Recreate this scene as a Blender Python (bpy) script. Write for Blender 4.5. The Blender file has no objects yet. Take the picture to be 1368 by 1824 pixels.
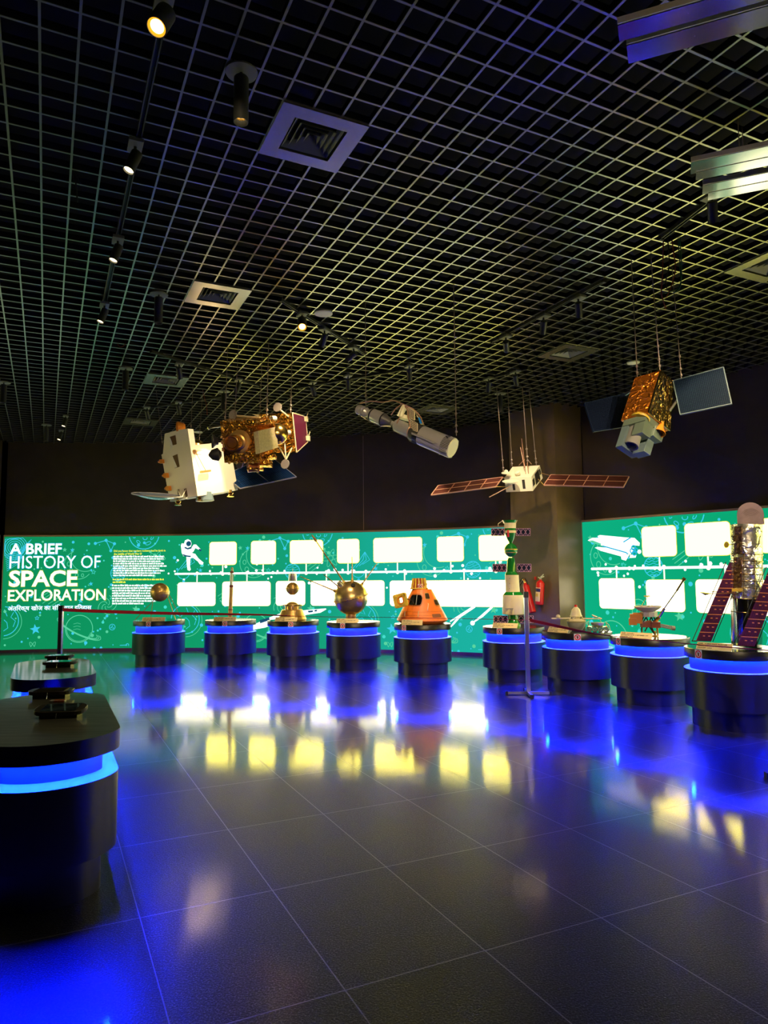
import bpy, math, random
from mathutils import Vector as V, Matrix

random.seed(11)
SC = bpy.context.scene
COL = SC.collection
PI = math.pi

# ------------------------------------------------------------------ camera, world, exposure
F_PX, PITCH, ROLL, EYE = 1251.0, math.radians(5.218), math.radians(0.503), 1.5
cd = bpy.data.cameras.new('camera')
cam = bpy.data.objects.new('camera', cd)
COL.objects.link(cam)
cd.sensor_fit = 'VERTICAL'
cd.sensor_height = 24.0
cd.lens = 24.0 * F_PX / 1824.0
cd.clip_start = 0.05
cd.clip_end = 60
cam.matrix_world = (Matrix.Translation((0, 0, EYE)) @ Matrix.Rotation(PI / 2 + PITCH, 4, 'X')
                    @ Matrix.Rotation(-ROLL, 4, 'Z'))
SC.camera = cam

world = bpy.data.worlds.new('world')
SC.world = world
world.use_nodes = True
bg = world.node_tree.nodes['Background']
bg.inputs[0].default_value = (0.5, 0.55, 0.7, 1)
bg.inputs[1].default_value = 0.0

SC.view_settings.view_transform = 'Standard'
SC.view_settings.look = 'None'
SC.view_settings.exposure = 0.0
SC.view_settings.gamma = 1.0
SC.view_settings.use_curve_mapping = False
SC.cycles.max_bounces = 6
SC.cycles.diffuse_bounces = 3
SC.cycles.glossy_bounces = 4
SC.cycles.sample_clamp_indirect = 12.0
SC.cycles.use_denoising = True
SC.cycles.caustics_reflective = True

# light levels, all in one place
E_CARD_LOW = ((1.0, 0.92, 0.55), 6.0)
E_CARD_TOP = ((1.0, 0.84, 0.105), 9.0)
E_LED = ((0.0003, 0.0026, 1.0), 2300.0)
E_LED_DOT = ((0.001, 0.014, 1.0), 5000.0)
SPOT_GAIN = 1.0

# ------------------------------------------------------------------ view geometry: the place as measured from the eye point
CP, SP = math.cos(PITCH), math.sin(PITCH)
CR, SR = math.cos(-ROLL), math.sin(-ROLL)


def ray(px, py):
    a, b = px - 684.0, 912.0 - py
    u, v = CR * a - SR * b, SR * a + CR * b
    return V((u / F_PX, CP - SP * v / F_PX, SP + CP * v / F_PX))


def P(px, py, Y):
    d = ray(px, py)
    return V((0, 0, EYE)) + d * (Y / d.y)


def Pz(px, py, z=0.0):
    d = ray(px, py)
    return V((0, 0, EYE)) + d * ((z - EYE) / d.z)


# the room grid (ceiling cells and floor tiles) is turned against the view
YAW = math.radians(-25.68)
GA = V((math.sin(YAW), math.cos(YAW), 0))      # away along the grid
GB = V((math.cos(YAW), -math.sin(YAW), 0))     # to the right across the grid
CEIL = 4.38
CELL = 0.18995
GO = V((-0.289016 * 2.88, 1.570939 * 2.88, CEIL))


def G(i, j, dz=0.0):
    return GO + GB * (i * CELL) + GA * (j * CELL) + V((0, 0, dz))


def AB(a, b, z=0.0):
    return GA * a + GB * b + V((0, 0, z))


# ------------------------------------------------------------------ mesh building
class MB:
    def __init__(self):
        self.v, self.f, self.m, self.s = [], [], [], []
        self.done = []

    def cut(self):
        # what was added so far becomes a part of its own
        if self.v:
            self.done.append((self.v, self.f, self.m, self.s))
            self.v, self.f, self.m, self.s = [], [], [], []
        return self

    def add(self, vs, fs, mi=0, smooth=False):
        o = len(self.v)
        self.v += [V(p) for p in vs]
        for f in fs:
            self.f.append([o + i for i in f])
            self.m.append(mi)
            self.s.append(smooth)
        return self

    def hexa(self, p, mi=0):
        # p: four corners, then the four opposite corners
        return self.add(p, [(3, 2, 1, 0), (4, 5, 6, 7), (0, 1, 5, 4), (1, 2, 6, 5), (2, 3, 7, 6), (3, 0, 4, 7)], mi)

    def obox(self, c, u, v, w, mi=0):
        c, u, v, w = V(c), V(u), V(v), V(w)
        return self.hexa([c - u - v - w, c + u - v - w, c + u + v - w, c - u + v - w,
                          c - u - v + w, c + u - v + w, c + u + v + w, c - u + v + w], mi)

    def box(self, c, sx, sy, sz, mi=0):
        return self.obox(c, (sx / 2, 0, 0), (0, sy / 2, 0), (0, 0, sz / 2), mi)

    def bar(self, a, b, w, h, up=(0, 0, 1), mi=0):
        a, b = V(a), V(b)
        d = (b - a).normalized()
        s = d.cross(V(up))
        if s.length < 1e-5:
            s = d.cross(V((1, 0, 0)))
        s.normalize()
        t = s.cross(d)
        return self.obox((a + b) / 2, (b - a) / 2, s * (w / 2), t * (h / 2), mi)

    def prism(self, poly, vec, mi=0):
        n = len(poly)
        poly = [V(p) for p in poly]
        vec = V(vec)
        vs = poly + [p + vec for p in poly]
        fs = [tuple(range(n - 1, -1, -1)), tuple(range(n, 2 * n))]
        fs += [(i, (i + 1) % n, n + (i + 1) % n, n + i) for i in range(n)]
        return self.add(vs, fs, mi)

    def lathe(self, o, axis, prof, n=24, mi=0, smooth=True, cap=True):
        o, ax = V(o), V(axis).normalized()
        e = ax.cross(V((0, 0, 1)))
        if e.length < 1e-4:
            e = V((1, 0, 0))
        e.normalize()
        g = ax.cross(e)
        vs, fs = [], []
        for t, r in prof:
            for k in range(n):
                a = 2 * PI * k / n
                vs.append(o + ax * t + e * (r * math.cos(a)) + g * (r * math.sin(a)))
        for j in range(len(prof) - 1):
            for k in range(n):
                k2 = (k + 1) % n
                fs.append((j * n + k, j * n + k2, (j + 1) * n + k2, (j + 1) * n + k))
        if cap:
            if prof[0][1] > 1e-6:
                fs.append(tuple(range(n - 1, -1, -1)))
            if prof[-1][1] > 1e-6:
                b = (len(prof) - 1) * n
                fs.append(tuple(range(b, b + n)))
        return self.add(vs, fs, mi, smooth)

    def cyl(self, a, b, r, n=20, mi=0, r2=None):
        a, b = V(a), V(b)
        return self.lathe(a, b - a, [(0, r), ((b - a).length, r if r2 is None else r2)], n, mi)

    def tube(self, pts, r, n=6, mi=0):
        pts = [V(p) for p in pts]
        rings = []
        ref = None
        for i, p in enumerate(pts):
            d = (pts[min(i + 1, len(pts) - 1)] - pts[max(i - 1, 0)]).normalized()
            if ref is None:
                ref = d.cross(V((0, 0, 1)))
                if ref.length < 1e-3:
                    ref = d.cross(V((1, 0, 0)))
            e = (ref - d * ref.dot(d)).normalized()
            ref = e
            g = d.cross(e)
            rr = r[i] if isinstance(r, (list, tuple)) else r
            rings.append([p + e * (rr * math.cos(2 * PI * k / n)) + g * (rr * math.sin(2 * PI * k / n)) for k in range(n)])
        vs = [q for rg in rings for q in rg]
        fs = [(j * n + k, j * n + (k + 1) % n, (j + 1) * n + (k + 1) % n, (j + 1) * n + k)
              for j in range(len(pts) - 1) for k in range(n)]
        fs.append(tuple(range(n - 1, -1, -1)))
        fs.append(tuple(range((len(pts) - 1) * n, len(pts) * n)))
        return self.add(vs, fs, mi, True)

    def sphere(self, c, r, nu=28, nv=14, mi=0):
        c = V(c)
        prof = [(-r * math.cos(PI * k / nv), max(r * math.sin(PI * k / nv), 1e-5)) for k in range(nv + 1)]
        return self.lathe(c, (0, 0, 1), prof, nu, mi, True, False)

    def torus(self, c, axis, R, r, n=32, m=8, mi=0):
        c, ax = V(c), V(axis).normalized()
        e = ax.cross(V((0, 0, 1)))
        if e.length < 1e-4:
            e = V((1, 0, 0))
        e.normalize()
        g = ax.cross(e)
        vs = []
        for k in range(n):
            a = 2 * PI * k / n
            d = e * math.cos(a) + g * math.sin(a)
            for q in range(m):
                b = 2 * PI * q / m
                vs.append(c + d * (R + r * math.cos(b)) + ax * (r * math.sin(b)))
        fs = [(k * m + q, ((k + 1) % n) * m + q, ((k + 1) % n) * m + (q + 1) % m, k * m + (q + 1) % m)
              for k in range(n) for q in range(m)]
        return self.add(vs, fs, mi, True)

    def slab(self, a, b, c, d, t, mi=0):
        # four corners and a thickness behind them
        a, b, c, d = V(a), V(b), V(c), V(d)
        c = flat4(a, b, c, d)
        nrm = (b - a).cross(d - a).normalized() * t
        return self.hexa([a, b, c, d, a + nrm, b + nrm, c + nrm, d + nrm], mi)

    def build(self, name, mats, parent=None, bevel=0.0, seg=2):
        if self.done:
            self.cut()
            res = None
            for d in self.done:
                m2 = MB()
                m2.v, m2.f, m2.m, m2.s = d
                res = m2.build(name, mats, parent, bevel, seg)
            return res
        me = bpy.data.meshes.new(name)
        off = OFF.get(parent.name, V((0, 0, 0))) if parent else V((0, 0, 0))
        me.from_pydata([tuple(p - off) for p in self.v], [], self.f)
        if not isinstance(mats, (list, tuple)):
            mats = [mats]
        for m in mats:
            me.materials.append(m)
        for p, mi, s in zip(me.polygons, self.m, self.s):
            p.material_index = mi
            p.use_smooth = s
        import bmesh
        b = bmesh.new()
        b.from_mesh(me)
        bmesh.ops.recalc_face_normals(b, faces=b.faces)
        if any(self.s):
            for e in b.edges:
                if len(e.link_faces) == 2 and e.calc_face_angle(0) > 0.6:
                    e.smooth = False
        b.to_mesh(me)
        b.free()
        o = bpy.data.objects.new(name, me)
        COL.objects.link(o)
        if parent:
            o.parent = parent
            OFF[o.name] = off
        if bevel > 0:
            md = o.modifiers.new('bevel', 'BEVEL')
            md.width = bevel
            md.segments = seg
            md.limit_method = 'ANGLE'
            md.angle_limit = 0.7
        return o


OFF = {}


def flat4(a, b, c, d):
    # slide c along its own sight line into the plane of a, b, d
    n = (b - a).cross(d - a)
    e = V((0, 0, EYE))
    r = c - e
    den = r.dot(n)
    return c if abs(den) < 1e-9 else e + r * ((a - e).dot(n) / den)


def tag(o, label=None, cat=None, group=None, kind=None):
    if label:
        o['label'] = label
    if cat:
        o['category'] = cat
    if group:
        o['group'] = group
    if kind:
        o['kind'] = kind
    return o


def thing(name, loc, label, cat, group=None):
    o = bpy.data.objects.new(name, None)
    COL.objects.link(o)
    o.empty_display_size = 0.1
    o.location = loc
    OFF[o.name] = V(loc)
    return tag(o, label, cat, group)


def smoothpath(pts, n=8):
    pts = [V(p) for p in pts]
    out = []
    for i in range(len(pts) - 1):
        p0, p1, p2, p3 = pts[max(i - 1, 0)], pts[i], pts[i + 1], pts[min(i + 2, len(pts) - 1)]
        for k in range(n):
            t = k / n
            out.append(0.5 * ((2 * p1) + (p2 - p0) * t + (2 * p0 - 5 * p1 + 4 * p2 - p3) * t * t
                              + (3 * p1 - p0 - 3 * p2 + p3) * t ** 3))
    out.append(pts[-1])
    return out


# ------------------------------------------------------------------ materials
def new_mat(name):
    m = bpy.data.materials.new(name)
    m.use_nodes = True
    nt = m.node_tree
    return m, nt, nt.nodes['Principled BSDF']


def mat(name, col, rough=0.5, metal=0.0, spec=0.5, emit=None, noise=0.0, nscale=20.0, coat=0.0, bump=0.0, bscale=60.0):
    m, nt, b = new_mat(name)
    b.inputs['Base Color'].default_value = (*col, 1)
    b.inputs['Roughness'].default_value = rough
    b.inputs['Metallic'].default_value = metal
    b.inputs['Specular IOR Level'].default_value = spec
    b.inputs['Coat Weight'].default_value = coat
    b.inputs['Coat Roughness'].default_value = 0.05
    if emit:
        b.inputs['Emission Color'].default_value = (*emit[0], 1)
        b.inputs['Emission Strength'].default_value = emit[1]
    tc = nt.nodes.new('ShaderNodeTexCoord')
    if noise > 0:
        n = nt.nodes.new('ShaderNodeTexNoise')
        n.inputs['Scale'].default_value = nscale
        n.inputs['Detail'].default_value = 5
        nt.links.new(tc.outputs['Object'], n.inputs['Vector'])
        mx = nt.nodes.new('ShaderNodeMix')
        mx.data_type = 'RGBA'
        mx.inputs[6].default_value = (*[c * (1 - noise) for c in col], 1)
        mx.inputs[7].default_value = (*[min(1, c * (1 + noise)) for c in col], 1)
        nt.links.new(n.outputs['Fac'], mx.inputs[0])
        nt.links.new(mx.outputs[2], b.inputs['Base Color'])
    if bump > 0:
        n = nt.nodes.new('ShaderNodeTexNoise')
        n.inputs['Scale'].default_value = bscale
        n.inputs['Detail'].default_value = 4
        nt.links.new(tc.outputs['Object'], n.inputs['Vector'])
        bp = nt.nodes.new('ShaderNodeBump')
        bp.inputs['Strength'].default_value = bump
        bp.inputs['Distance'].default_value = 0.01
        nt.links.new(n.outputs['Fac'], bp.inputs['Height'])
        nt.links.new(bp.outputs['Normal'], b.inputs['Normal'])
    return m


def foil(name, col, rough=0.28, scale=16.0, strength=0.9, dist=0.02, metal=1.0):
    # crinkled metallised film: creases run along warped cell edges
    m, nt, b = new_mat(name)
    b.inputs['Base Color'].default_value = (*col, 1)
    b.inputs['Metallic'].default_value = metal
    b.inputs['Roughness'].default_value = rough
    tc = nt.nodes.new('ShaderNodeTexCoord')
    n = nt.nodes.new('ShaderNodeTexNoise')
    n.inputs['Scale'].default_value = 7
    n.inputs['Detail'].default_value = 3
    nt.links.new(tc.outputs['Object'], n.inputs['Vector'])
    ad = nt.nodes.new('ShaderNodeMixRGB')
    ad.blend_type = 'ADD'
    ad.inputs[0].default_value = 0.18
    nt.links.new(tc.outputs['Object'], ad.inputs[1])
    nt.links.new(n.outputs['Color'], ad.inputs[2])
    vo = nt.nodes.new('ShaderNodeTexVoronoi')
    vo.feature = 'DISTANCE_TO_EDGE'
    vo.inputs['Scale'].default_value = scale
    nt.links.new(ad.outputs[0], vo.inputs['Vector'])
    cr = nt.nodes.new('ShaderNodeValToRGB')
    cr.color_ramp.elements[0].position = 0.0
    cr.color_ramp.elements[1].position = 0.16
    nt.links.new(vo.outputs['Distance'], cr.inputs[0])
    n2 = nt.nodes.new('ShaderNodeTexNoise')
    n2.inputs['Scale'].default_value = 30
    nt.links.new(tc.outputs['Object'], n2.inputs['Vector'])
    sm = nt.nodes.new('ShaderNodeMath')
    sm.operation = 'MULTIPLY_ADD'
    sm.inputs[1].default_value = 0.5
    nt.links.new(n2.outputs['Fac'], sm.inputs[0])
    nt.links.new(cr.outputs[0], sm.inputs[2])
    bp = nt.nodes.new('ShaderNodeBump')
    bp.inputs['Strength'].default_value = strength
    bp.inputs['Distance'].default_value = dist
    bp.invert = True
    nt.links.new(sm.outputs[0], bp.inputs['Height'])
    nt.links.new(bp.outputs['Normal'], b.inputs['Normal'])
    return m


def emis(name, col, strength):
    m, nt, b = new_mat(name)
    nt.nodes.remove(b)
    e = nt.nodes.new('ShaderNodeEmission')
    e.inputs[0].default_value = (*col, 1)
    e.inputs[1].default_value = strength
    nt.links.new(e.outputs[0], nt.nodes['Material Output'].inputs[0])
    return m


def panel_mat(name, stops):
    # backlit print whose ground shifts from green to teal along the wall
    m, nt, b = new_mat(name)
    nt.nodes.remove(b)
    tc = nt.nodes.new('ShaderNodeTexCoord')
    sx = nt.nodes.new('ShaderNodeSeparateXYZ')
    nt.links.new(tc.outputs['Object'], sx.inputs[0])
    mr = nt.nodes.new('ShaderNodeMapRange')
    mr.inputs[1].default_value = -8.0
    mr.inputs[2].default_value = 6.0
    nt.links.new(sx.outputs[0], mr.inputs[0])
    cr = nt.nodes.new('ShaderNodeValToRGB')
    el = cr.color_ramp.elements
    while len(el) > 1:
        el.remove(el[-1])
    el[0].position = (stops[0][0] + 8) / 14
    el[0].color = (*stops[0][1], 1)
    for x, c in stops[1:]:
        k = el.new((x + 8) / 14)
        k.color = (*c, 1)
    nt.links.new(mr.outputs[0], cr.inputs[0])
    e = nt.nodes.new('ShaderNodeEmission')
    e.inputs[1].default_value = 1.0
    nt.links.new(cr.outputs[0], e.inputs[0])
    nt.links.new(e.outputs[0], nt.nodes['Material Output'].inputs[0])
    return m


def floor_mat():
    m, nt, b = new_mat('polished_dark_granite')
    L = nt.links.new
    tc = nt.nodes.new('ShaderNodeTexCoord')
    mp = nt.nodes.new('ShaderNodeMapping')
    mp.inputs['Rotation'].default_value = (0, 0, YAW)
    # grid frame: x across (GB), y away (GA)
    L(tc.outputs['Object'], mp.inputs['Vector'])
    sx = nt.nodes.new('ShaderNodeSeparateXYZ')
    L(mp.outputs[0], sx.inputs[0])

    def joint(out, origin, size, half):
        a = nt.nodes.new('ShaderNodeMath'); a.operation = 'SUBTRACT'; a.inputs[1].default_value = origin
        L(out, a.inputs[0])
        d = nt.nodes.new('ShaderNodeMath'); d.operation = 'DIVIDE'; d.inputs[1].default_value = size
        L(a.outputs[0], d.inputs[0])
        fl = nt.nodes.new('ShaderNodeMath'); fl.operation = 'FLOOR'
        L(d.outputs[0], fl.inputs[0])
        r = nt.nodes.new('ShaderNodeMath'); r.operation = 'PINGPONG'; r.inputs[1].default_value = 0.5
        L(d.outputs[0], r.inputs[0])
        c = nt.nodes.new('ShaderNodeMath'); c.operation = 'LESS_THAN'; c.inputs[1].default_value = half / size
        L(r.outputs[0], c.inputs[0])
        return c.outputs[0], fl.outputs[0]
    jx, ix = joint(sx.outputs[0], 0.425, 0.606, 0.0026)
    jy, iy = joint(sx.outputs[1], 2.505, 0.914, 0.0026)
    jm = nt.nodes.new('ShaderNodeMath'); jm.operation = 'MAXIMUM'
    L(jx, jm.inputs[0]); L(jy, jm.inputs[1])
    cx = nt.nodes.new('ShaderNodeCombineXYZ')
    L(ix, cx.inputs[0]); L(iy, cx.inputs[1])
    wn = nt.nodes.new('ShaderNodeTexWhiteNoise')
    L(cx.outputs[0], wn.inputs[0])
    # leathered grain
    n1 = nt.nodes.new('ShaderNodeTexNoise'); n1.inputs['Scale'].default_value = 150; n1.inputs['Detail'].default_value = 3
    L(tc.outputs['Object'], n1.inputs['Vector'])
    sp = nt.nodes.new('ShaderNodeValToRGB')
    sp.color_ramp.elements[0].position = 0.50; sp.color_ramp.elements[0].color = (0.006, 0.006, 0.007, 1)
    sp.color_ramp.elements[1].position = 0.80; sp.color_ramp.elements[1].color = (0.14, 0.14, 0.15, 1)
    L(n1.outputs['Fac'], sp.inputs[0])
    tn = nt.nodes.new('ShaderNodeMapRange'); tn.inputs[3].default_value = 0.6; tn.inputs[4].default_value = 1.25
    L(wn.outputs[0], tn.inputs[0])
    ml = nt.nodes.new('ShaderNodeMixRGB'); ml.blend_type = 'MULTIPLY'; ml.inputs[0].default_value = 1
    L(sp.outputs[0], ml.inputs[1]); L(tn.outputs[0], ml.inputs[2])
    jc = nt.nodes.new('ShaderNodeMixRGB'); jc.inputs[2].default_value = (0.17, 0.165, 0.155, 1)
    L(jm.outputs[0], jc.inputs[0]); L(ml.outputs[0], jc.inputs[1])
    L(jc.outputs[0], b.inputs['Base Color'])
    b.inputs['Roughness'].default_value = FLOOR_ROUGH
    b.inputs['Specular IOR Level'].default_value = FLOOR_SPEC
    cw = nt.nodes.new('ShaderNodeMapRange'); cw.inputs[3].default_value = FLOOR_COAT; cw.inputs[4].default_value = 0.05
    L(jm.outputs[0], cw.inputs[0]); L(cw.outputs[0], b.inputs['Coat Weight'])
    b.inputs['Coat Roughness'].default_value = 0.055
    b.inputs['Coat IOR'].default_value = 1.42
    n2 = nt.nodes.new('ShaderNodeTexNoise'); n2.inputs['Scale'].default_value = 110; n2.inputs['Detail'].default_value = 2
    L(tc.outputs['Object'], n2.inputs['Vector'])
    bp = nt.nodes.new('ShaderNodeBump'); bp.inputs['Strength'].default_value = 0.6; bp.inputs['Distance'].default_value = 0.003
    L(n2.outputs['Fac'], bp.inputs['Height'])
    L(bp.outputs['Normal'], b.inputs['Normal'])
    n3 = nt.nodes.new('ShaderNodeTexNoise'); n3.inputs['Scale'].default_value = 0.9; n3.inputs['Detail'].default_value = 2
    L(tc.outputs['Object'], n3.inputs['Vector'])
    bp2 = nt.nodes.new('ShaderNodeBump'); bp2.inputs['Strength'].default_value = 0.06; bp2.inputs['Distance'].default_value = 0.002
    L(n1.outputs['Fac'], bp2.inputs['Height'])
    L(bp2.outputs['Normal'], b.inputs['Coat Normal'])
    return m


FLOOR_ROUGH, FLOOR_SPEC, FLOOR_COAT = 0.33, 0.26, 0.72

M = {}
M['floor'] = floor_mat()
M['wall'] = mat('dark_brown_plaster', (0.046, 0.031, 0.012), 0.75, noise=0.35, nscale=3.0)
M['column'] = mat('dark_brown_laminate', (0.14, 0.095, 0.045), 0.30, noise=0.35, nscale=3.5)
M['side'] = mat('dark_glossy_cladding', (0.03, 0.025, 0.02), 0.08, spec=0.8)
M['plenum'] = mat('black_painted_soffit', (0.006, 0.006, 0.007), 0.9)
M['grid'] = mat('black_grid_blade', (0.016, 0.017, 0.017), 0.6)
M['gridedge'] = mat('grey_grid_edge', (0.40, 0.40, 0.345), 0.30, metal=0.9, noise=0.25, nscale=5)
M['black'] = mat('satin_black_laminate', (0.006, 0.006, 0.007), 0.33, spec=0.5)
M['drum'] = mat('black_drum_laminate', (0.016, 0.016, 0.019), 0.30, spec=0.6)
M['lidtop'] = mat('glossy_black_top', (0.012, 0.012, 0.012), 0.10, spec=0.6)
M['ledge'] = mat('matt_grey_ledge', (0.42, 0.42, 0.43), 0.6)
M['neck'] = mat('matt_grey_neck', (0.055, 0.055, 0.06), 0.55)
M['led'] = emis('blue_led_glow', *E_LED)
M['dot'] = emis('blue_led_chips', *E_LED_DOT)
M['white'] = mat('white_plastic', (0.80, 0.80, 0.78), 0.45)
M['cream'] = mat('cream_paint', (0.80, 0.70, 0.46), 0.35)
M['red'] = mat('signal_red', (0.65, 0.015, 0.015), 0.35)
M['redbelt'] = mat('red_webbing', (0.80, 0.02, 0.025), 0.7)
M['blackm'] = mat('black_matt', (0.012, 0.012, 0.013), 0.55)
M['lampbody'] = mat('charcoal_lamp_paint', (0.035, 0.040, 0.040), 0.45)
M['lampplate'] = mat('grey_adapter', (0.16, 0.17, 0.16), 0.5)
M['steel'] = mat('brushed_steel', (0.50, 0.50, 0.52), 0.28, metal=1.0)
M['chrome'] = mat('polished_metal', (0.82, 0.78, 0.70), 0.28, metal=0.8)
M['goldm'] = mat('gold_metal', (0.86, 0.55, 0.16), 0.22, metal=1.0)
M['brass'] = mat('aged_brass', (0.62, 0.38, 0.12), 0.36, metal=0.75, noise=0.3, nscale=15)
M['gold'] = foil('gold_foil', (0.95, 0.45, 0.07), 0.24, 14, 1.0, 0.03, 0.95)
M['orangefoil'] = foil('orange_foil', (0.95, 0.30, 0.03), 0.36, 15, 0.8, 0.02, 0.85)
M['silverfoil'] = foil('silver_foil', (0.90, 0.90, 0.88), 0.24, 5, 0.6, 0.012, 0.85)
M['greyp'] = mat('grey_paint', (0.34, 0.34, 0.33), 0.4)
M['silverp'] = mat('silver_paint', (0.56, 0.55, 0.56), 0.36, metal=0.45)
M['satwhite'] = mat('white_satellite_panel', (0.85, 0.80, 0.68), 0.5)
M['paleyellow'] = mat('pale_yellow_disc', (0.92, 0.90, 0.58), 0.5)
M['cell'] = mat('blue_solar_cell', (0.010, 0.045, 0.17), 0.22, spec=0.7, noise=0.3, nscale=12)
M['celldark'] = mat('navy_solar_cell', (0.0035, 0.007, 0.030), 0.55, spec=0.12, noise=0.3, nscale=12)
M['cellbrown'] = mat('brown_solar_cell', (0.10, 0.030, 0.025), 0.35, noise=0.3, nscale=14)
M['cellpurple'] = mat('purple_solar_cell', (0.095, 0.012, 0.075), 0.3, noise=0.3, nscale=14)
M['purple'] = mat('purple_radiator', (0.15, 0.018, 0.055), 0.45)
M['cellline'] = mat('cell_grid_line', (0.42, 0.42, 0.45), 0.45)
M['orangeline'] = mat('orange_cell_rib', (0.80, 0.30, 0.12), 0.45)
M['navyline'] = mat('faint_cell_line', (0.015, 0.03, 0.075), 0.6, spec=0.1)
M['capsule'] = mat('orange_capsule_paint', (0.85, 0.19, 0.02), 0.38, noise=0.2, nscale=12)
M['yellowp'] = mat('yellow_paint', (0.85, 0.56, 0.06), 0.4, noise=0.25, nscale=25)
M['green'] = mat('gloss_green_paint', (0.008, 0.20, 0.022), 0.12, spec=0.6, coat=0.4)
M['plaque'] = mat('cream_plaque', (0.95, 0.76, 0.40), 0.5)
M['ink'] = mat('black_ink', (0.03, 0.02, 0.015), 0.7)
M['redink'] = mat('red_ink', (0.75, 0.02, 0.03), 0.5)
M['alu'] = mat('mirror_aluminium', (0.45, 0.45, 0.45), 0.14, metal=1.0)
M['aluedge'] = mat('satin_aluminium_edge', (0.85, 0.82, 0.80), 0.5)
M['vent'] = mat('vent_paint', (0.42, 0.41, 0.37), 0.25, metal=0.9)
M['ventlouvre'] = mat('vent_louvre_paint', (0.24, 0.24, 0.22), 0.45)
M['wood'] = None
M['screen'] = mat('black_glass_screen', (0.004, 0.004, 0.005), 0.04, spec=0.9)
M['bronze'] = mat('bronze_plastic', (0.05, 0.040, 0.020), 0.3)
M['lens'] = emis('lamp_lens_glow', (1.0, 0.78, 0.42), 6.0)
M['lenshot'] = emis('lamp_lens_hot', (1.0, 0.60, 0.13), 22.0)
M['lensring'] = emis('painted_glow_ring', (1.0, 0.36, 0.015), 1.6)  # orange glow around a hot lens, put in as emission
M['lensdim'] = emis('lamp_lens_dim', (1.0, 0.62, 0.30), 0.55)
M['trim'] = mat('tan_metal_trim', (0.42, 0.30, 0.22), 0.35, metal=0.4)
M['skirt'] = mat('maroon_skirt', (0.14, 0.05, 0.07), 0.4)
M['greenglass'] = mat('green_grey_instrument', (0.16, 0.22, 0.18), 0.4)
M['bluegrey'] = mat('blue_grey_paint', (0.15, 0.22, 0.25), 0.4)
M['amber'] = mat('amber_cone', (0.70, 0.24, 0.02), 0.3)
M['wire'] = mat('suspension_wire_steel', (0.30, 0.24, 0.22), 0.45, metal=0.3)
M['copper'] = mat('copper_strut', (0.60, 0.34, 0.24), 0.4, metal=0.4)


def wood_mat():
    m, nt, b = new_mat('dark_wood_grain_top')
    tc = nt.nodes.new('ShaderNodeTexCoord')
    mp = nt.nodes.new('ShaderNodeMapping')
    mp.inputs['Rotation'].default_value = (0, 0, YAW)
    mp.inputs['Scale'].default_value = (1.6, 22, 1)
    nt.links.new(tc.outputs['Object'], mp.inputs[0])
    n = nt.nodes.new('ShaderNodeTexNoise')
    n.inputs['Scale'].default_value = 2.4
    n.inputs['Detail'].default_value = 6
    nt.links.new(mp.outputs[0], n.inputs['Vector'])
    cr = nt.nodes.new('ShaderNodeValToRGB')
    cr.color_ramp.elements[0].position = 0.35
    cr.color_ramp.elements[0].color = (0.05, 0.055, 0.045, 1)
    cr.color_ramp.elements[1].position = 0.7
    cr.color_ramp.elements[1].color = (0.17, 0.18, 0.145, 1)
    nt.links.new(n.outputs['Fac'], cr.inputs[0])
    nt.links.new(cr.outputs[0], b.inputs['Base Color'])
    b.inputs['Roughness'].default_value = 0.40
    b.inputs['Specular IOR Level'].default_value = 1.0
    b.inputs['Coat Weight'].default_value = 0.6
    b.inputs['Coat Roughness'].default_value = 0.08
    bp = nt.nodes.new('ShaderNodeBump')
    bp.inputs['Strength'].default_value = 0.12
    bp.inputs['Distance'].default_value = 0.002
    nt.links.new(n.outputs['Fac'], bp.inputs['Height'])
    nt.links.new(bp.outputs['Normal'], b.inputs['Normal'])
    return m


M['wood'] = wood_mat()
# ------------------------------------------------------------------ the room
LEFTXY = [(-9.6, -3.5), (-9.6, 0.0), (-9.6, 4.0), (-9.45, 8.0), (-9.0, 11.4), (-8.4, 13.6), (-7.96, 14.60)]
WALLXY = [(-7.95, 14.62), (-7.0, 14.78), (-5.6, 14.82), (-4.2, 14.78), (-2.75, 14.60), (-0.46, 14.17), (0.8, 13.78),
          (1.84, 13.30), (2.45, 12.95), (3.40, 11.98), (4.43, 10.72), (5.05, 9.96), (5.27, 9.62), (5.9, 8.6),
          (6.5, 7.4), (7.0, 6.0), (7.25, 4.4), (7.3, 2.5), (7.3, 0.0), (7.3, -3.5)]
WPL = smoothpath([V((x, y, 0)) for x, y in LEFTXY], 8)
WP = WPL + smoothpath([V((x, y, 0)) for x, y in WALLXY], 10)
NL = len(WPL)
WS = [0.0]
for a, b in zip(WP, WP[1:]):
    WS.append(WS[-1] + (b - a).length)


def wseg(s):
    s = max(0.0, min(WS[-1] - 1e-6, s))
    lo, hi = 0, len(WS) - 1
    while hi - lo > 1:
        md = (lo + hi) // 2
        if WS[md] <= s:
            lo = md
        else:
            hi = md
    return lo, (s - WS[lo]) / (WS[lo + 1] - WS[lo])


WN = []
for i in range(len(WP)):
    lo_, hi_ = (0, NL - 1) if i < NL else (NL, len(WP) - 1)
    d = (WP[min(i + 1, hi_)] - WP[max(i - 1, lo_)]).normalized()
    WN.append(V((d.y, -d.x, 0)))     # into the room


def W(s, z, off=0.0):
    k, t = wseg(s)
    p = WP[k].lerp(WP[k + 1], t)
    n = WN[k].lerp(WN[k + 1], t).normalized()
    return V((p.x, p.y, z)) + n * off


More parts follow.
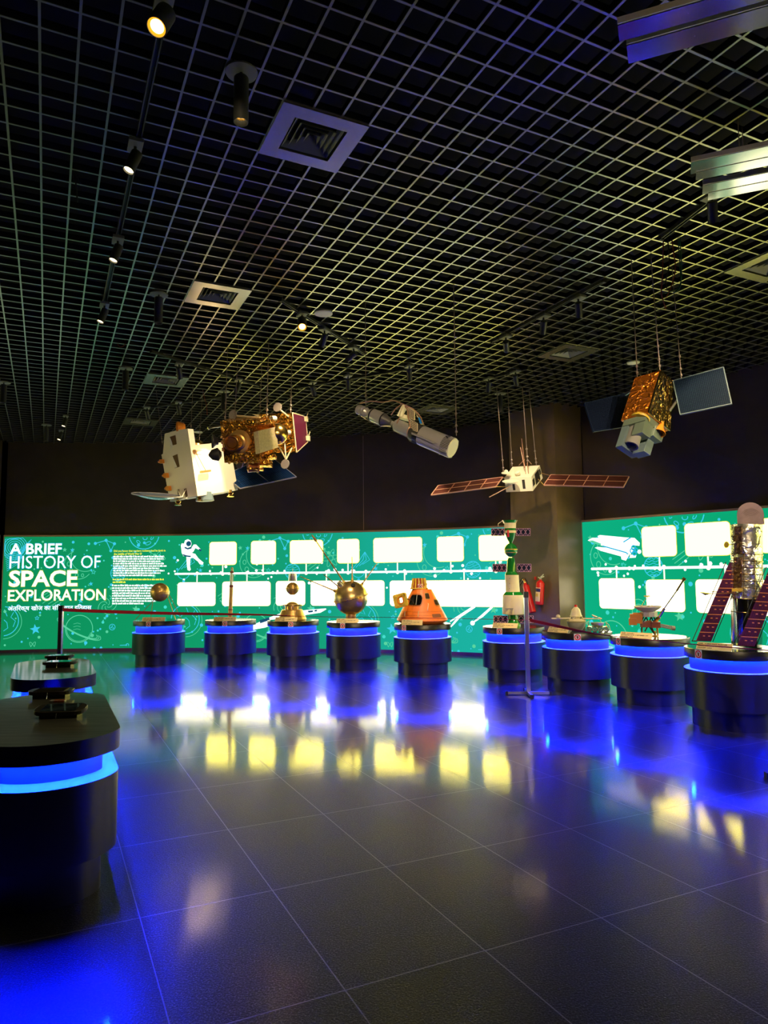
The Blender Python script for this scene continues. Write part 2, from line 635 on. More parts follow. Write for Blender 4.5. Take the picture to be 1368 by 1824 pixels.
def uv(px, py):
    # where the sight line meets the display surface: run along the wall, height
    d = ray(px, py)
    for k in range(len(WP) - 1):
        a, b = WP[k], WP[k + 1]
        e = b - a
        den = d.x * e.y - d.y * e.x
        if abs(den) < 1e-9:
            continue
        t = (a.x * e.y - a.y * e.x) / den
        q = (a.x * d.y - a.y * d.x) / den
        if t > 0 and 0 <= q <= 1:
            return WS[k] + q * e.length, EYE + d.z * t
    raise ValueError((px, py))


def strip(mb, s0, s1, z0, z1, o0, o1, mi=0, step=0.12):
    # a solid band that follows the wall
    n = max(1, int((s1 - s0) / step))
    sec = []
    for k in range(n + 1):
        s = s0 + (s1 - s0) * k / n
        sec.append([W(s, z0, o0), W(s, z1, o0), W(s, z1, o1), W(s, z0, o1)])
    vs = [p for q in sec for p in q]
    fs = []
    for k in range(n):
        for j in range(4):
            fs.append((k * 4 + j, k * 4 + (j + 1) % 4, (k + 1) * 4 + (j + 1) % 4, (k + 1) * 4 + j))
    fs += [(3, 2, 1, 0), tuple(range(n * 4, n * 4 + 4))]
    mb.add(vs, fs, mi, False)


# floor
fl = MB()
fl.box((-1.2, 6.0, -0.05), 20.5, 20.5, 0.1)
tag(fl.build('floor', M['floor']), kind='structure')

# curved wall that carries the displays
ZC = CEIL + 0.55
mb = MB()
SC0 = WS[NL]
strip(mb, SC0, WS[-1], 0, ZC, -0.25, -0.10)
o = tag(mb.build('wall_back', M['wall']), kind='structure')
mb = MB()
strip(mb, 0, WS[NL - 1], 0, ZC, -0.25, -0.10)
tag(mb.build('wall_left', M['wall']), kind='structure')
s_joint = uv(645, 860)[0]
mb = MB()
strip(mb, s_joint - 0.004, s_joint + 0.004, 2.44, CEIL, -0.10, -0.096)
tag(mb.build('trim_1', M['trim']), kind='structure')

# closing wall behind the viewer
mb = MB()
mb.box((-1.2, -3.6, ZC / 2), 17.2, 0.2, ZC)
tag(mb.build('wall_front', M['wall']), kind='structure')

# column between the two displays
c1, c2, c3 = V((2.25, 12.42, 0)), V((2.885, 11.68, 0)), V((3.43, 12.02, 0))
mb = MB()
mb.prism([c1, c2, c3, V((3.55, 12.35, 0)), V((2.55, 13.0, 0))], (0, 0, ZC))
tag(mb.build('wall_column', M['column']), kind='structure')

# soffit above the open grid
mb = MB()
mb.box((-1.2, 6.0, ZC + 0.05), 20.5, 20.5, 0.1)
tag(mb.build('ceiling', M['plenum']), kind='structure')

# open-cell ceiling grid
mb = MB()
gw, gh = 0.014, 0.052
poly = [(p.x, p.y) for p in WP]


def inside(x, y):
    c = False
    for i in range(len(poly)):
        (x1, y1), (x2, y2) = poly[i], poly[i - 1]
        if (y1 > y) != (y2 > y) and x < (x2 - x1) * (y - y1) / (y2 - y1) + x1:
            c = not c
    return c


vents = [(0, 0, 3), (0, -0 + 15, 3), (0, 33, 3), (24, 15, 3), (24, 0, 3), (0, 49, 3), (24, 33, 3)]
holes = [(i, i + n, j - n, j) for i, j, n in vents]


def clip_runs(f, lo, hi):
    # sample along a grid line and keep stretches inside the room and outside the vents
    runs, st = [], None
    k = lo
    while k <= hi:
        ok = f(k)
        if ok and st is None:
            st = k
        if not ok and st is not None:
            runs.append((st, k))
            st = None
        k += 0.25
    if st is not None:
        runs.append((st, hi))
    return runs


def blade(a, b):
    mb.bar(a, b, gw * .55, gh)
    z = V((0, 0, gh / 2 - .002))
    mb.bar(a - z, b - z, gw, .005, mi=1)


for i in range(-44, 66):
    def f(j, i=i):
        p = G(i, j)
        if not inside(p.x, p.y) or p.y < -1.5:
            return False
        return not any(a < i < b and c <= j < d for a, b, c, d in holes)
    for a, b in clip_runs(f, -60, 75):
        if b - a > 0.6:
            blade(G(i, a, gh / 2), G(i, b, gh / 2))
for j in range(-60, 76):
    def f(i, j=j):
        p = G(i, j)
        if not inside(p.x, p.y) or p.y < -1.5:
            return False
        return not any(a <= i < b and c < j < d for a, b, c, d in holes)
    for a, b in clip_runs(f, -44, 66):
        if b - a > 0.6:
            blade(G(a, j, gh / 2 + 0.0015), G(b, j, gh / 2 + 0.0015))
tag(mb.build('ceiling_grid', [M['grid'], M['gridedge']]), kind='structure')

# ------------------------------------------------------------------ drawing on the displays
class Art:
    """flat printed shapes in run/height coordinates, laid onto the curved display"""

    def __init__(self, off):
        self.mb, self.off = MB(), off

    def poly(self, pts, mi=0):
        self.mb.add([W(s, z, self.off) for s, z in pts], [tuple(range(len(pts)))], mi)

    def line(self, pts, w, mi=0, closed=False):
        pts = list(pts)
        if closed:
            pts.append(pts[0])
        n = len(pts)
        L, R = [], []
        for i in range(n):
            a, b = pts[max(i - 1, 0)], pts[min(i + 1, n - 1)]
            if closed and i in (0, n - 1):
                a, b = pts[-2], pts[1]
            dx, dz = b[0] - a[0], b[1] - a[1]
            l = math.hypot(dx, dz) or 1
            L.append((pts[i][0] - dz / l * w / 2, pts[i][1] + dx / l * w / 2))
            R.append((pts[i][0] + dz / l * w / 2, pts[i][1] - dx / l * w / 2))
        vs = [W(s, z, self.off) for s, z in L + R]
        self.mb.add(vs, [(i, i + 1, n + i + 1, n + i) for i in range(n - 1)], mi)

    def dot(self, s, z, r, mi=0, n=10):
        self.poly([(s + r * math.cos(2 * PI * k / n), z + r * math.sin(2 * PI * k / n)) for k in range(n)], mi)

    def ring(self, s, z, r, w, mi=0, a0=0, a1=2 * PI, ry=None, rot=0, n=28):
        ry = r if ry is None else ry
        pts = []
        for k in range(n + 1):
            a = a0 + (a1 - a0) * k / n
            x, y = r * math.cos(a), ry * math.sin(a)
            pts.append((s + x * math.cos(rot) - y * math.sin(rot), z + x * math.sin(rot) + y * math.cos(rot)))
        self.line(pts, w, mi)

    def star(self, s, z, r, mi=0, w=0, rot=0):
        pts = []
        for k in range(10):
            a = PI / 2 + rot + k * PI / 5
            q = r if k % 2 == 0 else r * 0.42
            pts.append((s + q * math.cos(a), z + q * math.sin(a)))
        if w:
            self.line(pts, w, mi, True)
        else:
            c = W(s, z, self.off)
            self.mb.add([c] + [W(a, b, self.off) for a, b in pts], [(0, k + 1, (k + 1) % 10 + 1) for k in range(10)], mi)

    def rrect(self, s0, s1, z0, z1, r, mi=0, n=18):
        cols = []
        ss = [s0 + r * (1 - math.cos(PI / 2 * k / 6)) for k in range(7)]
        ss += [s0 + r + (s1 - s0 - 2 * r) * k / n for k in range(1, n)]
        ss += [s1 - r * (1 - math.cos(PI / 2 * k / 6)) for k in range(6, -1, -1)]
        for s in ss:
            d = 0
            if s < s0 + r:
                d = r - math.sqrt(max(0, r * r - (s0 + r - s) ** 2))
            elif s > s1 - r:
                d = r - math.sqrt(max(0, r * r - (s - s1 + r) ** 2))
            cols.append((s, z0 + d, z1 - d))
        vs = []
        for s, a, b in cols:
            vs += [W(s, a, self.off), W(s, b, self.off)]
        self.mb.add(vs, [(2 * k, 2 * k + 1, 2 * k + 3, 2 * k + 2) for k in range(len(cols) - 1)], mi)

    def build(self, name, mats, parent):
        return self.mb.build(name, mats, parent)


def text_mesh(body, bold=0.0):
    cu = bpy.data.curves.new('lettering', 'FONT')
    cu.body = body
    cu.size = 1.0
    cu.offset = bold
    cu.resolution_u = 3
    ob = bpy.data.objects.new('lettering', cu)
    COL.objects.link(ob)
    dg = bpy.context.evaluated_depsgraph_get()
    dg.update()
    me = bpy.data.meshes.new_from_object(ob.evaluated_get(dg))
    vs = [(v.co.x, v.co.y) for v in me.vertices]
    fs = [tuple(p.vertices) for p in me.polygons]
    bpy.data.objects.remove(ob)
    bpy.data.curves.remove(cu)
    bpy.data.meshes.remove(me)
    return vs, fs


def art_text(art, body, s0, s1, z0, z1, mi=0, bold=0.0):
    vs, fs = text_mesh(body, bold)
    if not vs:
        return
    xs, ys = [v[0] for v in vs], [v[1] for v in vs]
    x0, x1, y0, y1 = min(xs), max(xs), min(ys), max(ys)
    art.mb.add([W(s0 + (x - x0) / (x1 - x0) * (s1 - s0), z0 + (y - y0) / (y1 - y0) * (z1 - z0), art.off) for x, y in vs], fs, mi)


def plane_text(mb, body, o, ex, ey, w, h, mi=0, bold=0.0):
    # lettering on a flat board: o lower-left corner, ex right, ey up
    vs, fs = text_mesh(body, bold)
    if not vs:
        return
    xs, ys = [v[0] for v in vs], [v[1] for v in vs]
    x0, x1, y0, y1 = min(xs), max(xs), min(ys), max(ys)
    mb.add([V(o) + V(ex) * ((x - x0) / (x1 - x0) * w) + V(ey) * ((y - y0) / (y1 - y0) * h) for x, y in vs], fs, mi)


PAN = panel_mat('backlit_green_print', [(-8, (0.004, 0.27, 0.095)), (-4.2, (0.005, 0.33, 0.135)), (-1.4, (0.008, 0.35, 0.19)),
                                        (0.2, (0.010, 0.42, 0.32)), (2.4, (0.012, 0.46, 0.38)), (2.8, (0.004, 0.45, 0.24)), (6, (0.003, 0.36, 0.14))])
E_LINE = emis('print_pale_cyan', (0.06, 0.72, 0.62), 1.0)
E_BLUE = emis('print_light_blue', (0.05, 0.62, 0.85), 1.0)
E_MINT = emis('print_mint', (0.10, 0.66, 0.36), 1.0)
E_WHITE = emis('print_white', (0.95, 1.0, 1.0), 1.6)
E_WARM = emis('print_warm_white', (1.0, 0.96, 0.62), 1.8)
E_YEL = emis('print_yellow', (0.85, 0.85, 0.06), 1.3)
E_RIM = emis('print_yellow_rim', (0.42, 0.55, 0.03), 1.0)
E_NAVY = emis('print_navy', (0.01, 0.08, 0.16), 1.0)
E_HALO = emis('print_blue_outline', (0.02, 0.48, 0.75), 1.0)
E_CLOW = emis('photo_card_light', *E_CARD_LOW)
E_CTOP = emis('photo_card_warm', *E_CARD_TOP)

ZT = 2.40


def lightbox(name, s0, s1, label):
    c = W((s0 + s1) / 2, 0, -0.05)
    t = thing(name, c, label, 'light box')
    mb = MB()
    strip(mb, s0 + 0.012, s1 - 0.012, 0.055, ZT - 0.012, -0.09, 0.0)
    # object coordinates of the print are taken from the world so the ground colour runs on
    o = mb.build('backlit_panel', PAN)
    o.parent = t
    o.matrix_parent_inverse = Matrix.Translation(-c)
    fr = MB()
    strip(fr, s0, s1, ZT - 0.012, ZT + 0.022, -0.095, 0.02)
    strip(fr, s0, s0 + 0.014, 0.05, ZT, -0.095, 0.02)
    strip(fr, s1 - 0.014, s1, 0.05, ZT, -0.095, 0.02)
    fr.build('frame', M['trim'], t)
    fr = MB()
    strip(fr, s0, s1, 0.0, 0.055, -0.095, 0.02)
    fr.build('skirting', M['skirt'], t)
    return t


S_L0, S_L1 = SC0 + .02, uv(921, 1050)[0]
S_R0, S_R1 = uv(1038, 1000)[0], uv(1368, 1000)[0] + 5.6
boxL = lightbox('display_lightbox', S_L0, S_L1, 'long green backlit history display curving behind the row of pedestals, headed by big lettering')
boxW = lightbox('display_lightbox', WS[NL - 1] - 6.0, WS[NL - 1] - .05, 'green backlit display on the left wall, only a sliver in view at the left edge')
boxR = lightbox('display_lightbox', S_R0, S_R1, 'green backlit display right of the dark column, with a white shuttle drawing')


def uvrect(x0, x1, y0, y1):
    sa, za = uv(x0, (y0 + y1) / 2)
    sb, zb = uv(x1, (y0 + y1) / 2)
    zt = uv((x0 + x1) / 2, y0)[1]
    zl = uv((x0 + x1) / 2, y1)[1]
    return sa, sb, zl, zt


def card(rect, parent, top):
    s0, s1, z0, z1 = uvrect(*rect)
    a = Art(0.010)
    a.rrect(s0 - 0.009, s1 + 0.009, z0 - 0.009, z1 + 0.009, 0.068, 0)
    a.off = 0.014
    a.rrect(s0, s1, z0, z1, 0.06, 1)
    o = a.build('photo_card', [E_RIM, E_CTOP if top else E_CLOW], parent)
    return s0, s1, z0, z1


UP = [(373.7, 421.5, 965.5, 1006), (447.7, 491.5, 963.7, 1004.7), (517, 575.4, 962.5, 1003.5), (601, 640, 960.5, 1003),
      (665.7, 752, 957.8, 1001.5), (779, 826, 956, 1000), (853.5, 917, 952.8, 998.6)]
LOW = [(316.7, 384, 1037.6, 1079), (396.5, 482, 1036, 1079), (492, 543.6, 1035.2, 1078.5), (554, 685, 1034.5, 1078.5),
       (695, 917, 1034, 1080)]
UPR = [(1144.6, 1205.3, 937.5, 991), (1221, 1302, 931, 989.7), (1355, 1420, 922, 984)]
LOWR = [(1068.5, 1131, 1030.5, 1084), (1152.5, 1220, 1033, 1089), (1241, 1315, 1032.5, 1092), (1352, 1440, 1034, 1098)]
for r in UP:
    card(r, boxL, True)
for r in LOW:
    card(r, boxL, False)
for r in UPR:
    card(r, boxR, True)
for r in LOWR:
    card(r, boxR, False)


def card_at(s0, s1, z0, z1, parent, top):
    a = Art(0.010)
    a.rrect(s0 - 0.009, s1 + 0.009, z0 - 0.009, z1 + 0.009, 0.068, 0)
    a.off = 0.014
    a.rrect(s0, s1, z0, z1, 0.06, 1)
    a.build('photo_card', [E_RIM, E_CTOP if top else E_CLOW], parent)


# the displays carry on beyond the picture
sx0 = uv(1368, 1000)[0]
for k in range(4):
    card_at(sx0 + 1.0 + 1.15 * k, sx0 + 1.85 + 1.15 * k, 1.70, 2.22, boxR, True)
    card_at(sx0 + .95 + 1.15 * k, sx0 + 1.85 + 1.15 * k, .82, 1.38, boxR, False)
sl0 = WS[NL - 1]
a = Art(0.010)
for k, (z0, z1, mi) in enumerate([(1.76, 1.98, 1), (1.38, 1.70, 0), (1.02, 1.26, 0)]):
    a.rrect(sl0 - 2.4, sl0 - .14, z0, z1, .03, mi)
a.build('lettering_block', [E_WARM, E_WHITE], boxW)
for k in range(3):
    card_at(sl0 - 5.7 + .95 * k, sl0 - 4.95 + .95 * k, 1.70, 2.22, boxW, True)
    card_at(sl0 - 5.7 + .95 * k, sl0 - 4.95 + .95 * k, .82, 1.38, boxW, False)


def timeline(parent, xa, ya, xb, yb, ups, lows):
    sa, za = uv(xa, ya)
    sb, zb = uv(xb, yb)
    z = (za + zb) / 2
    a = Art(0.006)
    a.rrect(sa, sb, z - 0.020, z + 0.020, 0.016, 0, 60)
    a.build('timeline_bar', [E_WHITE], parent)
    for px, y0 in ups + lows:
        a = Art(0.005)
        s, zz = uv(px, y0)
        a.line([(s, z), (s, zz)], 0.024, 0)
        a.dot(s, z + (-.014 if zz > z else .014), 0.032, 0)
        a.build('timeline_connector', [E_WARM], parent)


timeline(boxL, 311, 1021.5, 915, 1017, [(397, 1005), (469, 1003), (545.5, 1002), (620, 1001), (708, 1000), (803, 999), (883, 997)],
         [(351, 1040), (440, 1038), (581.6, 1037), (652, 1037), (721, 1036), (827, 1036)])
timeline(boxR, 1053, 1013.2, 1400, 1008, [(1174.6, 989), (1261, 988), (1385, 982)], [(1099, 1032), (1184, 1034), (1293, 1035), (1390, 1036)])

# heading
for body, rect, mi, bold in [('A BRIEF', (18, 110, 968.2, 987), 0, 0.022), ('HISTORY OF', (17.5, 179, 990.2, 1012.2), 0, -0.002),
                             ('SPACE', (16.5, 138.3, 1016, 1044.8), 1, 0.026), ('EXPLORATION', (14.5, 188.5, 1050, 1069.8), 1, 0.014),
                             ('\u0905\u0902\u0924\u093f\u0930\u0915\u094d\u0937 \u0916\u094b\u091c \u0915\u093e \u0938\u0902\u093f\u0915\u094d\u0937\u092a\u094d\u0924 \u0907\u093f\u0924\u0939\u093e\u0938', (14.5, 163, 1077, 1089.3), 0, 0.008)]:
    s0, s1, z0, z1 = uvrect(*rect)
    a = Art(0.008)
    art_text(a, body, s0 - 0.012, s1 + 0.012, z0 - 0.012, z1 + 0.012, 0, bold + 0.012)
    a.off = 0.011
    art_text(a, body, s0, s1, z0, z1, 1, bold)
    a.build('heading_lettering', [E_RIM if mi else E_HALO, E_WARM if mi else E_WHITE], boxL)

# text block
a = Art(0.008)
for body, rect in [('Did you know that modern rocketry had its birth in', (203, 295, 979.3, 983.8)), ('the middle of World War II?', (203, 253, 984.6, 988.6))]:
    art_text(a, body, *uvrect(*rect), 1, 0.02)


def words(x0, x1, y, h, mi):
    x = x0
    while x < x1:
        w = random.uniform(2.0, 8.0)
        s0, s1, z0, z1 = uvrect(x, min(x + w, x1), y, y + h)
        for k in range(max(1, int(w / 1.5))):
            q0 = s0 + (s1 - s0) * k / max(1, int(w / 1.5))
            q1 = q0 + (s1 - s0) / max(1, int(w / 1.5)) * 0.86
            zz = z1 if random.random() < 0.3 else z0 + (z1 - z0) * 0.78
            a.poly([(q0, z0), (q1, z0), (q1, zz), (q0, zz)], mi)
        x += w + 0.9


for k in range(9):
    words(202, [293, 292, 286, 293, 297, 284, 293, 286, 276][k], 989.6 + 4.2 * k, 3.0, 0)
words(201, 292, 1030.3, 3.2, 1)
words(201, 224, 1035.2, 3.2, 1)
for k in range(8):
    words(200, [291, 293, 286, 290, 284, 282, 278, 256][k], 1041.0 + 4.6 * k, 3.2, 0)
a.build('text_block', [E_WHITE, E_YEL], boxL)

# astronaut
K = 14.4 / F_PX


def pxs(points, ox, oy, ax):
    """outline given in photo pixels of a zoom: ox, oy, scale"""
    return [uv(ox + x / ax, oy + y / ax) for x, y in points]


a = Art(0.009)
z2 = lambda pts: pxs(pts, 180, 940, 6.84)
W_ = lambda pts, mi=0: a.poly(z2(pts), mi)
W_([(1012, 195), (1025, 155), (1060, 140), (1092, 155), (1105, 195), (1095, 232), (1055, 245), (1025, 230)])
W_([(985, 190), (1012, 195), (1040, 245), (1100, 250), (1130, 205), (1160, 205), (1215, 262), (1200, 272), (1150, 248), (1128, 290), (1105, 310), (1060, 345), (1010, 345), (985, 310), (975, 215)])
W_([(990, 270), (1020, 300), (1015, 345), (1000, 345)])
W_([(1040, 345), (1100, 305), (1150, 320), (1190, 375), (1250, 425), (1240, 450), (1205, 445), (1180, 410), (1120, 365), (1090, 375), (1085, 470), (1095, 510), (1080, 527), (1055, 515), (1048, 460)])
a.off = 0.012
s, z = uv(180 + 1070 / 6.84, 940 + 195 / 6.84)
a.dot(s, z, 0.055, 1, 14)
a.line(z2([(1020, 240), (1060, 258), (1105, 245)]), 0.03, 1)
a.line(z2([(1000, 330), (1045, 345), (1095, 350)]), 0.03, 1)
a.line(z2([(1195, 262), (1222, 280)]), 0.035, 1)
a.build('astronaut_graphic', [E_WHITE, E_NAVY], boxL)

# white aircraft under the second card, two streaking probes
a = Art(0.009)
z3 = lambda pts: pxs(pts, 440, 1000, 5.26)
a.poly(z3([(50, 600), (185, 535), (330, 480), (560, 455), (740, 440), (745, 448), (690, 480), (560, 500), (330, 560), (170, 620), (55, 640)]), 0)
a.off = 0.012
a.poly(z3([(120, 550), (210, 525), (215, 550), (125, 580)]), 1)
a.poly(z3([(570, 462), (620, 458), (618, 475), (575, 480)]), 1)
a.poly(z3([(635, 455), (660, 452), (655, 468), (633, 470)]), 1)
z7 = lambda pts: pxs(pts, 640, 930, 4.717)
a.mb.cut()
for pts in [[(770, 880), (830, 800), (960, 712)], [(780, 870), (850, 795), (975, 712)], [(765, 835), (850, 780), (955, 712)],
            [(950, 850), (1000, 810), (1110, 714)], [(955, 845), (1040, 790), (1120, 714)]]:
    a.line(z7(pts), 0.024, 0)
s, z = uv(640 + 953 / 4.717, 930 + 848 / 4.717)
a.dot(s, z, 0.045, 0, 12)
a.build('spacecraft_drawings', [E_WHITE, E_NAVY], boxL)

# white shuttle on the right display
a = Art(0.009)
z4 = lambda pts: pxs(pts, 1020, 900, 4.56)
for pts in [[(205, 250), (225, 242), (440, 262), (505, 265), (548, 305), (545, 330), (500, 325), (480, 345), (300, 320), (215, 268)],
            [(125, 285), (165, 264), (210, 265), (300, 300), (480, 345), (510, 345), (490, 375), (470, 400), (430, 378), (290, 340), (240, 328), (165, 305)],
            [(182, 345), (205, 338), (290, 345), (430, 385), (465, 400), (435, 450), (400, 440), (395, 415), (230, 370)],
            [(470, 400), (520, 405), (515, 425), (465, 428)]]:
    a.poly(z4(pts), 0)
a.off = 0.012
a.poly(z4([(135, 287), (165, 285), (235, 312), (230, 328), (165, 305)]), 1)
a.line(z4([(415, 300), (475, 262)]), 0.02, 2)
a.line(z4([(245, 330), (440, 385), (450, 400)]), 0.02, 2)
for cx_, cy_ in [(498, 345), (515, 365), (487, 370), (505, 388)]:
    s, z = uv(1020 + cx_ / 4.56, 900 + cy_ / 4.56)
    a.ring(s, z, 0.035, 0.018, 2)
s, z = uv(1020 + 545 / 4.56, 900 + 377 / 4.56)
a.dot(s, z, 0.035, 0)
a.build('shuttle_graphic', [E_WHITE, E_MINT, E_HALO], boxR)

# doodles: one repeat of the print, stepped along both displays
a = Art(0.003)
LW = 0.013
T0 = uv(165, 1000)[0]
TILE = uv(476, 1000)[0] - T0


def q(px, py):
    s, z = uv(px, py)
    return s - T0, z


S_WHITE = uv(300, 1000)[0]


def clipz(z):
    return 0.09 < z < ZT - 0.03


def doodles(s_off, lo, hi, dx=0):
    def ok(s, r=0.0):
        return lo + r + 0.03 < s < hi - r - 0.03

    def stroke(pts, w=LW, mi=0):
        run = []
        for p in pts + [None]:
            if p is not None and ok(p[0]) and clipz(p[1]):
                run.append(p)
            else:
                if len(run) > 1:
                    a.line(run, w, mi)
                run = []

    def circ(s, z, r, mi=0, w=LW, a0=0, a1=2 * PI, ry=None, rot=0, n=30):
        ry = r if ry is None else ry
        pts = []
        for k in range(n + 1):
            t = a0 + (a1 - a0) * k / n
            x, y = r * math.cos(t), ry * math.sin(t)
            pts.append((s + x * math.cos(rot) - y * math.sin(rot), z + x * math.sin(rot) + y * math.cos(rot)))
        stroke(pts, w, mi)

    def at(px, py):
        s, z = q(px, py)
        return s + s_off, z
    # constellation
    cst = [at(x, y) for x, y in [(158, 956), (170, 968), (189, 962.5), (204, 968.5), (197.5, 981)]]
    stroke(cst, 0.016, 1)
    stroke([cst[2], cst[4]], 0.016, 1)
    for s, z in cst[1:]:
        if ok(s, 0.04) and clipz(z):
            a.dot(s, z, 0.033, 1)
    # cratered planet hanging from the top edge
    s, z = at(257, 951)
    circ(s, z, 0.32, 1, 0.018)
    for dx_, dz_, rx, ry, ro in [(0.02, -0.09, 0.045, 0.035, 0), (0.09, -0.2, 0.06, 0.03, .4), (-0.12, -0.17, 0.045, 0.025, -.7), (0.17, -0.09, 0.04, 0.02, .9), (-0.2, -0.06, 0.035, 0.02, .6)]:
        circ(s + dx_, z + dz_, rx, 1, LW, ry=ry, rot=ro, n=14)
    # stars
    for px, py, r, w in [(313, 960, 0.085, 0), (418, 958, 0.17, LW), (428, 976, 0.05, 0), (63, 1121, 0.11, 0), (5, 1154, 0.11, 0), (90, 1149, 0.10, LW),
                         (141, 1154, 0.07, 0), (129, 980, 0.05, 0), (162, 1040, 0.05, 0), (242, 1085, 0.08, 0), (333, 1148, 0.09, 0), (66, 1101, 0.045, LW),
                         (187, 1101, 0.04, 0), (357, 1016, 0.05, 0), (208, 1101, 0.025, 0), (478, 1016, 0.05, LW), (144, 1070, 0.06, 0)]:
        s, z = at(px, py)
        if ok(s, r) and clipz(z - r * .8) and clipz(z + r):
            a.star(s, z, r, [1, 0, 2][int(px) % 3], w, random.uniform(-.2, .2))
    # crescent
    s, z = at(452, 1003)
    circ(s, z, 0.30, 2, LW, PI * 0.62, PI * 1.78)
    circ(s + 0.14, z + 0.16, 0.30, 2, LW, PI * 0.80, PI * 1.62)
    for dx_, dz_, r in [(-0.2, 0.02, 0.035), (-0.15, -0.13, 0.04), (-0.03, -0.22, 0.03), (0.09, -0.22, 0.025)]:
        circ(s + dx_, z + dz_, r, 2, LW, n=12, ry=r * 1.3)
    # striped small planet
    s, z = at(521, 1018)
    circ(s, z, 0.155, 1, 0.015)
    for k in range(-3, 4):
        hw = math.sqrt(max(0, 0.15 ** 2 - (k * 0.042) ** 2))
        stroke([(s - hw + 2 * hw * t / 8, z + k * 0.042 + 0.014 * math.sin(t * 1.7 + k)) for t in range(9)], 0.011, 1)
    # atom, comet
    s, z = at(589, 994)
    for k in range(3):
        circ(s, z, 0.19, 2, LW * .8, ry=0.045, rot=k * PI / 3 + .2, n=22)
    s, z = at(645, 1008)
    circ(s - 0.08, z - 0.1, 0.13, 1, LW, PI * 0.85, PI * 1.9)
    for k in range(4):
        stroke([(s - 0.2 + 0.07 * k, z - 0.06 + 0.03 * k), (s - 0.05 + 0.07 * k, z + 0.12), (s + 0.06, z + 0.28)], LW, 1)
    # ringed planet
    s, z = at(141, 1120)
    circ(s, z, 0.28, 2, 0.016)
    circ(s, z, 0.255, 2, 0.01, PI * 1.0, PI * 1.9)
    for rr in (0.50, 0.46, 0.42):
        circ(s, z, rr, 2, 0.013, PI * 0.86, PI * 2.14, ry=rr * 0.24, rot=-0.45, n=40)
    for k in range(3):
        stroke([(s - 0.12, z + .1 - .06 * k), (s - 0.04, z + .12 - .06 * k), (s + 0.03, z + .1 - .06 * k)], 0.008, 2)
    # earth
    s, z = at(330, 1103)
    circ(s, z, 0.30, 1, 0.016)
    circ(s + .02, z - .02, 0.34, 2, 0.011, -PI * 0.5, PI * .3)
    stroke([(s - .25, z + .12), (s - .1, z + .05), (s - .02, z + .14), (s + .08, z + .1), (s + .02, z + .24)], LW, 1)
    stroke([(s - .05, z - .26), (s - .02, z - .1), (s - .08, z), (s + .02, z + .03), (s + .08, z - .03), (s + .1, z - .14), (s + .02, z - .2)], LW, 1)
    stroke([(s + .2, z + .18), (s + .15, z + .08), (s + .24, z), (s + .2, z - .12)], LW, 1)
    # galaxy swirl, shooting lines, small icons
    s, z = at(190, 1078)
    for k in range(5):
        stroke([(s + (0.03 + 0.045 * t / 2) * math.cos(k * 1.257 + t * .32), z + (0.03 + 0.045 * t / 2) * math.sin(k * 1.257 + t * .32)) for t in range(9)], LW, 2)
    for px, py in [(86, 1076), (388, 1062), (238, 1012)]:
        s, z = at(px, py)
        for k in range(3):
            stroke([(s + .03 * k, z - .06 * k), (s + .2 + .03 * k, z + .13 - .05 * k)], LW * .9, 2)
    s, z = at(200, 1117)
    circ(s, z, 0.06, 1, LW, n=14)
    for dx_, dz_ in [(0, .02), (.02, -.02), (-.02, -.01)]:
        if ok(s, .1):
            a.dot(s + dx_, z + dz_, .014, 1)
    s, z = at(58, 1152)
    for k in range(2):
        circ(s, z, 0.11, 2, LW * .8, ry=0.03, rot=1.1 + k * 1.0, n=18)
    stroke([(s - .1, z - .05), (s + .1, z - .03)], LW * .8, 2)
    cst = [at(x, y) for x, y in [(210, 1156), (213.5, 1149.5), (227, 1149)]]
    stroke(cst, LW, 1)
    s, z = cst[-1]
    circ(s, z, .03, 1, LW, n=10)
    cst = [at(168, 1154.5), at(180, 1154)]
    stroke(cst, LW, 1)
    for s, z in cst:
        if ok(s, .05):
            a.dot(s, z, .028, 1)
    # scattered dots
    rd = random.Random(5)
    for k in range(120):
        s = rd.uniform(0, TILE) + s_off
        z = rd.uniform(0.12, 2.33)
        r = rd.choice([0.012, 0.014, 0.018, 0.022, 0.03, 0.036])
        if ok(s, r):
            a.dot(s, z, r, rd.choice([0, 1, 1, 2]), 8)
    for k in range(26):
        s = rd.uniform(0, TILE) + s_off
        z = 1.58 + rd.gauss(0, 0.13)
        if ok(s, .05) and s > S_WHITE:
            a.dot(s, z, rd.uniform(.018, .034), 3, 10)


for k in range(-1, 4):
    doodles(T0 + TILE * k, S_L0, S_L1)
# swirl behind the first words
s0_, z0_ = uv(26, 975)
for rr in (0.09, 0.13, 0.17, 0.21, 0.25):
    pts = [(s0_ + rr * math.cos(t * .3), z0_ + rr * math.sin(t * .3)) for t in range(22)]
    a.line([p for p in pts if p[0] > S_L0 + .02 and p[1] < ZT - .03], 0.012, 1)
for k in range(9):
    s1_, z1_ = uv(9 + 0.4 * k, 990 + 3.4 * k)
    a.line([(s1_, z1_), (s1_ + .25, z1_ + .1 + .01 * k), (s1_ + .5 - .03 * k, z1_ + .34)], 0.010, 1)
a.build('doodle_print', [E_LINE, E_BLUE, E_MINT, E_WHITE], boxL)
a = Art(0.003)
TR = uv(1048, 1000)[0] - (uv(440, 1000)[0] - T0) + 0.2
for k in range(0, 3):
    doodles(TR + TILE * k, S_R0, S_R1)
a.build('doodle_print', [E_LINE, E_BLUE, E_MINT, E_WHITE], boxR)
# ------------------------------------------------------------------ round pedestals
Z_LID, Z_LIDB, Z_LEDGE, Z_DRUMB = 0.757, 0.668, 0.552, 0.185


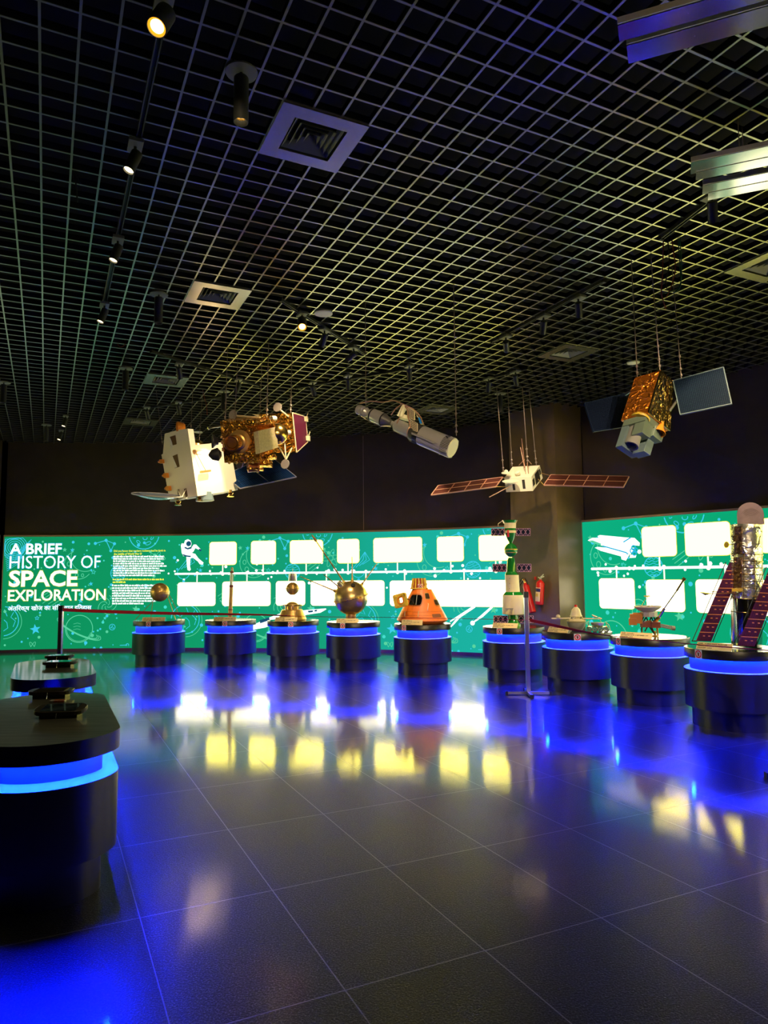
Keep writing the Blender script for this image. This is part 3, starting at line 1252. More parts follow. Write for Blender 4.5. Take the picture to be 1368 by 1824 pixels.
def ped_center(px, y_front, base_r):
    f = Pz(px, y_front, 0)
    d = V((f.x, f.y, 0)).normalized()
    c = f + d * base_r
    # keep it on the sight line of px at its own depth
    c2 = P(px, y_front, c.y)
    return V((c2.x, c.y, 0))


def hand_sign(mb, c, ex, ey, n, w):
    # small square notice: white ground, red ring, dark raised palm
    def at(x, y, o):
        return c + ex * (x * w) + ey * (y * w) + n * o
    mb.add([at(-.5, -.5, .002), at(.5, -.5, .002), at(.5, .5, .002), at(-.5, .5, .002)], [(0, 1, 2, 3)], 0)
    N = 24
    vs, fs = [], []
    for k in range(N):
        t = 2 * PI * k / N
        vs += [at(.44 * math.cos(t), .44 * math.sin(t), .0035), at(.30 * math.cos(t), .30 * math.sin(t), .0035)]
    for k in range(N):
        k2 = (k + 1) % N
        fs.append((2 * k, 2 * k2, 2 * k2 + 1, 2 * k + 1))
    mb.add(vs, fs, 1)
    palm = [(-.10, -.2), (.10, -.2), (.13, .02), (.19, .10), (.16, .13), (.08, .07), (.07, .2), (.03, .2), (.02, .08), (.0, .23), (-.04, .23),
            (-.04, .08), (-.07, .2), (-.11, .19), (-.10, .0)]
    ctr = at(0, 0, .0035)
    pv = [ctr] + [at(x, y, .0035) for x, y in palm]
    mb.add(pv, [(0, k + 1, (k + 1) % len(palm) + 1) for k in range(len(palm))], 2)
    mb.add([at(-.3, .27, .004), at(-.27, .3, .004), at(.3, -.27, .004), at(.27, -.3, .004)], [(0, 1, 2, 3)], 1)


def pedestal(px, y_front, rl, label, sticker_px, sticker_py):
    rb, rd, rn = rl * 0.885, rl * 1.02, rl * 0.89
    c = ped_center(px, y_front, rb)
    t = thing('display_pedestal', c, label, 'pedestal', 'round black pedestals in front of the displays')
    up = V((0, 0, 1))
    mb = MB()
    mb.lathe(c, up, [(Z_LIDB, rl), (Z_LID - .004, rl), (Z_LID - .001, rl - .002)], 64, 0, True, False)
    # hollow underneath: a rim hides the lamps
    mb.lathe(c, up, [(Z_LIDB + .022, .0001), (Z_LIDB + .022, rl - .012), (Z_LIDB, rl - .012), (Z_LIDB, rl)], 64, 0, False, False)
    mb.lathe(c, up, [(Z_LID - .001, rl - .002), (Z_LID, rl - .006), (Z_LID, .0001)], 64, 1, False, False)
    mb.build('lid', [M['black'], M['lidtop']], t)
    mb = MB()
    mb.lathe(c, up, [(Z_LEDGE, rn), (Z_LIDB + .022, rn)], 64)
    mb.build('neck', M['neck'], t)
    mb = MB()
    mb.lathe(c, up, [(Z_DRUMB, .0001), (Z_DRUMB, rd), (Z_LEDGE - .003, rd)], 64, 0, True, False)
    mb.lathe(c, up, [(Z_LEDGE - .003, rd), (Z_LEDGE, rd - .003), (Z_LEDGE, .0001)], 64, 1, False, False)
    mb.build('drum', [M['drum'], M['ledge']], t)
    mb = MB()
    mb.lathe(c, up, [(0, rb), (Z_DRUMB, rb)], 64)
    mb.build('base', M['drum'], t)
    # led strip stuck to the underside of the lid
    mb = MB()
    r1 = rl - .026
    mb.lathe(c, up, [(Z_LIDB + .021, r1 - .005), (Z_LIDB + .016, r1 - .005), (Z_LIDB + .016, r1 + .005), (Z_LIDB + .021, r1 + .005)], 64, 0, False, False)
    for k in range(56):
        a = 2 * PI * k / 56
        mb.obox(c + V((r1 * math.cos(a), r1 * math.sin(a), Z_LIDB + .0135)), V((math.cos(a), math.sin(a), 0)) * .004,
                V((-math.sin(a), math.cos(a), 0)) * .006, V((0, 0, .002)), 1)
    mb.build('led_strip', [M['led'], M['dot']], t)
    # notice on the lid's rim
    sp = P(sticker_px, sticker_py, c.y)
    dx = sp.x - c.x
    toward = V((-c.x, -c.y, 0)).normalized()
    side = V((-toward.y, toward.x, 0))
    if side.x < 0:
        side = -side
    lat = max(-.9, min(.9, dx / rl))
    n = side * lat + toward * math.sqrt(1 - lat * lat)
    ex = V((-n.y, n.x, 0))
    if ex.x < 0:
        ex = -ex
    mb = MB()
    hand_sign(mb, c + n * rl + V((0, 0, (Z_LID + Z_LIDB) / 2)), ex, V((0, 0, 1)), n, 0.086)
    s = mb.build('warning_sticker', [M['white'], M['redink'], M['ink']], t)
    s['label'] = 'square white sticker with a red prohibition ring and hand'
    return c


PD = [(282, 1185.8, 'black round pedestal under the small sphere model on thin legs, leftmost of the row', 266, 1112),
      (410, 1185.8, 'black round pedestal under the slim bronze rocket model', 401, 1112),
      (522, 1188.8, 'black round pedestal under the bronze model with conical base and caged ball', 518, 1112),
      (630, 1195, 'black round pedestal under the big polished sphere bristling with antennas', 611, 1113.5),
      (753.5, 1204, 'black round pedestal under the orange cone capsule', 720.5, 1117.5),
      (917, 1217, 'black round pedestal under the tall green and white station model', 891, 1125.5),
      (1031, 1236.7, 'black round pedestal under the small cream lander model', 1028.5, 1135),
      (1162, 1259, 'black round pedestal under the dish probe model', 1106, 1145),
      (1312, 1305, 'black round pedestal under the silver telescope model, nearest on the right', 1251.5, 1162)]
PD.append((684 + 4.35 / 5.5 * 1251, 1390, 'black round pedestal next in the row, beyond the right edge of the picture', 684 + 4.3 / 5.5 * 1251, 1240))
PC = [pedestal(px, y, 0.442 if k < 6 else 0.447, lab, sx, sy) for k, (px, y, lab, sx, sy) in enumerate(PD)]



# ------------------------------------------------------------------ name plaques
def plaque(k, lines, xl, xr, yb, wide, label, rim=.045):
    c = PC[k]
    # the card leans on the front of the lid
    base = P((xl + xr) / 2, yb, 1)
    d = ray((xl + xr) / 2, yb)
    tt = (Z_LID + .001 - EYE) / d.z
    p = V((0, 0, EYE)) + d * tt
    toward = V((-c.x, -c.y, 0)).normalized()
    rl = 0.44
    off = V((p.x - c.x, p.y - c.y, 0))
    if off.length > rl - .05:
        off = off.normalized() * (rl - .05)
    side = V((-toward.y, toward.x, 0))
    if side.x < 0:
        side = -side
    # stands along the rim, turned with it
    lat = max(-.28, min(.28, (P((xl + xr) / 2, yb, c.y) - c).x))
    sn = lat / (rl - .05)
    rad = side * sn + toward * math.sqrt(1 - sn * sn)
    tan = V((-rad.y, rad.x, 0))
    side = tan if tan.x > 0 else -tan
    toward = rad
    p = c + rad * (rl - .05 - (-.012 if rim < .03 else 0)) + V((0, 0, Z_LID + .002))
    ey = (V((0, 0, 1)) * .82 - toward * .57).normalized() if rim > .03 else (V((0, 0, 1)) * .97 - toward * .24).normalized()
    n = side.cross(ey)
    if n.dot(toward) < 0:
        n = -n
    h = 0.078
    t = thing('name_plaque', p, label, 'plaque', 'cream name plaques on the pedestals')
    mb = MB()
    mb.obox(p + ey * (h / 2), side * (wide / 2), ey * (h / 2), n * .003)
    mb.build('card', M['plaque'], t)
    mb = MB()
    for i, ln in enumerate(lines):
        w = min(wide * .94, wide * .045 * len(ln) * .62 * 1.0)
        plane_text(mb, ln, p - side * (wide * .47) + ey * (h * (.70 - .29 * i)) + n * .0042, side, ey, min(wide * .94, .0098 * len(ln)), h * .17, 0, 0.03)
    mb.build('lettering', M['ink'], t)
    # prop that keeps the card up
    if rim < .02:
        return
    mb = MB()
    a = p + ey * (h * .85) - n * .004
    mb.bar(a, V((a.x, a.y, Z_LID)) - toward * .03, .03, .002)
    mb.build('prop', M['plaque'], t)


plaque(0, ['NAME : SPUTNIK 1', 'LAUNCHING DATE : 4 OCTOBER 1957', 'COUNTRY : RUSSIA'], 254, 294, 1106, .385, 'cream plaque in front of the small sphere model on thin legs')
plaque(1, ['NAME : EXPLORER 1', 'LAUNCHING DATE : 1 FEBRUARY 1958', 'COUNTRY : U.S.A'], 380, 421, 1105, .385, 'cream plaque in front of the slim bronze rocket')
plaque(2, ['NAME : SPUTNIK 2', 'LAUNCHING DATE : 3 NOVEMBER 1957', 'COUNTRY : RUSSIA'], 489, 530, 1104.5, .385, 'cream plaque in front of the conical base model with caged ball')
plaque(3, ['NAME : LUNA 1', 'LAUNCHING DATE : 2 JANUARY 1959', 'COUNTRY : RUSSIA'], 598.5, 638, 1106, .36, 'cream plaque under the big antenna sphere')
plaque(4, ['NAME : APOLLO 11', 'LAUNCHING DATE : 16 JULY 1969', 'COUNTRY : U.S.A'], 715, 754.5, 1112, .345, 'cream plaque in front of the orange capsule', .012)
plaque(5, ['NAME : SALYUT 1', 'LAUNCHING DATE : 19 APRIL 1971', 'COUNTRY : RUSSIA'], 877, 922, 1119, .365, 'cream plaque at the foot of the green and white station')
plaque(6, ['NAME : LUNA 17', 'LAUNCHING DATE : 17 NOV 1970', 'COUNTRY : RUSSIA'], 973, 1016, 1125.5, .325, 'cream plaque in front of the cream lander')
plaque(7, ['NAME - VOYAGER 1', 'LAUNCHING DATE - 5 SEPTEMBER 1977', 'COUNTRY - U.S.A'], 1105, 1163, 1137, .38, 'cream plaque in front of the dish probe')
plaque(8, ['NAME - HUBBLE SPACE TELESCOPE', 'LAUNCHING DATE - 24 APRIL 1990', 'COUNTRY - U.S.A'], 1244, 1305, 1151.5, .345, 'cream plaque at the foot of the silver telescope')


# ------------------------------------------------------------------ long tables with tablets
def barrel(a0, a1, b0, b1, bulge, inset=0.0, z=0.0, rc=0.035):
    a0 += inset * .6; a1 -= inset * .6; b0 += inset; b1 -= inset
    w = (b1 - b0) / 2
    cb = (b0 + b1) / 2
    bl = bulge * (w / (w + inset)) ** 2
    R = (w * w + bl * bl) / (2 * bl)
    pts = []
    h = math.asin(w / R)
    N = 22
    for k in range(N + 1):                      # near end, left to right
        t = -h + 2 * h * k / N
        pts.append((cb + R * math.sin(t), a0 - (R * math.cos(t) - (R - bl))))
    for k in range(N + 1):                      # far end, right to left
        t = h - 2 * h * k / N
        pts.append((cb + R * math.sin(t), a1 + (R * math.cos(t) - (R - bl))))
    # round the four corners
    out = []
    n = len(pts)
    corners = {0, N, N + 1, 2 * N + 1}
    for i in range(n):
        b, a = pts[i]
        if i in corners:
            p, q_ = V((*pts[i - 1], 0)), V((*pts[(i + 1) % n], 0))
            m = V((b, a, 0))
            p = m + (p - m).normalized() * min(rc, (p - m).length * .9)
            q_ = m + (q_ - m).normalized() * min(rc, (q_ - m).length * .9)
            for k in range(5):
                t = k / 4
                s = p * (1 - t) ** 2 + m * 2 * t * (1 - t) + q_ * t * t
                out.append((s.x, s.y))
        else:
            out.append((b, a))
    return [AB(a, b, z) for b, a in out]


def ring_solid(mb, lo, hi, mside=0, mtop=0, mbot=0):
    n = len(lo)
    mb.add(lo + hi, [(i, (i + 1) % n, n + (i + 1) % n, n + i) for i in range(n)], mside, True)
    mb.add(hi, [tuple(range(n))], mtop)
    mb.add(lo, [tuple(range(n - 1, -1, -1))], mbot)


def table(a0, a1, b0, b1, label):
    c = AB((a0 + a1) / 2, (b0 + b1) / 2)
    t = thing('display_table', c, label, 'table')
    bu = 0.25
    mb = MB()
    ring_solid(mb, barrel(a0, a1, b0, b1, bu, 0, .697), barrel(a0, a1, b0, b1, bu, 0, .765), 0, 1, 0)
    mb.build('table_top', [M['black'], M['wood']], t, 0.003)
    mb = MB()
    oo, ii = barrel(a0, a1, b0, b1, bu, 0, .697), barrel(a0, a1, b0, b1, bu, .012, .697)
    n = len(oo)
    dz_ = V((0, 0, .022))
    ol, il = [p - dz_ for p in oo], [p - dz_ for p in ii]
    fs = []
    for i in range(n):
        j = (i + 1) % n
        fs += [(i, j, 2 * n + j, 2 * n + i), (n + i, n + j, 3 * n + j, 3 * n + i), (2 * n + i, 2 * n + j, 3 * n + j, 3 * n + i), (i, j, n + j, n + i)]
    mb.add(oo + ii + ol + il, fs, 0, True)
    mb.build('rim', M['black'], t)
    mb = MB()
    ring_solid(mb, barrel(a0, a1, b0, b1, bu, .075, .565), barrel(a0, a1, b0, b1, bu, .075, .697))
    mb.build('neck', M['neck'], t)
    mb = MB()
    ring_solid(mb, barrel(a0, a1, b0, b1, bu, .004, .215), barrel(a0, a1, b0, b1, bu, .004, .565), 0, 1, 0)
    mb.build('drum', [M['drum'], M['ledge']], t)
    mb = MB()
    ring_solid(mb, barrel(a0, a1, b0, b1, bu, .07, 0), barrel(a0, a1, b0, b1, bu, .07, .215))
    mb.build('base', M['drum'], t)
    mb = MB()
    oo, ii = barrel(a0, a1, b0, b1, bu, .020, .696), barrel(a0, a1, b0, b1, bu, .030, .696)
    ol, il = [p - V((0, 0, .005)) for p in oo], [p - V((0, 0, .005)) for p in ii]
    n = len(oo)
    vs = oo + ii + ol + il
    fs = []
    for i in range(n):
        j = (i + 1) % n
        fs += [(2 * n + i, 2 * n + j, 3 * n + j, 3 * n + i), (i, j, 2 * n + j, 2 * n + i), (n + i, n + j, 3 * n + j, 3 * n + i)]
    mb.add(vs, fs, 0)
    per = 0
    nxt = 0
    for i in range(n):
        p, q_ = ol[i], ol[(i + 1) % n]
        L = (q_ - p).length
        while nxt < per + L:
            u = p.lerp(q_, (nxt - per) / L)
            d = (q_ - p).normalized()
            s = d.cross(V((0, 0, 1)))
            mb.obox(u + (il[i] - ol[i]) * .5 - V((0, 0, .002)), d * .006, s * .004, V((0, 0, .002)), 1)
            nxt += 0.05
        per += L
    mb.build('led_strip', [M['led'], M['dot']], t)
    return t


table(3.79, 4.87, -.285, .36, 'black barrel-shaped table with glowing blue neck, in the left foreground')
table(0.8, 1.9, 4.35, 5.0, 'black barrel-shaped table with glowing blue neck, beyond the right edge of the picture')
table(6.04, 7.02, -.215, .385, 'pale-lit barrel-shaped table behind the foreground one, glowing blue underneath')


def tablet(px, py, zt, L, label, tilt):
    tilt = math.radians(tilt)
    p = Pz(px, py, zt + .04)
    p = V((p.x, p.y, zt))
    u = (GB * .985 + GA * -.10).normalized()
    u = V((1, 0.10, 0)).normalized()
    f = V((-u.y, u.x, 0))                     # away from the viewer
    ey = (f * math.cos(tilt) + V((0, 0, 1)) * math.sin(tilt)).normalized()
    n = u.cross(ey).normalized()
    t = thing('tablet', p, label, 'tablet', 'black tablets standing on the tables')
    c = p + V((0, 0, .036))
    W2, H2 = L / 2, .072

    def outline(sx, sy, r, o):
        pts = []
        for cx_, cy_, a0 in [(1, -1, -PI / 2), (1, 1, 0), (-1, 1, PI / 2), (-1, -1, PI)]:
            for k in range(6):
                a = a0 + PI / 2 * k / 5
                pts.append(c + u * (cx_ * (sx - r) + r * math.cos(a)) + ey * (cy_ * (sy - r) + r * math.sin(a)) + n * o)
        return pts
    mb = MB()
    mb.prism(outline(W2, H2, .058, -.012), n * .022)
    mb.build('case', M['bronze'], t, .003)
    mb = MB()
    mb.prism(outline(W2 * .70, H2 * .80, .006, .010), n * .0016)
    mb.build('screen', M['screen'], t)
    mb = MB()
    lo = [p + u * (sx * W2 * .74) + f * (fy * .045) for sx, fy in [(-1, -1), (1, -1), (1, 1), (-1, 1)]]
    hi = [c + u * (sx * W2 * .74) + ey * (fy * .045) - n * .012 for sx, fy in [(-1, -1), (1, -1), (1, 1), (-1, 1)]]
    mb.hexa(lo + hi)
    mb.build('stand', M['bronze'], t)
    a = c - ey * (H2 * 1.0) + n * .004
    mb = MB()
    mb.tube([a, a - V((0, 0, .02)) - f * .006, V((a.x, a.y, zt + .002)) - f * .012], .0022, 6)
    mb.build('tether', M['steel'], t)


tablet(109, 1262, .765, .262, 'black tablet nearest the viewer on the foreground table, with dark glass screen', 9)
tablet(92, 1230, .765, .262, 'black tablet with green reflection, second on the foreground table', 2)
tablet(107, 1179, .765, .27, 'black tablet at the near end of the rear table', 1)
tablet(106, 1168, .765, .245, 'black tablet farther back on the rear table', 1)
p = Pz(103, 1250.5, .766)
t = thing('pen_sleeve', p, 'small orange and white printed strip behind the nearest tablet', 'strip')
mb = MB()
mb.box(p + V((0, 0, .006)), .092, .028, .012)
mb.build('body', M['white'], t, .003)
mb = MB()
mb.box(p + V((.012, 0, .0128)), .06, .02, .002)
mb.box(p + V((.012, -.0145, .006)), .06, .002, .008)
mb.build('printed_band', M['capsule'], t)


# ------------------------------------------------------------------ barrier posts and red webbing
def stanchion(foot, h, label, yaw=0.1):
    t = thing('barrier_post', foot, label, 'barrier post', 'steel barrier posts with red webbing')
    mb = MB()
    mb.box(foot + V((0, 0, h / 2 + .02)), .052, .052, h - .04)
    mb.build('post', M['steel'], t, .004)
    mb = MB()
    mb.box(foot + V((0, 0, h - .035)), .058, .058, .075)
    mb.build('cassette', M['blackm'], t, .004)
    u, v = V((math.cos(yaw), math.sin(yaw), 0)), V((-math.sin(yaw), math.cos(yaw), 0))
    mb = MB()
    mb.obox(foot + V((0, 0, .028)), u * .26, v * .018, V((0, 0, .016)))
    mb.obox(foot + V((0, 0, .0285)), v * .26, u * .018, V((0, 0, .016)))
    mb.build('cross_foot', M['steel'], t)
    for d in (u, -u, v, -v):
        mb = MB()
        mb.obox(foot + d * .272 + V((0, 0, .023)), d * .014, V((-d.y, d.x, 0)) * .022, V((0, 0, .023)))
        mb.build('end_cap', M['blackm'], t)
    return foot + V((0, 0, h))


S1 = stanchion(Pz(941.5, 1238), 1.285, 'steel barrier post standing between the green station and cream lander pedestals', -0.05)
f0 = P(107, 1150, 9.3)
S0 = stanchion(V((f0.x, f0.y, 0)), 1.15, 'dark steel barrier post behind the rear table at left', 0.2)
f2 = V((3.06, 5.28, 0))
S2 = stanchion(f2, 1.27, 'barrier post at the right edge, only its black-capped foot in view', -0.05)


def webbing(pts, w, label, twist):
    pts = smoothpath(pts, 10)
    mb = MB()
    vs = []
    n = len(pts)
    for i, p_ in enumerate(pts):
        d = (pts[min(i + 1, n - 1)] - pts[max(i - 1, 0)]).normalized()
        s = d.cross(V((0, 0, 1))).normalized()
        up = s.cross(d)
        a = twist(i / (n - 1))
        e = up * math.cos(a) + s * math.sin(a)
        o_ = up * -math.sin(a) + s * math.cos(a)
        vs += [p_ + e * w / 2 + o_ * .0008, p_ - e * w / 2 + o_ * .0008, p_ - e * w / 2 - o_ * .0008, p_ + e * w / 2 - o_ * .0008]
    fs = [(4 * i + k, 4 * i + (k + 1) % 4, 4 * i + 4 + (k + 1) % 4, 4 * i + 4 + k) for i in range(n - 1) for k in range(4)]
    mb.add(vs, fs)
    o = mb.build('barrier_belt', M['redbelt'])
    tag(o, label, 'barrier belt')


webbing([P(112, 1086, 9.27), P(168, 1088.5, 9.3), P(300, 1092.5, 9.3), P(460, 1095, 9.25), P(560, 1098.5, 9.2), P(700, 1100, 9.1), P(870, 1103, 8.95), P(936, 1104.5, 8.76)],
        .044, 'red webbing strung across in front of the left pedestals', lambda t: 0.25 if t < .2 else 0.25 + 1.15 * min(1, (t - .2) * 3.0))
webbing([P(944, 1104.5, 8.73), P(1000, 1117, 8.3), P(1049, 1127, 7.9), P(1087, 1132.5, 7.6), P(1228, 1147, 6.7), P(1368, 1158.5, 5.85), P(1452, 1166, 5.3)],
        .044, 'red webbing sagging past the right pedestals out of view', lambda t: 0.35 + .95 * min(1, t * 1.9))

# ------------------------------------------------------------------ fire extinguishers on the column
nf = V((c2.y - c1.y, -(c2.x - c1.x), 0)).normalized()
if nf.y > 0:
    nf = -nf


def on_col(px, py, off):
    d = ray(px, py)
    w_ = c1 - V((0, 0, EYE))
    tt = (V((w_.x, w_.y, 0)).dot(nf)) / V((d.x, d.y, 0)).dot(nf)
    return V((0, 0, EYE)) + d * tt + nf * off


p0, p1 = on_col(967.5, 1077, .105), on_col(969.5, 1034, .105)
t = thing('fire_extinguisher', p0, 'upright red fire extinguisher with a blue and cream label on the dark column', 'fire extinguisher')
ax = (p1 - p0).normalized()
Lh = (p1 - p0).length
mb = MB()
mb.lathe(p0, ax, [(0, .055), (.012, .07), (Lh - .05, .07), (Lh - .015, .05), (Lh, .022), (Lh + .02, .02)], 24)
mb.build('cylinder', M['red'], t)
sd = ax.cross(nf).normalized()
if sd.x < 0:
    sd = -sd
mb = MB()
for k in range(8):
    a0, a1 = -1.0 + 1.7 * k / 8, -1.0 + 1.7 * (k + 1) / 8
    r_ = .0715
    for z0_, z1_, mi in [(.06, .22, 0), (.222, .272, 1), (.278, .292, 0)]:
        e0, e1 = nf * math.cos(a0) + sd * math.sin(a0), nf * math.cos(a1) + sd * math.sin(a1)
        mb.add([p0 + ax * z0_ + e0 * r_, p0 + ax * z0_ + e1 * r_, p0 + ax * z1_ + e1 * r_, p0 + ax * z1_ + e0 * r_], [(0, 1, 2, 3)], mi)
lo = nf * math.cos(-.15) + sd * math.sin(-.15)
mb.add([p0 + ax * z_ + lo * .0722 + V((-lo.y, lo.x, 0)) * s_ for z_, s_ in [(.14, -.03), (.14, .03), (.19, .02), (.19, -.02)]], [(0, 1, 2, 3)], 2)
mb.build('label_band', [M['plaque'], mat('navy_label', (.02, .03, .18), .5), M['yellowp']], t)
mb = MB()
h0 = p1 + ax * .02
mb.lathe(h0, ax, [(0, .018), (.03, .018)], 12)
mb.bar(h0 + ax * .03, h0 + ax * .055 + sd * .07, .016, .012, nf)
mb.bar(h0 + ax * .04, h0 + ax * .09 + sd * .06, .014, .010, nf)
mb.bar(h0 + ax * .02, h0 + ax * .03 - sd * .05, .014, .012, nf)
mb.build('valve_handle', M['steel'], t)
mb = MB()
mb.obox(p1 - ax * .12 - nf * .082, sd * .02, ax * .05, nf * .014)
mb.build('wall_bracket', M['blackm'], t)

p0, p1 = on_col(959.5, 1091, .16), on_col(944.5, 1038, .14)
t = thing('fire_extinguisher', p0, 'tilted slim red fire extinguisher with a looped black hose', 'fire extinguisher')
ax = (p1 - p0).normalized()
Lh = (p1 - p0).length
mb = MB()
mb.lathe(p0, ax, [(0, .045), (.01, .06), (Lh - .06, .056), (Lh - .015, .035), (Lh, .016)], 24)
mb.build('cylinder', M['red'], t)
sd = ax.cross(nf).normalized()
if sd.x < 0:
    sd = -sd
mb = MB()
for k in range(6):
    a0, a1 = -1.1 + 1.3 * k / 6, -1.1 + 1.3 * (k + 1) / 6
    e0, e1 = nf * math.cos(a0) + sd * math.sin(a0), nf * math.cos(a1) + sd * math.sin(a1)
    mb.add([p0 + ax * z_ + e_ * .0625 for z_, e_ in [(.16, e0), (.16, e1), (.32, e1), (.32, e0)]], [(0, 1, 2, 3)], 0)
mb.build('label_band', M['plaque'], t)
mb = MB()
mb.lathe(p1, ax, [(0, .02), (.04, .018), (.05, .03), (.075, .034), (.085, .02)], 14)
mb.bar(p1 + ax * .06, p1 + ax * .075 - sd * .05, .014, .012, nf)
mb.build('valve_handle', M['goldm'], t)
mb = MB()
mb.tube(smoothpath([on_col(944, 1030, .12), on_col(936, 1044, .16), on_col(938, 1056, .17), on_col(946, 1052, .17), on_col(949, 1036, .15), on_col(941, 1030, .16), on_col(934, 1042, .17), on_col(931, 1055, .17)], 8), .009, 8)
mb.tube([on_col(933, 1045, .17), on_col(930, 1056, .17)], [.012, .02], 8)
mb.build('hose', M['blackm'], t)
mb = MB()
mb.obox(on_col(954, 1030, .01), V((c2 - c1).normalized()) * .016, V((0, 0, .028)), nf * .01)
o = mb.build('wall_hook', M['red'])
tag(o, 'small red hook plate on the column above the tilted extinguisher', 'hook')
# ------------------------------------------------------------------ models on the pedestals
def onlid(k):
    return PC[k] + V((0, 0, Z_LID))


def facing(c):
    tw = V((-c.x, -c.y, 0)).normalized()
    sd = V((tw.y, -tw.x, 0))
    if sd.x < 0:
        sd = -sd
    return tw, sd


UPV = V((0, 0, 1))

# 1. small sphere on four rods
c = onlid(0)
Y = c.y
t = thing('sphere_satellite_model', c, 'small bronze sphere held up by four thin swept rods on the leftmost pedestal', 'satellite model')
sc_ = P(284.7, 1055, Y)
mb = MB()
mb.sphere(sc_, .166, 36, 18)
mb.lathe(sc_ - V((0, 0, .006)), UPV, [(0, .1665), (.003, .172), (.009, .172), (.012, .1665)], 36, 0, True, False)
mb.build('body', M['brass'], t)
for (px, py), dy, (ax_, ay_) in [((240, 1103), -.12, (277, 1066)), ((268.5, 1097), .14, (273, 1065)), ((313, 1102.5), -.10, (296, 1055)), ((323, 1100), .10, (298, 1052))]:
    foot = P(px, py, Y + dy)
    foot.z = Z_LID
    v = V((foot.x - c.x, foot.y - c.y, 0))
    if v.length > .42:
        v = v.normalized() * .42
    foot = V((c.x + v.x, c.y + v.y, Z_LID + .006))
    a_ = P(ax_, ay_, Y + dy * .3)
    mb = MB()
    mb.tube([a_, foot], .0055, 6)
    mb.sphere(a_, .018, 10, 6)
    mb.build('rod', M['brass'], t)

# 2. slim rocket
c = onlid(1)
Y = c.y
t = thing('rocket_model', c, 'slim upright bronze rocket model with dark red bands', 'rocket model')
zb = Z_LID
top = P(413.5, 1010, Y)
foot = V((P(409.8, 1100, Y).x, Y, zb + .003))
ax = (top - foot).normalized()
H_ = (top - foot).length
mb = MB()
mb.lathe(foot, ax, [(0, .05), (.012, .05), (.014, .02), (.05, .016)], 16)
mb.build('stand', M['blackm'], t)
mb = MB()
mb.lathe(foot, ax, [(.05, .038), (.17, .038), (.172, .034), (.55, .034), (.552, .030), (.60, .030)], 16)
mb.build('booster', M['brass'], t)
mb = MB()
mb.lathe(foot, ax, [(.565, .036), (.605, .036)], 16)
mb.lathe(foot, ax, [(H_ - .105, .034), (H_ - .075, .034)], 16)
mb.lathe(foot, ax, [(.165, .041), (.18, .041)], 16)
mb.build('band', mat('dark_red_band', (.22, .02, .015), .4), t)
mb = MB()
for k in range(5):
    a = 2 * PI * k / 5
    e = V((math.cos(a), math.sin(a), 0)) * .029
    mb.tube([foot + ax * .60 + e, foot + ax * (H_ - .1) + e], .004, 5)
for k in range(8):
    mb.torus(foot + ax * (.61 + .016 * k * (H_ - .72) / .13), ax, .029, .003, 16, 5)
mb.lathe(foot, ax, [(.6, .018), (H_ - .1, .018)], 12)
mb.build('upper_stage', M['steel'], t)
mb = MB()
mb.lathe(foot, ax, [(H_ - .075, .024), (H_ - .02, .022), (H_, .006)], 14)
mb.build('nose', M['cream'], t)

# 3. conical base, caged ball
c = onlid(2)
Y = c.y
t = thing('capsule_stack_model', c, 'bronze model with a conical base, a caged ball and a small drum on top', 'satellite model')
cx_ = P(521, 1090, Y).x - .005
o3 = V((cx_, Y, Z_LID))
mb = MB()
mb.lathe(o3, UPV, [(0, .238), (.02, .245), (.17, .185), (.18, .17), (.18, .001)], 40)
mb.build('cone_base', M['brass'], t)
mb = MB()
mb.lathe(o3, UPV, [(.18, .12), (.245, .12), (.26, .112), (.29, .085), (.31, .04), (.315, .001)], 28)
mb.build('dome', M['brass'], t)
mb = MB()
mb.torus(o3 + V((0, 0, .258)), UPV, .165, .010, 36, 6)
for k in range(8):
    a = 2 * PI * k / 8 + .2
    e = V((math.cos(a), math.sin(a), 0))
    mb.bar(o3 + e * .15 + V((0, 0, .18)), o3 + e * .15 + V((0, 0, .258)), .012, .012)
    mb.bar(o3 + e * .12 + V((0, 0, .258)), o3 + e * .20 + V((0, 0, .258)), .010, .008)
    mb.lathe(o3 + e * .115 + V((0, 0, .215)), e, [(0, .018), (.012, .018)], 10)
mb.build('collar', M['goldm'], t)
sp = P(521.5, 1048.5, Y)
sp.x = cx_ + .004
mb = MB()
mb.sphere(sp, .110, 28, 14)
mb.torus(sp, UPV, .112, .006, 30, 6)
mb.build('ball', M['brass'], t)
mb = MB()
for k in range(4):
    a = 2 * PI * k / 4 + .5
    e = V((math.cos(a), math.sin(a), 0))
    mb.tube(smoothpath([o3 + e * .06 + V((0, 0, .30)), sp + e * .114 - V((0, 0, .05)), sp + e * .116 + V((0, 0, .05)), sp + e * .05 + V((0, 0, .125))], 5), .004, 6)
mb.build('cage', M['goldm'], t)
tz = P(521.5, 1035, Y).z
mb = MB()
mb.lathe(V((cx_ + .006, Y, tz)), UPV, [(0, .068), (.004, .07), (.125, .07), (.13, .066)], 28)
mb.build('top_drum', M['chrome'], t)
mb = MB()
mb.tube([V((cx_ + .008, Y, tz + .13)), V((cx_ + .008, Y, tz + .215))], .005, 6)
mb.tube([V((cx_ - .02, Y, tz + .13)), V((cx_ - .02, Y, tz + .155))], .006, 6)
mb.build('spike', M['steel'], t)

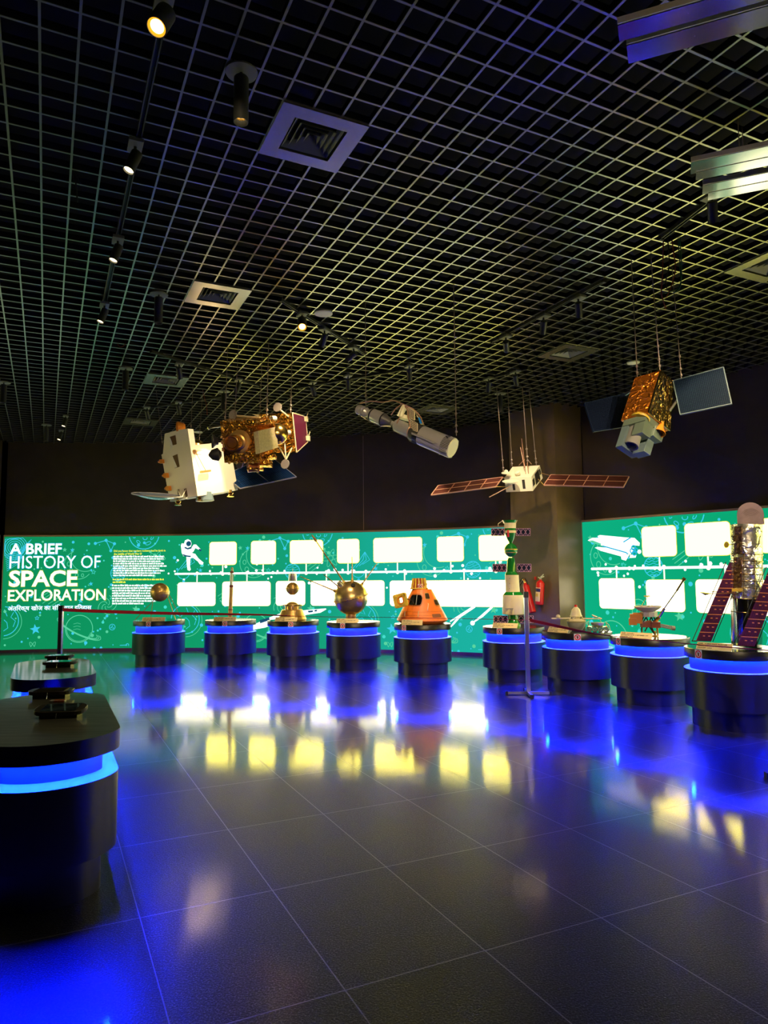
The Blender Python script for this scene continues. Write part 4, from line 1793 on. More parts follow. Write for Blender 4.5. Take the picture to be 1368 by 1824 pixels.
# 4. big sphere with antennas
c = onlid(3)
Y = c.y
t = thing('antenna_sphere_model', c, 'big polished bronze sphere with a tilted seam ring and long antennas', 'satellite model')
R4 = .282
sc_ = P(625, 1065, Y)
mb = MB()
mb.lathe(V((sc_.x, Y, Z_LID)), UPV, [(0, .13), (.012, .13), (.014, .085), (sc_.z - R4 - Z_LID + .012, .085)], 28)
mb.build('stand', M['brass'], t)
mb = MB()
mb.sphere(sc_, R4, 48, 24)
mb.build('body', mat('polished_bronze', (.62, .44, .20), .30, metal=.85), t)
axr = V((-.22, -.10, 1)).normalized()
mb = MB()
mb.lathe(sc_ - axr * .004, axr, [(0, R4 * .999), (.001, R4 + .012), (.007, R4 + .012), (.008, R4 * .999)], 56, 0, True, False)
for k in range(40):
    a = 2 * PI * k / 40
    e = axr.cross(V((0, 1, 0))).normalized()
    g_ = axr.cross(e)
    d = e * math.cos(a) + g_ * math.sin(a)
    mb.obox(sc_ + d * (R4 + .006) + axr * .006, d * .005, axr.cross(d) * .005, axr * .004)
for s_ in (-1, 1):
    e = axr.cross(V((0, 1, 0))).normalized() * s_
    mb.bar(sc_ + e * R4, sc_ + e * (R4 + .075), .01, .008)
mb.build('seam_ring', M['goldm'], t)
for a_, b_, dya, dyb, tip in [((613, 1037), (555, 952), -.02, -.10, True), ((627.5, 1036), (627, 992), -.05, -.05, False), ((593, 1051), (535, 1027), -.05, -.12, False),
                              ((603, 1045), (576, 1023), -.12, -.30, False), ((648, 1037), (672, 1003), .04, .10, False)]:
    p0, p1 = P(*a_, Y + dya), P(*b_, Y + dyb)
    nrm = (p0 - sc_).normalized()
    root = sc_ + nrm * (R4 - .01)
    mb = MB()
    if tip:
        d = (p1 - root).normalized()
        q1 = p1 - d * .15
        mb.tube([root, q1], [.013, .008], 8)
        mb.tube([q1, q1 + d * .03, p1], [.008, .024, .006], 8)
    else:
        mb.tube([root, p1], [.013, .006], 8)
    mb.lathe(root, p1 - root, [(0, .032), (.035, .022), (.05, .012)], 12)
    mb.build('antenna', M['brass'], t)
p0 = P(606, 1040, Y - .12)
d = (p0 - sc_).normalized()
mb = MB()
mb.lathe(sc_ + d * (R4 - .02), d, [(0, .05), (.05, .05), (.09, .042), (.09, .03), (.06, .028), (.06, .001)], 18)
mb.build('instrument_can', M['chrome'], t)
mb = MB()
for px, py in [(629, 1042)]:
    p0 = P(px, py, Y - .2)
    d = (p0 - sc_).normalized()
    mb.lathe(sc_ + d * (R4 - .01), d, [(0, .036), (.03, .036), (.032, .001)], 14)
mb.build('port', M['blackm'], t)

# 5. orange capsule
c = onlid(4)
tw, sd = facing(c)
c = c - tw * .055
Y = c.y
t = thing('capsule_model', c, 'orange cone-shaped crew capsule model with an open yellow hatch', 'capsule model')
HC = P(753, 1049.5, Y).z - Z_LID


def cone_r(z):
    return .396 + (.158 - .396) * (z - .06) / (HC - .06)


mb = MB()
mb.lathe(c, UPV, [(0, .30), (.008, .345), (.05, .40), (.06, .40), (.068, .396), (HC - .012, .160), (HC, .150), (HC, .001)], 56)
mb.build('cone', M['capsule'], t)


def cpt(th, z, off=0.0):
    e = tw * math.cos(th) + sd * math.sin(th)
    r = cone_r(z) + off
    return c + e * r + V((0, 0, z + off * .5))


def cone_patch(mb, pts, off, mi=0, n=8):
    # outline in (angle, height), filled as columns
    vs, fs = [], []
    lo, hi = pts
    for k in range(n + 1):
        u = k / n
        (t0, z0), (t1, z1) = lo
        (t2, z2), (t3, z3) = hi
        vs += [cpt(t0 + (t1 - t0) * u, z0 + (z1 - z0) * u, off), cpt(t2 + (t3 - t2) * u, z2 + (z3 - z2) * u, off)]
    for k in range(n):
        fs.append((2 * k, 2 * k + 2, 2 * k + 3, 2 * k + 1))
    mb.add(vs, fs, mi)


def rpatch(mb, th0, th1, z0, z1, rr, off, mi=0, skew=0.0):
    n = 20
    vs, fs = [], []
    zm = (z0 + z1) / 2
    for k in range(n + 1):
        u = k / n
        e = min(u, 1 - u) * n / 4
        cut = 0 if e >= 1 else rr * (1 - math.sqrt(max(0, 1 - (1 - e) ** 2)))
        # the opening narrows towards the apex
        th_lo = th0 + (th1 - th0) * u
        ks = cone_r(z0) / cone_r(z1)
        tm = (th0 + th1) / 2
        th_hi = tm + (th_lo - tm) * (1 + (ks - 1) * .25) + skew
        vs += [cpt(th_lo, z0 + cut, off), cpt(th_hi, z1 - cut, off)]
    for k in range(n):
        fs.append((2 * k, 2 * k + 2, 2 * k + 3, 2 * k + 1))
    mb.add(vs, fs, mi)


def th_of(px, py):
    p = P(px, py, Y)
    z = p.z - Z_LID
    l = (p - c).dot(sd)
    return math.asin(max(-.98, min(.98, l / cone_r(z)))), z


tl, zl = th_of(725.5, 1079)
tr, zr = th_of(752.5, 1079)
zt = th_of(738, 1057.5)[1]
mb = MB()
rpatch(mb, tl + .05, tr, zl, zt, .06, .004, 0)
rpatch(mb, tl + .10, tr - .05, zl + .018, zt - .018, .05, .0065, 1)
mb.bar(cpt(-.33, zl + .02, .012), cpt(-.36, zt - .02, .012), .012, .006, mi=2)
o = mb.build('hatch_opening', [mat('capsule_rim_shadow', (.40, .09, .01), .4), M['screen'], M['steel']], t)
mb = MB()
for (x0, x1, y0, y1, sk) in [(757.5, 766, 1067, 1055.5, .0), (775, 783.5, 1078, 1067, .02)]:
    t0, z0 = th_of(x0, y0)
    t1 = th_of(x1, y0)[0]
    z1 = th_of(x1, y1)[1]
    rpatch(mb, t0, t1, z0, z1, .015, .004, 0, sk)
    rpatch(mb, t0 + .02, t1 - .02, z0 + .01, z1 - .01, .012, .006, 1, sk)
t0, z0 = th_of(770, 1098)
t1, z1 = th_of(783, 1092)
rpatch(mb, t0, t1, z0, z1, .005, .004, 2)
mb.build('window', [M['brass'], mat('dark_bronze_glass', (.05, .025, .01), .2), mat('scorched_patch', (.22, .07, .02), .6)], t)
mb = MB()
for x, y0, y1 in [(722.5, 1097, 1088), (745, 1097, 1087), (761, 1086, 1074)]:
    (t0, z0), (t1, z1) = th_of(x, y0), th_of(x + 1, y1)
    mb.tube([cpt(t0, z0, .004), cpt(t0, z0 + .01, .016), cpt(t1, z1 - .01, .016), cpt(t1, z1, .004)], .005, 6)
mb.build('handrail', M['cream'], t)
mb = MB()
for z0 in (.085, .135, .19):
    for k in range(30):
        a0, a1 = -1.5 + k * .1, -1.5 + k * .1 + .095
        mb.bar(cpt(a0, z0, .001), cpt(a1, z0, .001), .004, .004)
mb.build('panel_seam', mat('dark_orange_seam', (.45, .08, .01), .5), t)
# tunnel on top
o5 = c + V((0, 0, HC))
HT = P(745, 1030, Y).z - Z_LID - HC
mb = MB()
o5s = o5 - sd * .045
mb.lathe(o5s, UPV, [(0, .125), (HT * .95, .095), (HT, .085), (HT, .001)], 24)
mb.build('docking_tunnel', mat('red_brown_tunnel', (.34, .05, .02), .4), t)
mb = MB()
for k in range(7):
    a = -1.4 + k * .47
    e = tw * math.cos(a) + sd * math.sin(a)
    mb.bar(o5s + e * .125, o5s + e * .098 + V((0, 0, HT)), .020, .016, e)
mb.torus(o5s + V((0, 0, .012)), UPV, .133, .012, 32, 6)
for k in range(4):
    e = sd * .10 + tw * (.07 - .04 * k)
    mb.obox(o5s + e + V((0, 0, .03 + .03 * k)), sd * .022, tw * .018, V((0, 0, .022)))
    mb.tube([o5s + e + V((0, 0, .02)), o5s + e + sd * .03 + V((0, 0, .09))], .008, 6)
mb.build('tunnel_fittings', M['yellowp'], t)
mb = MB()
hand_sign(mb, o5s + tw * .128 + sd * .02 + V((0, 0, .045)), sd, UPV, tw, .075)
mb.build('warning_sticker', [M['white'], M['redink'], M['ink']], t)
# open hatch door at the left
dc = P(713.5, 1069.5, Y - .30)
e1 = (sd * .82 + tw * .45 + V((0, 0, .22))).normalized()
e2 = (UPV - e1 * UPV.dot(e1)).normalized()
n_ = e1.cross(e2).normalized()
if n_.dot(tw) < 0:
    n_ = -n_
mb = MB()
ol = []
for cx0, cy0, a0 in [(1, -1, -PI / 2), (1, 1, 0), (-1, 1, PI / 2), (-1, -1, PI)]:
    for k in range(5):
        a = a0 + PI / 2 * k / 4
        ol.append((cx0 * .085 + .03 * math.cos(a), cy0 * .075 + .03 * math.sin(a)))
N = len(ol)
inn = [(.042 * math.cos(math.atan2(y, x)) + .012, .05 * math.sin(math.atan2(y, x))) for x, y in ol]
vs = []
for dd in (0.02, -.02):
    vs += [dc + e1 * x + e2 * y + n_ * dd for x, y in ol]
    vs += [dc + e1 * x + e2 * y + n_ * dd for x, y in inn]
fs = []
for k in range(N):
    j = (k + 1) % N
    fs += [(k, j, N + j, N + k), (2 * N + k, 2 * N + j, 3 * N + j, 3 * N + k), (k, j, 2 * N + j, 2 * N + k), (N + k, N + j, 3 * N + j, 3 * N + k)]
mb.add(vs, fs)
rd_ = random.Random(3)
for k in range(9):
    x, y = rd_.uniform(-.1, .1), rd_.choice([-1, 1]) * rd_.uniform(.06, .09)
    mb.obox(dc + e1 * x + e2 * y + n_ * .026, e1 * rd_.uniform(.008, .02), e2 * rd_.uniform(.006, .014), n_ * .008)
d_ = mb.build('hatch_door', M['yellowp'], t)
mb = MB()
mb.torus(dc + e1 * .012 + n_ * .021, n_, .053, .009, 24, 6)
mb.build('window_ring', M['capsule'], d_)
mb = MB()
mb.tube([dc + e1 * .11, cpt(tl + .1, (zl + zt) / 2, 0)], .012, 6)
mb.build('hinge', M['brass'], t)

# 6. tall station
c = onlid(5)
Y = c.y + .05
tw, sd = facing(c)
t = thing('station_model', V((c.x, Y, Z_LID)), 'tall green and white space station model with three tiers of dark patterned wings', 'station model')
kx = lambda x: 840 + x / 7.93
ky = lambda y: 910 + y / 7.93


def sect(mb, rows, mi=0, n=32):
    # rows: (y, left x, right x) in zoom pixels; becomes a turned section
    pr = []
    for y, xl, xr in rows:
        a = P(kx(xl), ky(y), Y)
        b = P(kx(xr), ky(y), Y)
        pr.append(((a + b) / 2, (b - a).length / 2))
    pr = pr[::-1]
    vs, fs = [], []
    for cc, r in pr:
        for k in range(n):
            q_ = 2 * PI * k / n
            vs.append(cc + V((r * math.cos(q_), r * math.sin(q_), 0)))
    for j in range(len(pr) - 1):
        for k in range(n):
            k2 = (k + 1) % n
            fs.append((j * n + k, j * n + k2, (j + 1) * n + k2, (j + 1) * n + k))
    fs += [tuple(range(n - 1, -1, -1)), tuple(range((len(pr) - 1) * n, len(pr) * n))]
    mb.add(vs, fs, mi, True)


mb = MB()
zlid_y = 1625
sect(mb, [(1460, 512, 662), (1560, 514, 664), (1600, 500, 690), (zlid_y, 495, 695)])
mb.build('foot', M['green'], t)
mb = MB()
sect(mb, [(1188, 441, 733), (1192, 438, 736), (1455, 436, 738), (1461, 440, 734)])
mb.build('wide_section', M['cream'], t)
mb = MB()
sect(mb, [(1143, 478, 690), (1188, 441, 733)])
mb.build('shoulder', M['green'], t)
mb = MB()
sect(mb, [(905, 472, 664), (1143, 482, 680)])
mb.build('middle_section', M['cream'], t)
mb = MB()
sect(mb, [(660, 522, 592), (690, 508, 610), (760, 500, 618), (860, 496, 622), (870, 484, 636), (905, 474, 662)])
for xa, xb in [(506, 545), (566, 606)]:
    sect(mb, [(672, (xa + xb) / 2 - 4, (xa + xb) / 2 + 4), (700, xa, xb), (870, xa - 4, xb + 4)], 0, 16)
mb.build('green_section', M['green'], t)
mb = MB()
rows = []
for k in range(13):
    a = PI * k / 12
    rows.append((555 - 98 * math.cos(a), 556 - max(92 * math.sin(a), 30), 556 + max(92 * math.sin(a), 30)))
sect(mb, rows)
mb.build('orbital_ball', M['green'], t)
mb = MB()
sect(mb, [(541, 463, 649), (549, 462, 650), (551, 464, 648)])
sect(mb, [(588, 464, 648), (590, 462, 650), (594, 465, 646)])
mb.build('ball_stripe', M['yellowp'], t)
mb = MB()
sect(mb, [(312, 466, 624), (340, 480, 618), (400, 502, 600), (440, 526, 578), (470, 536, 570)])
mb.build('descent_cone', M['green'], t)
mb = MB()
sect(mb, [(172, 462, 628), (248, 464, 626)])
sect(mb, [(280, 463, 626), (314, 464, 626)])
mb.build('white_band', M['cream'], t)
mb = MB()
sect(mb, [(248, 466, 624), (282, 466, 624)])
sect(mb, [(134, 440, 640), (150, 448, 632), (174, 466, 624)])
mb.build('green_collar', M['green'], t)
mb = MB()
for sx in (434, 642):
    mb.bar(P(kx(sx), ky(132), Y - .04), P(kx(sx + (24 if sx < 500 else -20)), ky(176), Y - .04), .012, .012)
mb.tube([P(kx(440), ky(138), Y - .02), P(kx(375), ky(182), Y - .02), P(kx(375), ky(215), Y - .02)], .005, 6)
mb.build('strut', M['cream'], t)
mb = MB()
pa = P(kx(514), ky(258), Y - .10)
mb.obox(P(kx(516), ky(318), Y - .115), sd * .011, tw * .01, V((0, 0, .05)))
mb.obox(P(kx(518), ky(345), Y - .11), sd * .016, tw * .01, V((0, 0, .025)))
mb.build('red_tag', M['red'], t)
mb = MB()
for yy in (955, 1028, 1098):
    q_ = P(kx(536), ky(yy), Y - .118)
    mb.lathe(q_, tw, [(0, .006), (.004, .006)], 8)
q_ = [P(kx(x), ky(y), Y - .19) for x, y in [(475, 1375), (590, 1375), (572, 1425), (556, 1397), (534, 1388), (512, 1397), (486, 1428)]]
mb.prism(q_, tw * .004)
mb.build('marking', mat('grey_marking', (.22, .20, .18), .5), t)


def wing(mbp, mbl, x0, x1, y0, y1, yd, n=3):
    a, b, cc_, d = P(kx(x0), ky(y1), yd), P(kx(x1), ky(y1), yd), P(kx(x1), ky(y0), yd), P(kx(x0), ky(y0), yd)
    mbp.slab(a, b, cc_, d, .008)
    f_ = V((0, -.0115, 0))
    for k in range(n):
        u0, u1, um = k / n, (k + 1) / n, (k + .5) / n
        lo = lambda u: a.lerp(b, u) + f_
        hi = lambda u: d.lerp(cc_, u) + f_
        mid = lambda u: (lo(u) + hi(u)) / 2
        for p_, q2 in [(lo(u0), hi(u0)), (lo(u1), hi(u1)), (lo(um), mid(u0)), (mid(u0), hi(um)), (hi(um), mid(u1)), (mid(u1), lo(um)),
                       (lo(u0), lo(u1)), (hi(u0), hi(u1))]:
            mbl.bar(p_, q2, .006, .004, (0, 1, 0))


for (y0, y1, xs) in [(250, 350, [(278, 462), (628, 826)]), (752, 858, [(298, 488), (640, 838)]), (1480, 1580, [(310, 506), (662, 868)])]:
    for x0, x1 in xs:
        m1, m2 = MB(), MB()
        wing(m1, m2, x0, x1, y0, y1, Y)
        w_ = m1.build('solar_wing', M['celldark'], t)
        m2.build('lattice', mat('pink_lattice', (.55, .28, .42), .5), w_)

# 7. lander with a glassy rover
c = onlid(6)
Y = c.y
tw, sd = facing(c)
t = thing('lander_model', c, 'small cream lander model with a bowl base, level booms and red cap', 'lander model')
kx7 = lambda x: 960 + x / 4.886
ky7 = lambda y: 1060 + y / 4.886
cx_ = P(kx7(325), 1110, Y)
zz = lambda y: P(kx7(325), ky7(y), Y).z
o7 = V((cx_.x, Y, 0))
mb = MB()
mb.lathe(o7, UPV, [(Z_LID, .055), (Z_LID + .012, .075), (zz(262), .112), (zz(236), .118), (zz(234), .10), (zz(234), .001)], 36)
mb.build('bowl', M['greyp'], t)
mb = MB()
mb.lathe(o7, UPV, [(zz(238), .105), (zz(225), .13), (zz(212), .09), (zz(205), .05), (zz(192), .05), (zz(184), .082), (zz(172), .07), (zz(150), .062), (zz(128), .055), (zz(103), .022), (zz(100), .001)], 32)
mb.build('body', M['cream'], t)
mb = MB()
mb.lathe(o7, UPV, [(zz(104), .020), (zz(86), .020), (zz(84), .014)], 14)
mb.build('cap', M['red'], t)
mb = MB()
mb.bar(P(kx7(108), ky7(203), Y - .04), P(kx7(275), ky7(200), Y - .03), .02, .016)
mb.bar(P(kx7(370), ky7(203), Y - .03), P(kx7(540), ky7(206), Y - .04), .02, .014)
for x, y in [(258, 228), (290, 232), (370, 232), (395, 225)]:
    mb.tube([P(kx7(x), ky7(y), Y - .06), P(kx7(x + (20 if x < 320 else -20)), ky7(190), Y - .05)], .006, 6)
mb.build('boom', M['cream'], t)
mb = MB()
mb.sphere(P(kx7(166), ky7(188), Y - .04), .030, 16, 8)
mb.lathe(P(kx7(480), ky7(192), Y - .04), (.35, -.2, 1), [(0, .012), (.012, .034), (.02, .040)], 16)
mb.build('sensor', M['cream'], t)
rv = P(kx7(482), ky7(300), Y - .06)
rv.z = Z_LID
v_ = V((rv.x - c.x, rv.y - c.y, 0))
if v_.length > .30:
    rv = c + v_.normalized() * .30
rv = c + sd * .262 + tw * .12
t2 = thing('rover_model', rv, 'small wire-framed rover model right of the cream lander', 'rover model')
mb = MB()
for s_ in (-1, 1):
    for k in range(4):
        mb.cut()
        cc_ = rv + sd * (-.105 + .07 * k) + tw * (.05 * s_) + V((0, 0, .034))
        mb.torus(cc_, tw, .030, .005, 18, 6)
        for q_ in range(4):
            a = PI * q_ / 4
            e = sd * math.cos(a) + UPV * math.sin(a)
            mb.tube([cc_ - e * .03, cc_ + e * .03], .0025, 4)
mb.build('wheel', M['steel'], t2)
mb = MB()
for s_ in (-1, 1):
    mb.tube([rv + sd * -.12 + tw * (.03 * s_) + V((0, 0, .07)), rv + sd * .12 + tw * (.03 * s_) + V((0, 0, .07))], .005, 6)
    for k in range(5):
        x = -.11 + .055 * k
        mb.tube([rv + sd * x + tw * (.03 * s_) + V((0, 0, .04)), rv + sd * x + tw * (.03 * s_) + V((0, 0, .12))], .004, 6)
mb.build('frame', M['goldm'], t2)
mb = MB()
mb.lathe(rv + V((0, 0, .08)), UPV, [(0, .05), (.01, .075), (.04, .085), (.045, .001)], 24)
mb.build('tub', M['silverp'], t2)
mb = MB()
mb.tube([rv + sd * .05 + V((0, 0, .12)), rv + sd * .03 + V((0, 0, .17))], .004, 6)
mb.lathe(rv + sd * .03 + V((0, 0, .165)), (.3, -.3, 1), [(0, .006), (.015, .03)], 14)
mb.tube(smoothpath([rv + sd * -.10 + V((0, 0, .08)), rv + sd * -.14 + V((0, 0, .11)), rv + sd * -.10 + V((0, 0, .14))], 5), .004, 6)
mb.tube(smoothpath([rv + sd * .10 + V((0, 0, .13)), rv + sd * .14 + V((0, 0, .09)), rv + sd * .16 + V((0, 0, .005))], 5), .004, 6)
mb.build('mast', M['cream'], t2)

# 8. dish probe
c = onlid(7)
Y = c.y
tw, sd = facing(c)
kx8 = lambda x: 1090 + x / 8.55
ky8 = lambda y: 1010 + y / 8.55
p8 = lambda x, y, dy=0.0: P(kx8(x), ky8(y), Y + dy)
t = thing('probe_model', c, 'deep space probe model with a white upturned dish and bronze booms', 'probe model')
dc = p8(548, 690)
dr = (p8(750, 610) - p8(345, 600)).length / 2
dz = p8(548, 606).z - dc.z
ax8 = V((-.015, -.02, 1)).normalized()
mb = MB()
mb.lathe(dc, ax8, [(0, .03)] + [(dz * (k / 8) ** 1.7, .03 + (dr - .03) * k / 8) for k in range(1, 9)] +
         [(dz + .008, dr)] + [(dz * (k / 8) ** 1.7 + .012, .03 + (dr - .038) * k / 8) for k in range(7, 0, -1)] + [(.012, .001)], 40)
mb.build('dish', mat('pale_grey_dish', (.62, .58, .58), .4), t)
mb = MB()
top8 = dc + ax8 * (dz + .13)
for k in range(3):
    a = 2 * PI * k / 3 + .4
    mb.tube([dc + ax8 * (dz * .55) + V((math.cos(a), math.sin(a), 0)) * dr * .6, top8], .003, 5)
mb.lathe(top8 - V((0, 0, .01)), UPV, [(0, .035), (.014, .035)], 14)
mb.build('feed', M['yellowp'], t)
mb = MB()
mb.lathe(p8(560, 755), UPV, [(0, .105), (.055, .105)], 10, 0, False)
mb.build('bus', mat('pale_bus_panels', (.55, .52, .50), .4), t)
mb = MB()
for a_, b_ in [((480, 760), (450, 850)), ((520, 760), (470, 850)), ((520, 760), (560, 850)), ((600, 760), (560, 850)), ((640, 760), (660, 850)), ((600, 760), (640, 850)),
               ((455, 880), (455, 970)), ((540, 910), (500, 980)), ((570, 910), (660, 1040)), ((600, 910), (640, 1000)), ((680, 900), (700, 1050))]:
    mb.tube([p8(*a_), p8(*b_)], .008, 6)
mb.build('truss', M['blackm'], t)
mb = MB()
mb.bar(p8(440, 875), p8(690, 875), .06, .065)
mb.obox(p8(670, 880, -.03), sd * .05, tw * .04, V((0, 0, .035)))
mb.bar(p8(510, 840), p8(600, 830), .04, .03)
mb.build('bus_beam', mat('bronze_brown', (.30, .10, .03), .35, metal=.4), t)
mb = MB()
ft = p8(660, 1060)
ft.z = Z_LID
mb.lathe(V((ft.x, ft.y, Z_LID)), UPV, [(0, .035), (.012, .035), (.016, .012), (.06, .012)], 16)
ft2 = p8(700, 1050, -.02)
mb.tube([V((ft2.x, ft2.y, Z_LID + .005)), p8(690, 900)], .01, 8)
ft3 = p8(455, 975, .03)
mb.tube([V((ft3.x, ft3.y, Z_LID + .005)), p8(455, 890)], .01, 8)
mb.build('stand', M['brass'], t)
mb = MB()
mb.obox(p8(370, 785, -.03), sd * .07, tw * .05, V((0, 0, .055)))
mb.obox(p8(320, 830, -.04), sd * .045, tw * .04, V((0, 0, .04)))
mb.bar(p8(320, 715), p8(450, 715), .03, .03)
mb.bar(p8(335, 715), p8(335, 840), .02, .02)
mb.bar(p8(440, 700), p8(440, 880), .015, .015)
mb.build('scan_platform', mat('bronze_orange', (.50, .20, .03), .35, metal=.3), t)
mb = MB()
mb.tube([p8(640, 850), p8(720, 760, -.03)], .022, 8)
mb.tube([p8(720, 760, -.03), p8(800, 630, -.06)], .016, 8)
mb.tube([p8(790, 640, -.06), p8(985, 365, -.12)], .007, 8)
mb.tube([p8(985, 365, -.12), p8(1085, 205, -.14)], .011, 8)
mb.tube([p8(1085, 205, -.14), p8(1110, 168, -.145)], .022, 8)
b_ = mb.build('magnetometer_boom', M['goldm'], t)
mb = MB()
mb.tube([p8(700, 880), p8(930, 930, -.05)], .006, 6)
for k in range(8):
    u = k / 8
    a_, b2 = p8(715, 865).lerp(p8(900, 905, -.05), u), p8(715, 905).lerp(p8(900, 945, -.05), (k + 1) / 8)
    mb.tube([a_, b2], .005, 5)
mb.tube([p8(715, 868), p8(910, 905, -.05)], .007, 6)
mb.tube([p8(715, 905), p8(910, 945, -.05)], .007, 6)
mb.lathe(p8(905, 928, -.05), p8(940, 932, -.05) - p8(905, 928, -.05), [(0, .026), (.04, .026)], 12)
mb.build('science_boom', M['greyp'], t)

# 9. silver telescope
c = onlid(8)
Y = c.y + .02
tw, sd = facing(c)
kx9 = lambda x: 1220 + x / 6.08
ky9 = lambda y: 880 + y / 6.08
p9 = lambda x, y, dy=0.0: P(kx9(x), ky9(y), Y + dy)
t = thing('telescope_model', c, 'tall silver foil space telescope model with two leaning purple solar wings', 'telescope model')
bx = p9(668, 1640)
b0 = V((bx.x, Y, Z_LID + .009))
zz9 = lambda y: p9(668, y).z - Z_LID
tx = p9(668, 340)
axt = (V((tx.x, Y, tx.z)) - b0).normalized()
rr9 = (p9(830, 1000) - p9(505, 1000)).length / 2
mb = MB()
mb.lathe(b0, axt, [(0, rr9 * .92), (.05, rr9 * .94), (zz9(1145), rr9 * .96)], 40)
mb.build('aft_shroud', mat('dark_chrome_shroud', (.42, .42, .46), .12, metal=1.0), t)
mb = MB()
mb.lathe(b0, axt, [(zz9(1145), rr9 * 1.0), (zz9(1020), rr9 * 1.0), (zz9(1018), rr9 * .97), (zz9(345), rr9 * .95), (zz9(340), rr9 * .90), (zz9(345), rr9 * .86), (zz9(420), rr9 * .86), (zz9(420), .001)], 40)
mb.build('light_shield', M['silverfoil'], t)
mb = MB()
for y in (1290, 1145, 1028, 952, 880, 808, 738, 665):
    mb.torus(b0 + axt * zz9(y), axt, rr9 * (.985 if y < 1100 else 1.0), .004, 44, 6)
for a in (-.9, -.2, .5, 1.2):
    e = tw * math.cos(a) + sd * math.sin(a)
    mb.tube([b0 + axt * zz9(1150) + e * rr9 * .995, b0 + axt * zz9(660) + e * rr9 * .985], .003, 5)
mb.build('handrails', M['goldm'], t)
mb = MB()
e = (tw * math.cos(-.55) + sd * math.sin(-.55))
g_ = V((-e.y, e.x, 0))
for y0, y1 in [(360, 530), (530, 660), (690, 1020)]:
    mb.obox(b0 + axt * ((zz9(y0) + zz9(y1)) / 2) + e * rr9 * .97, g_ * .038, e * .008, axt * ((zz9(y0) - zz9(y1)) / 2 - .004))
mb.obox(b0 + axt * zz9(495) + e * (rr9 + .02) + g_ * -.01, g_ * .02, e * .02, axt * .03)
mb.build('side_bay', foil('brown_foil', (.35, .20, .10), .35, 22, .9, .015), t)
mb = MB()
dcen = p9(703, 335)
dw = (p9(832, 300) - p9(573, 300)).length / 2
dt = p9(703, 92).z
dn = (tw + V((0, 0, -.12))).normalized()
ol = []
zc9 = dt - dw
for k in range(15):
    a = PI * k / 14
    ol.append(V((dcen.x, Y - .02, zc9)) + sd * (dw * math.cos(a)) + UPV * (dw * math.sin(a)))
ol = [V((dcen.x, Y - .02, dcen.z)) + sd * dw] + ol + [V((dcen.x, Y - .02, dcen.z)) - sd * dw]
mb.prism(ol, tw * -.014)
for k in range(5):
    pts = [V((dcen.x, Y - .022, zc9 - .03)) + sd * (dw * (.25 + .12 * k) * math.cos(a)) + UPV * (dw * (.15 + .14 * k) * math.sin(a)) + tw * .001 for a in [.5 + .18 * q_ for q_ in range(13)]]
    mb.tube(pts, .002, 4)
mb.bar(V((dcen.x, Y - .02, dcen.z - .02)) - sd * .05, V((dcen.x, Y - .02, dcen.z + .02)) - sd * .05, .02, .02)
mb.build('aperture_door', mat('grey_violet_door', (.26, .19, .22), .42, metal=.5, noise=.25, nscale=20), t)


def solar(name, a, b, cc_, d, nu, nv, matc, matl, parent, lw=.004, th=.012, edge=None, ew=.008):
    # a-b along the first side, d-c opposite
    a, b, cc_, d = V(a), V(b), V(cc_), V(d)
    cc_ = flat4(a, b, cc_, d)
    mb = MB()
    mb.slab(a, b, cc_, d, th)
    o = mb.build(name, matc, parent)
    n_ = (b - a).cross(d - a).normalized()
    ml = MB()
    for f_ in (1,):
        off = -n_ * .0015 * f_
        off2 = n_ * (th + .0015)
        for k in range(1, nu):
            for of in (off, off2):
                ml.bar(a.lerp(b, k / nu) + of, d.lerp(cc_, k / nu) + of, lw, .003, n_)
        for k in range(1, nv):
            for of in (off, off2):
                ml.bar(a.lerp(d, k / nv) + of, b.lerp(cc_, k / nv) + of, lw, .003, n_)
    ml.build('cell_lines', matl, o)
    if edge:
        me_ = MB()
        for p_, q_ in [(a, b), (b, cc_), (cc_, d), (d, a)]:
            me_.bar(p_ + n_ * th / 2, q_ + n_ * th / 2, ew, th + .004, n_)
        me_.build('wing_frame', edge, o)
    return o


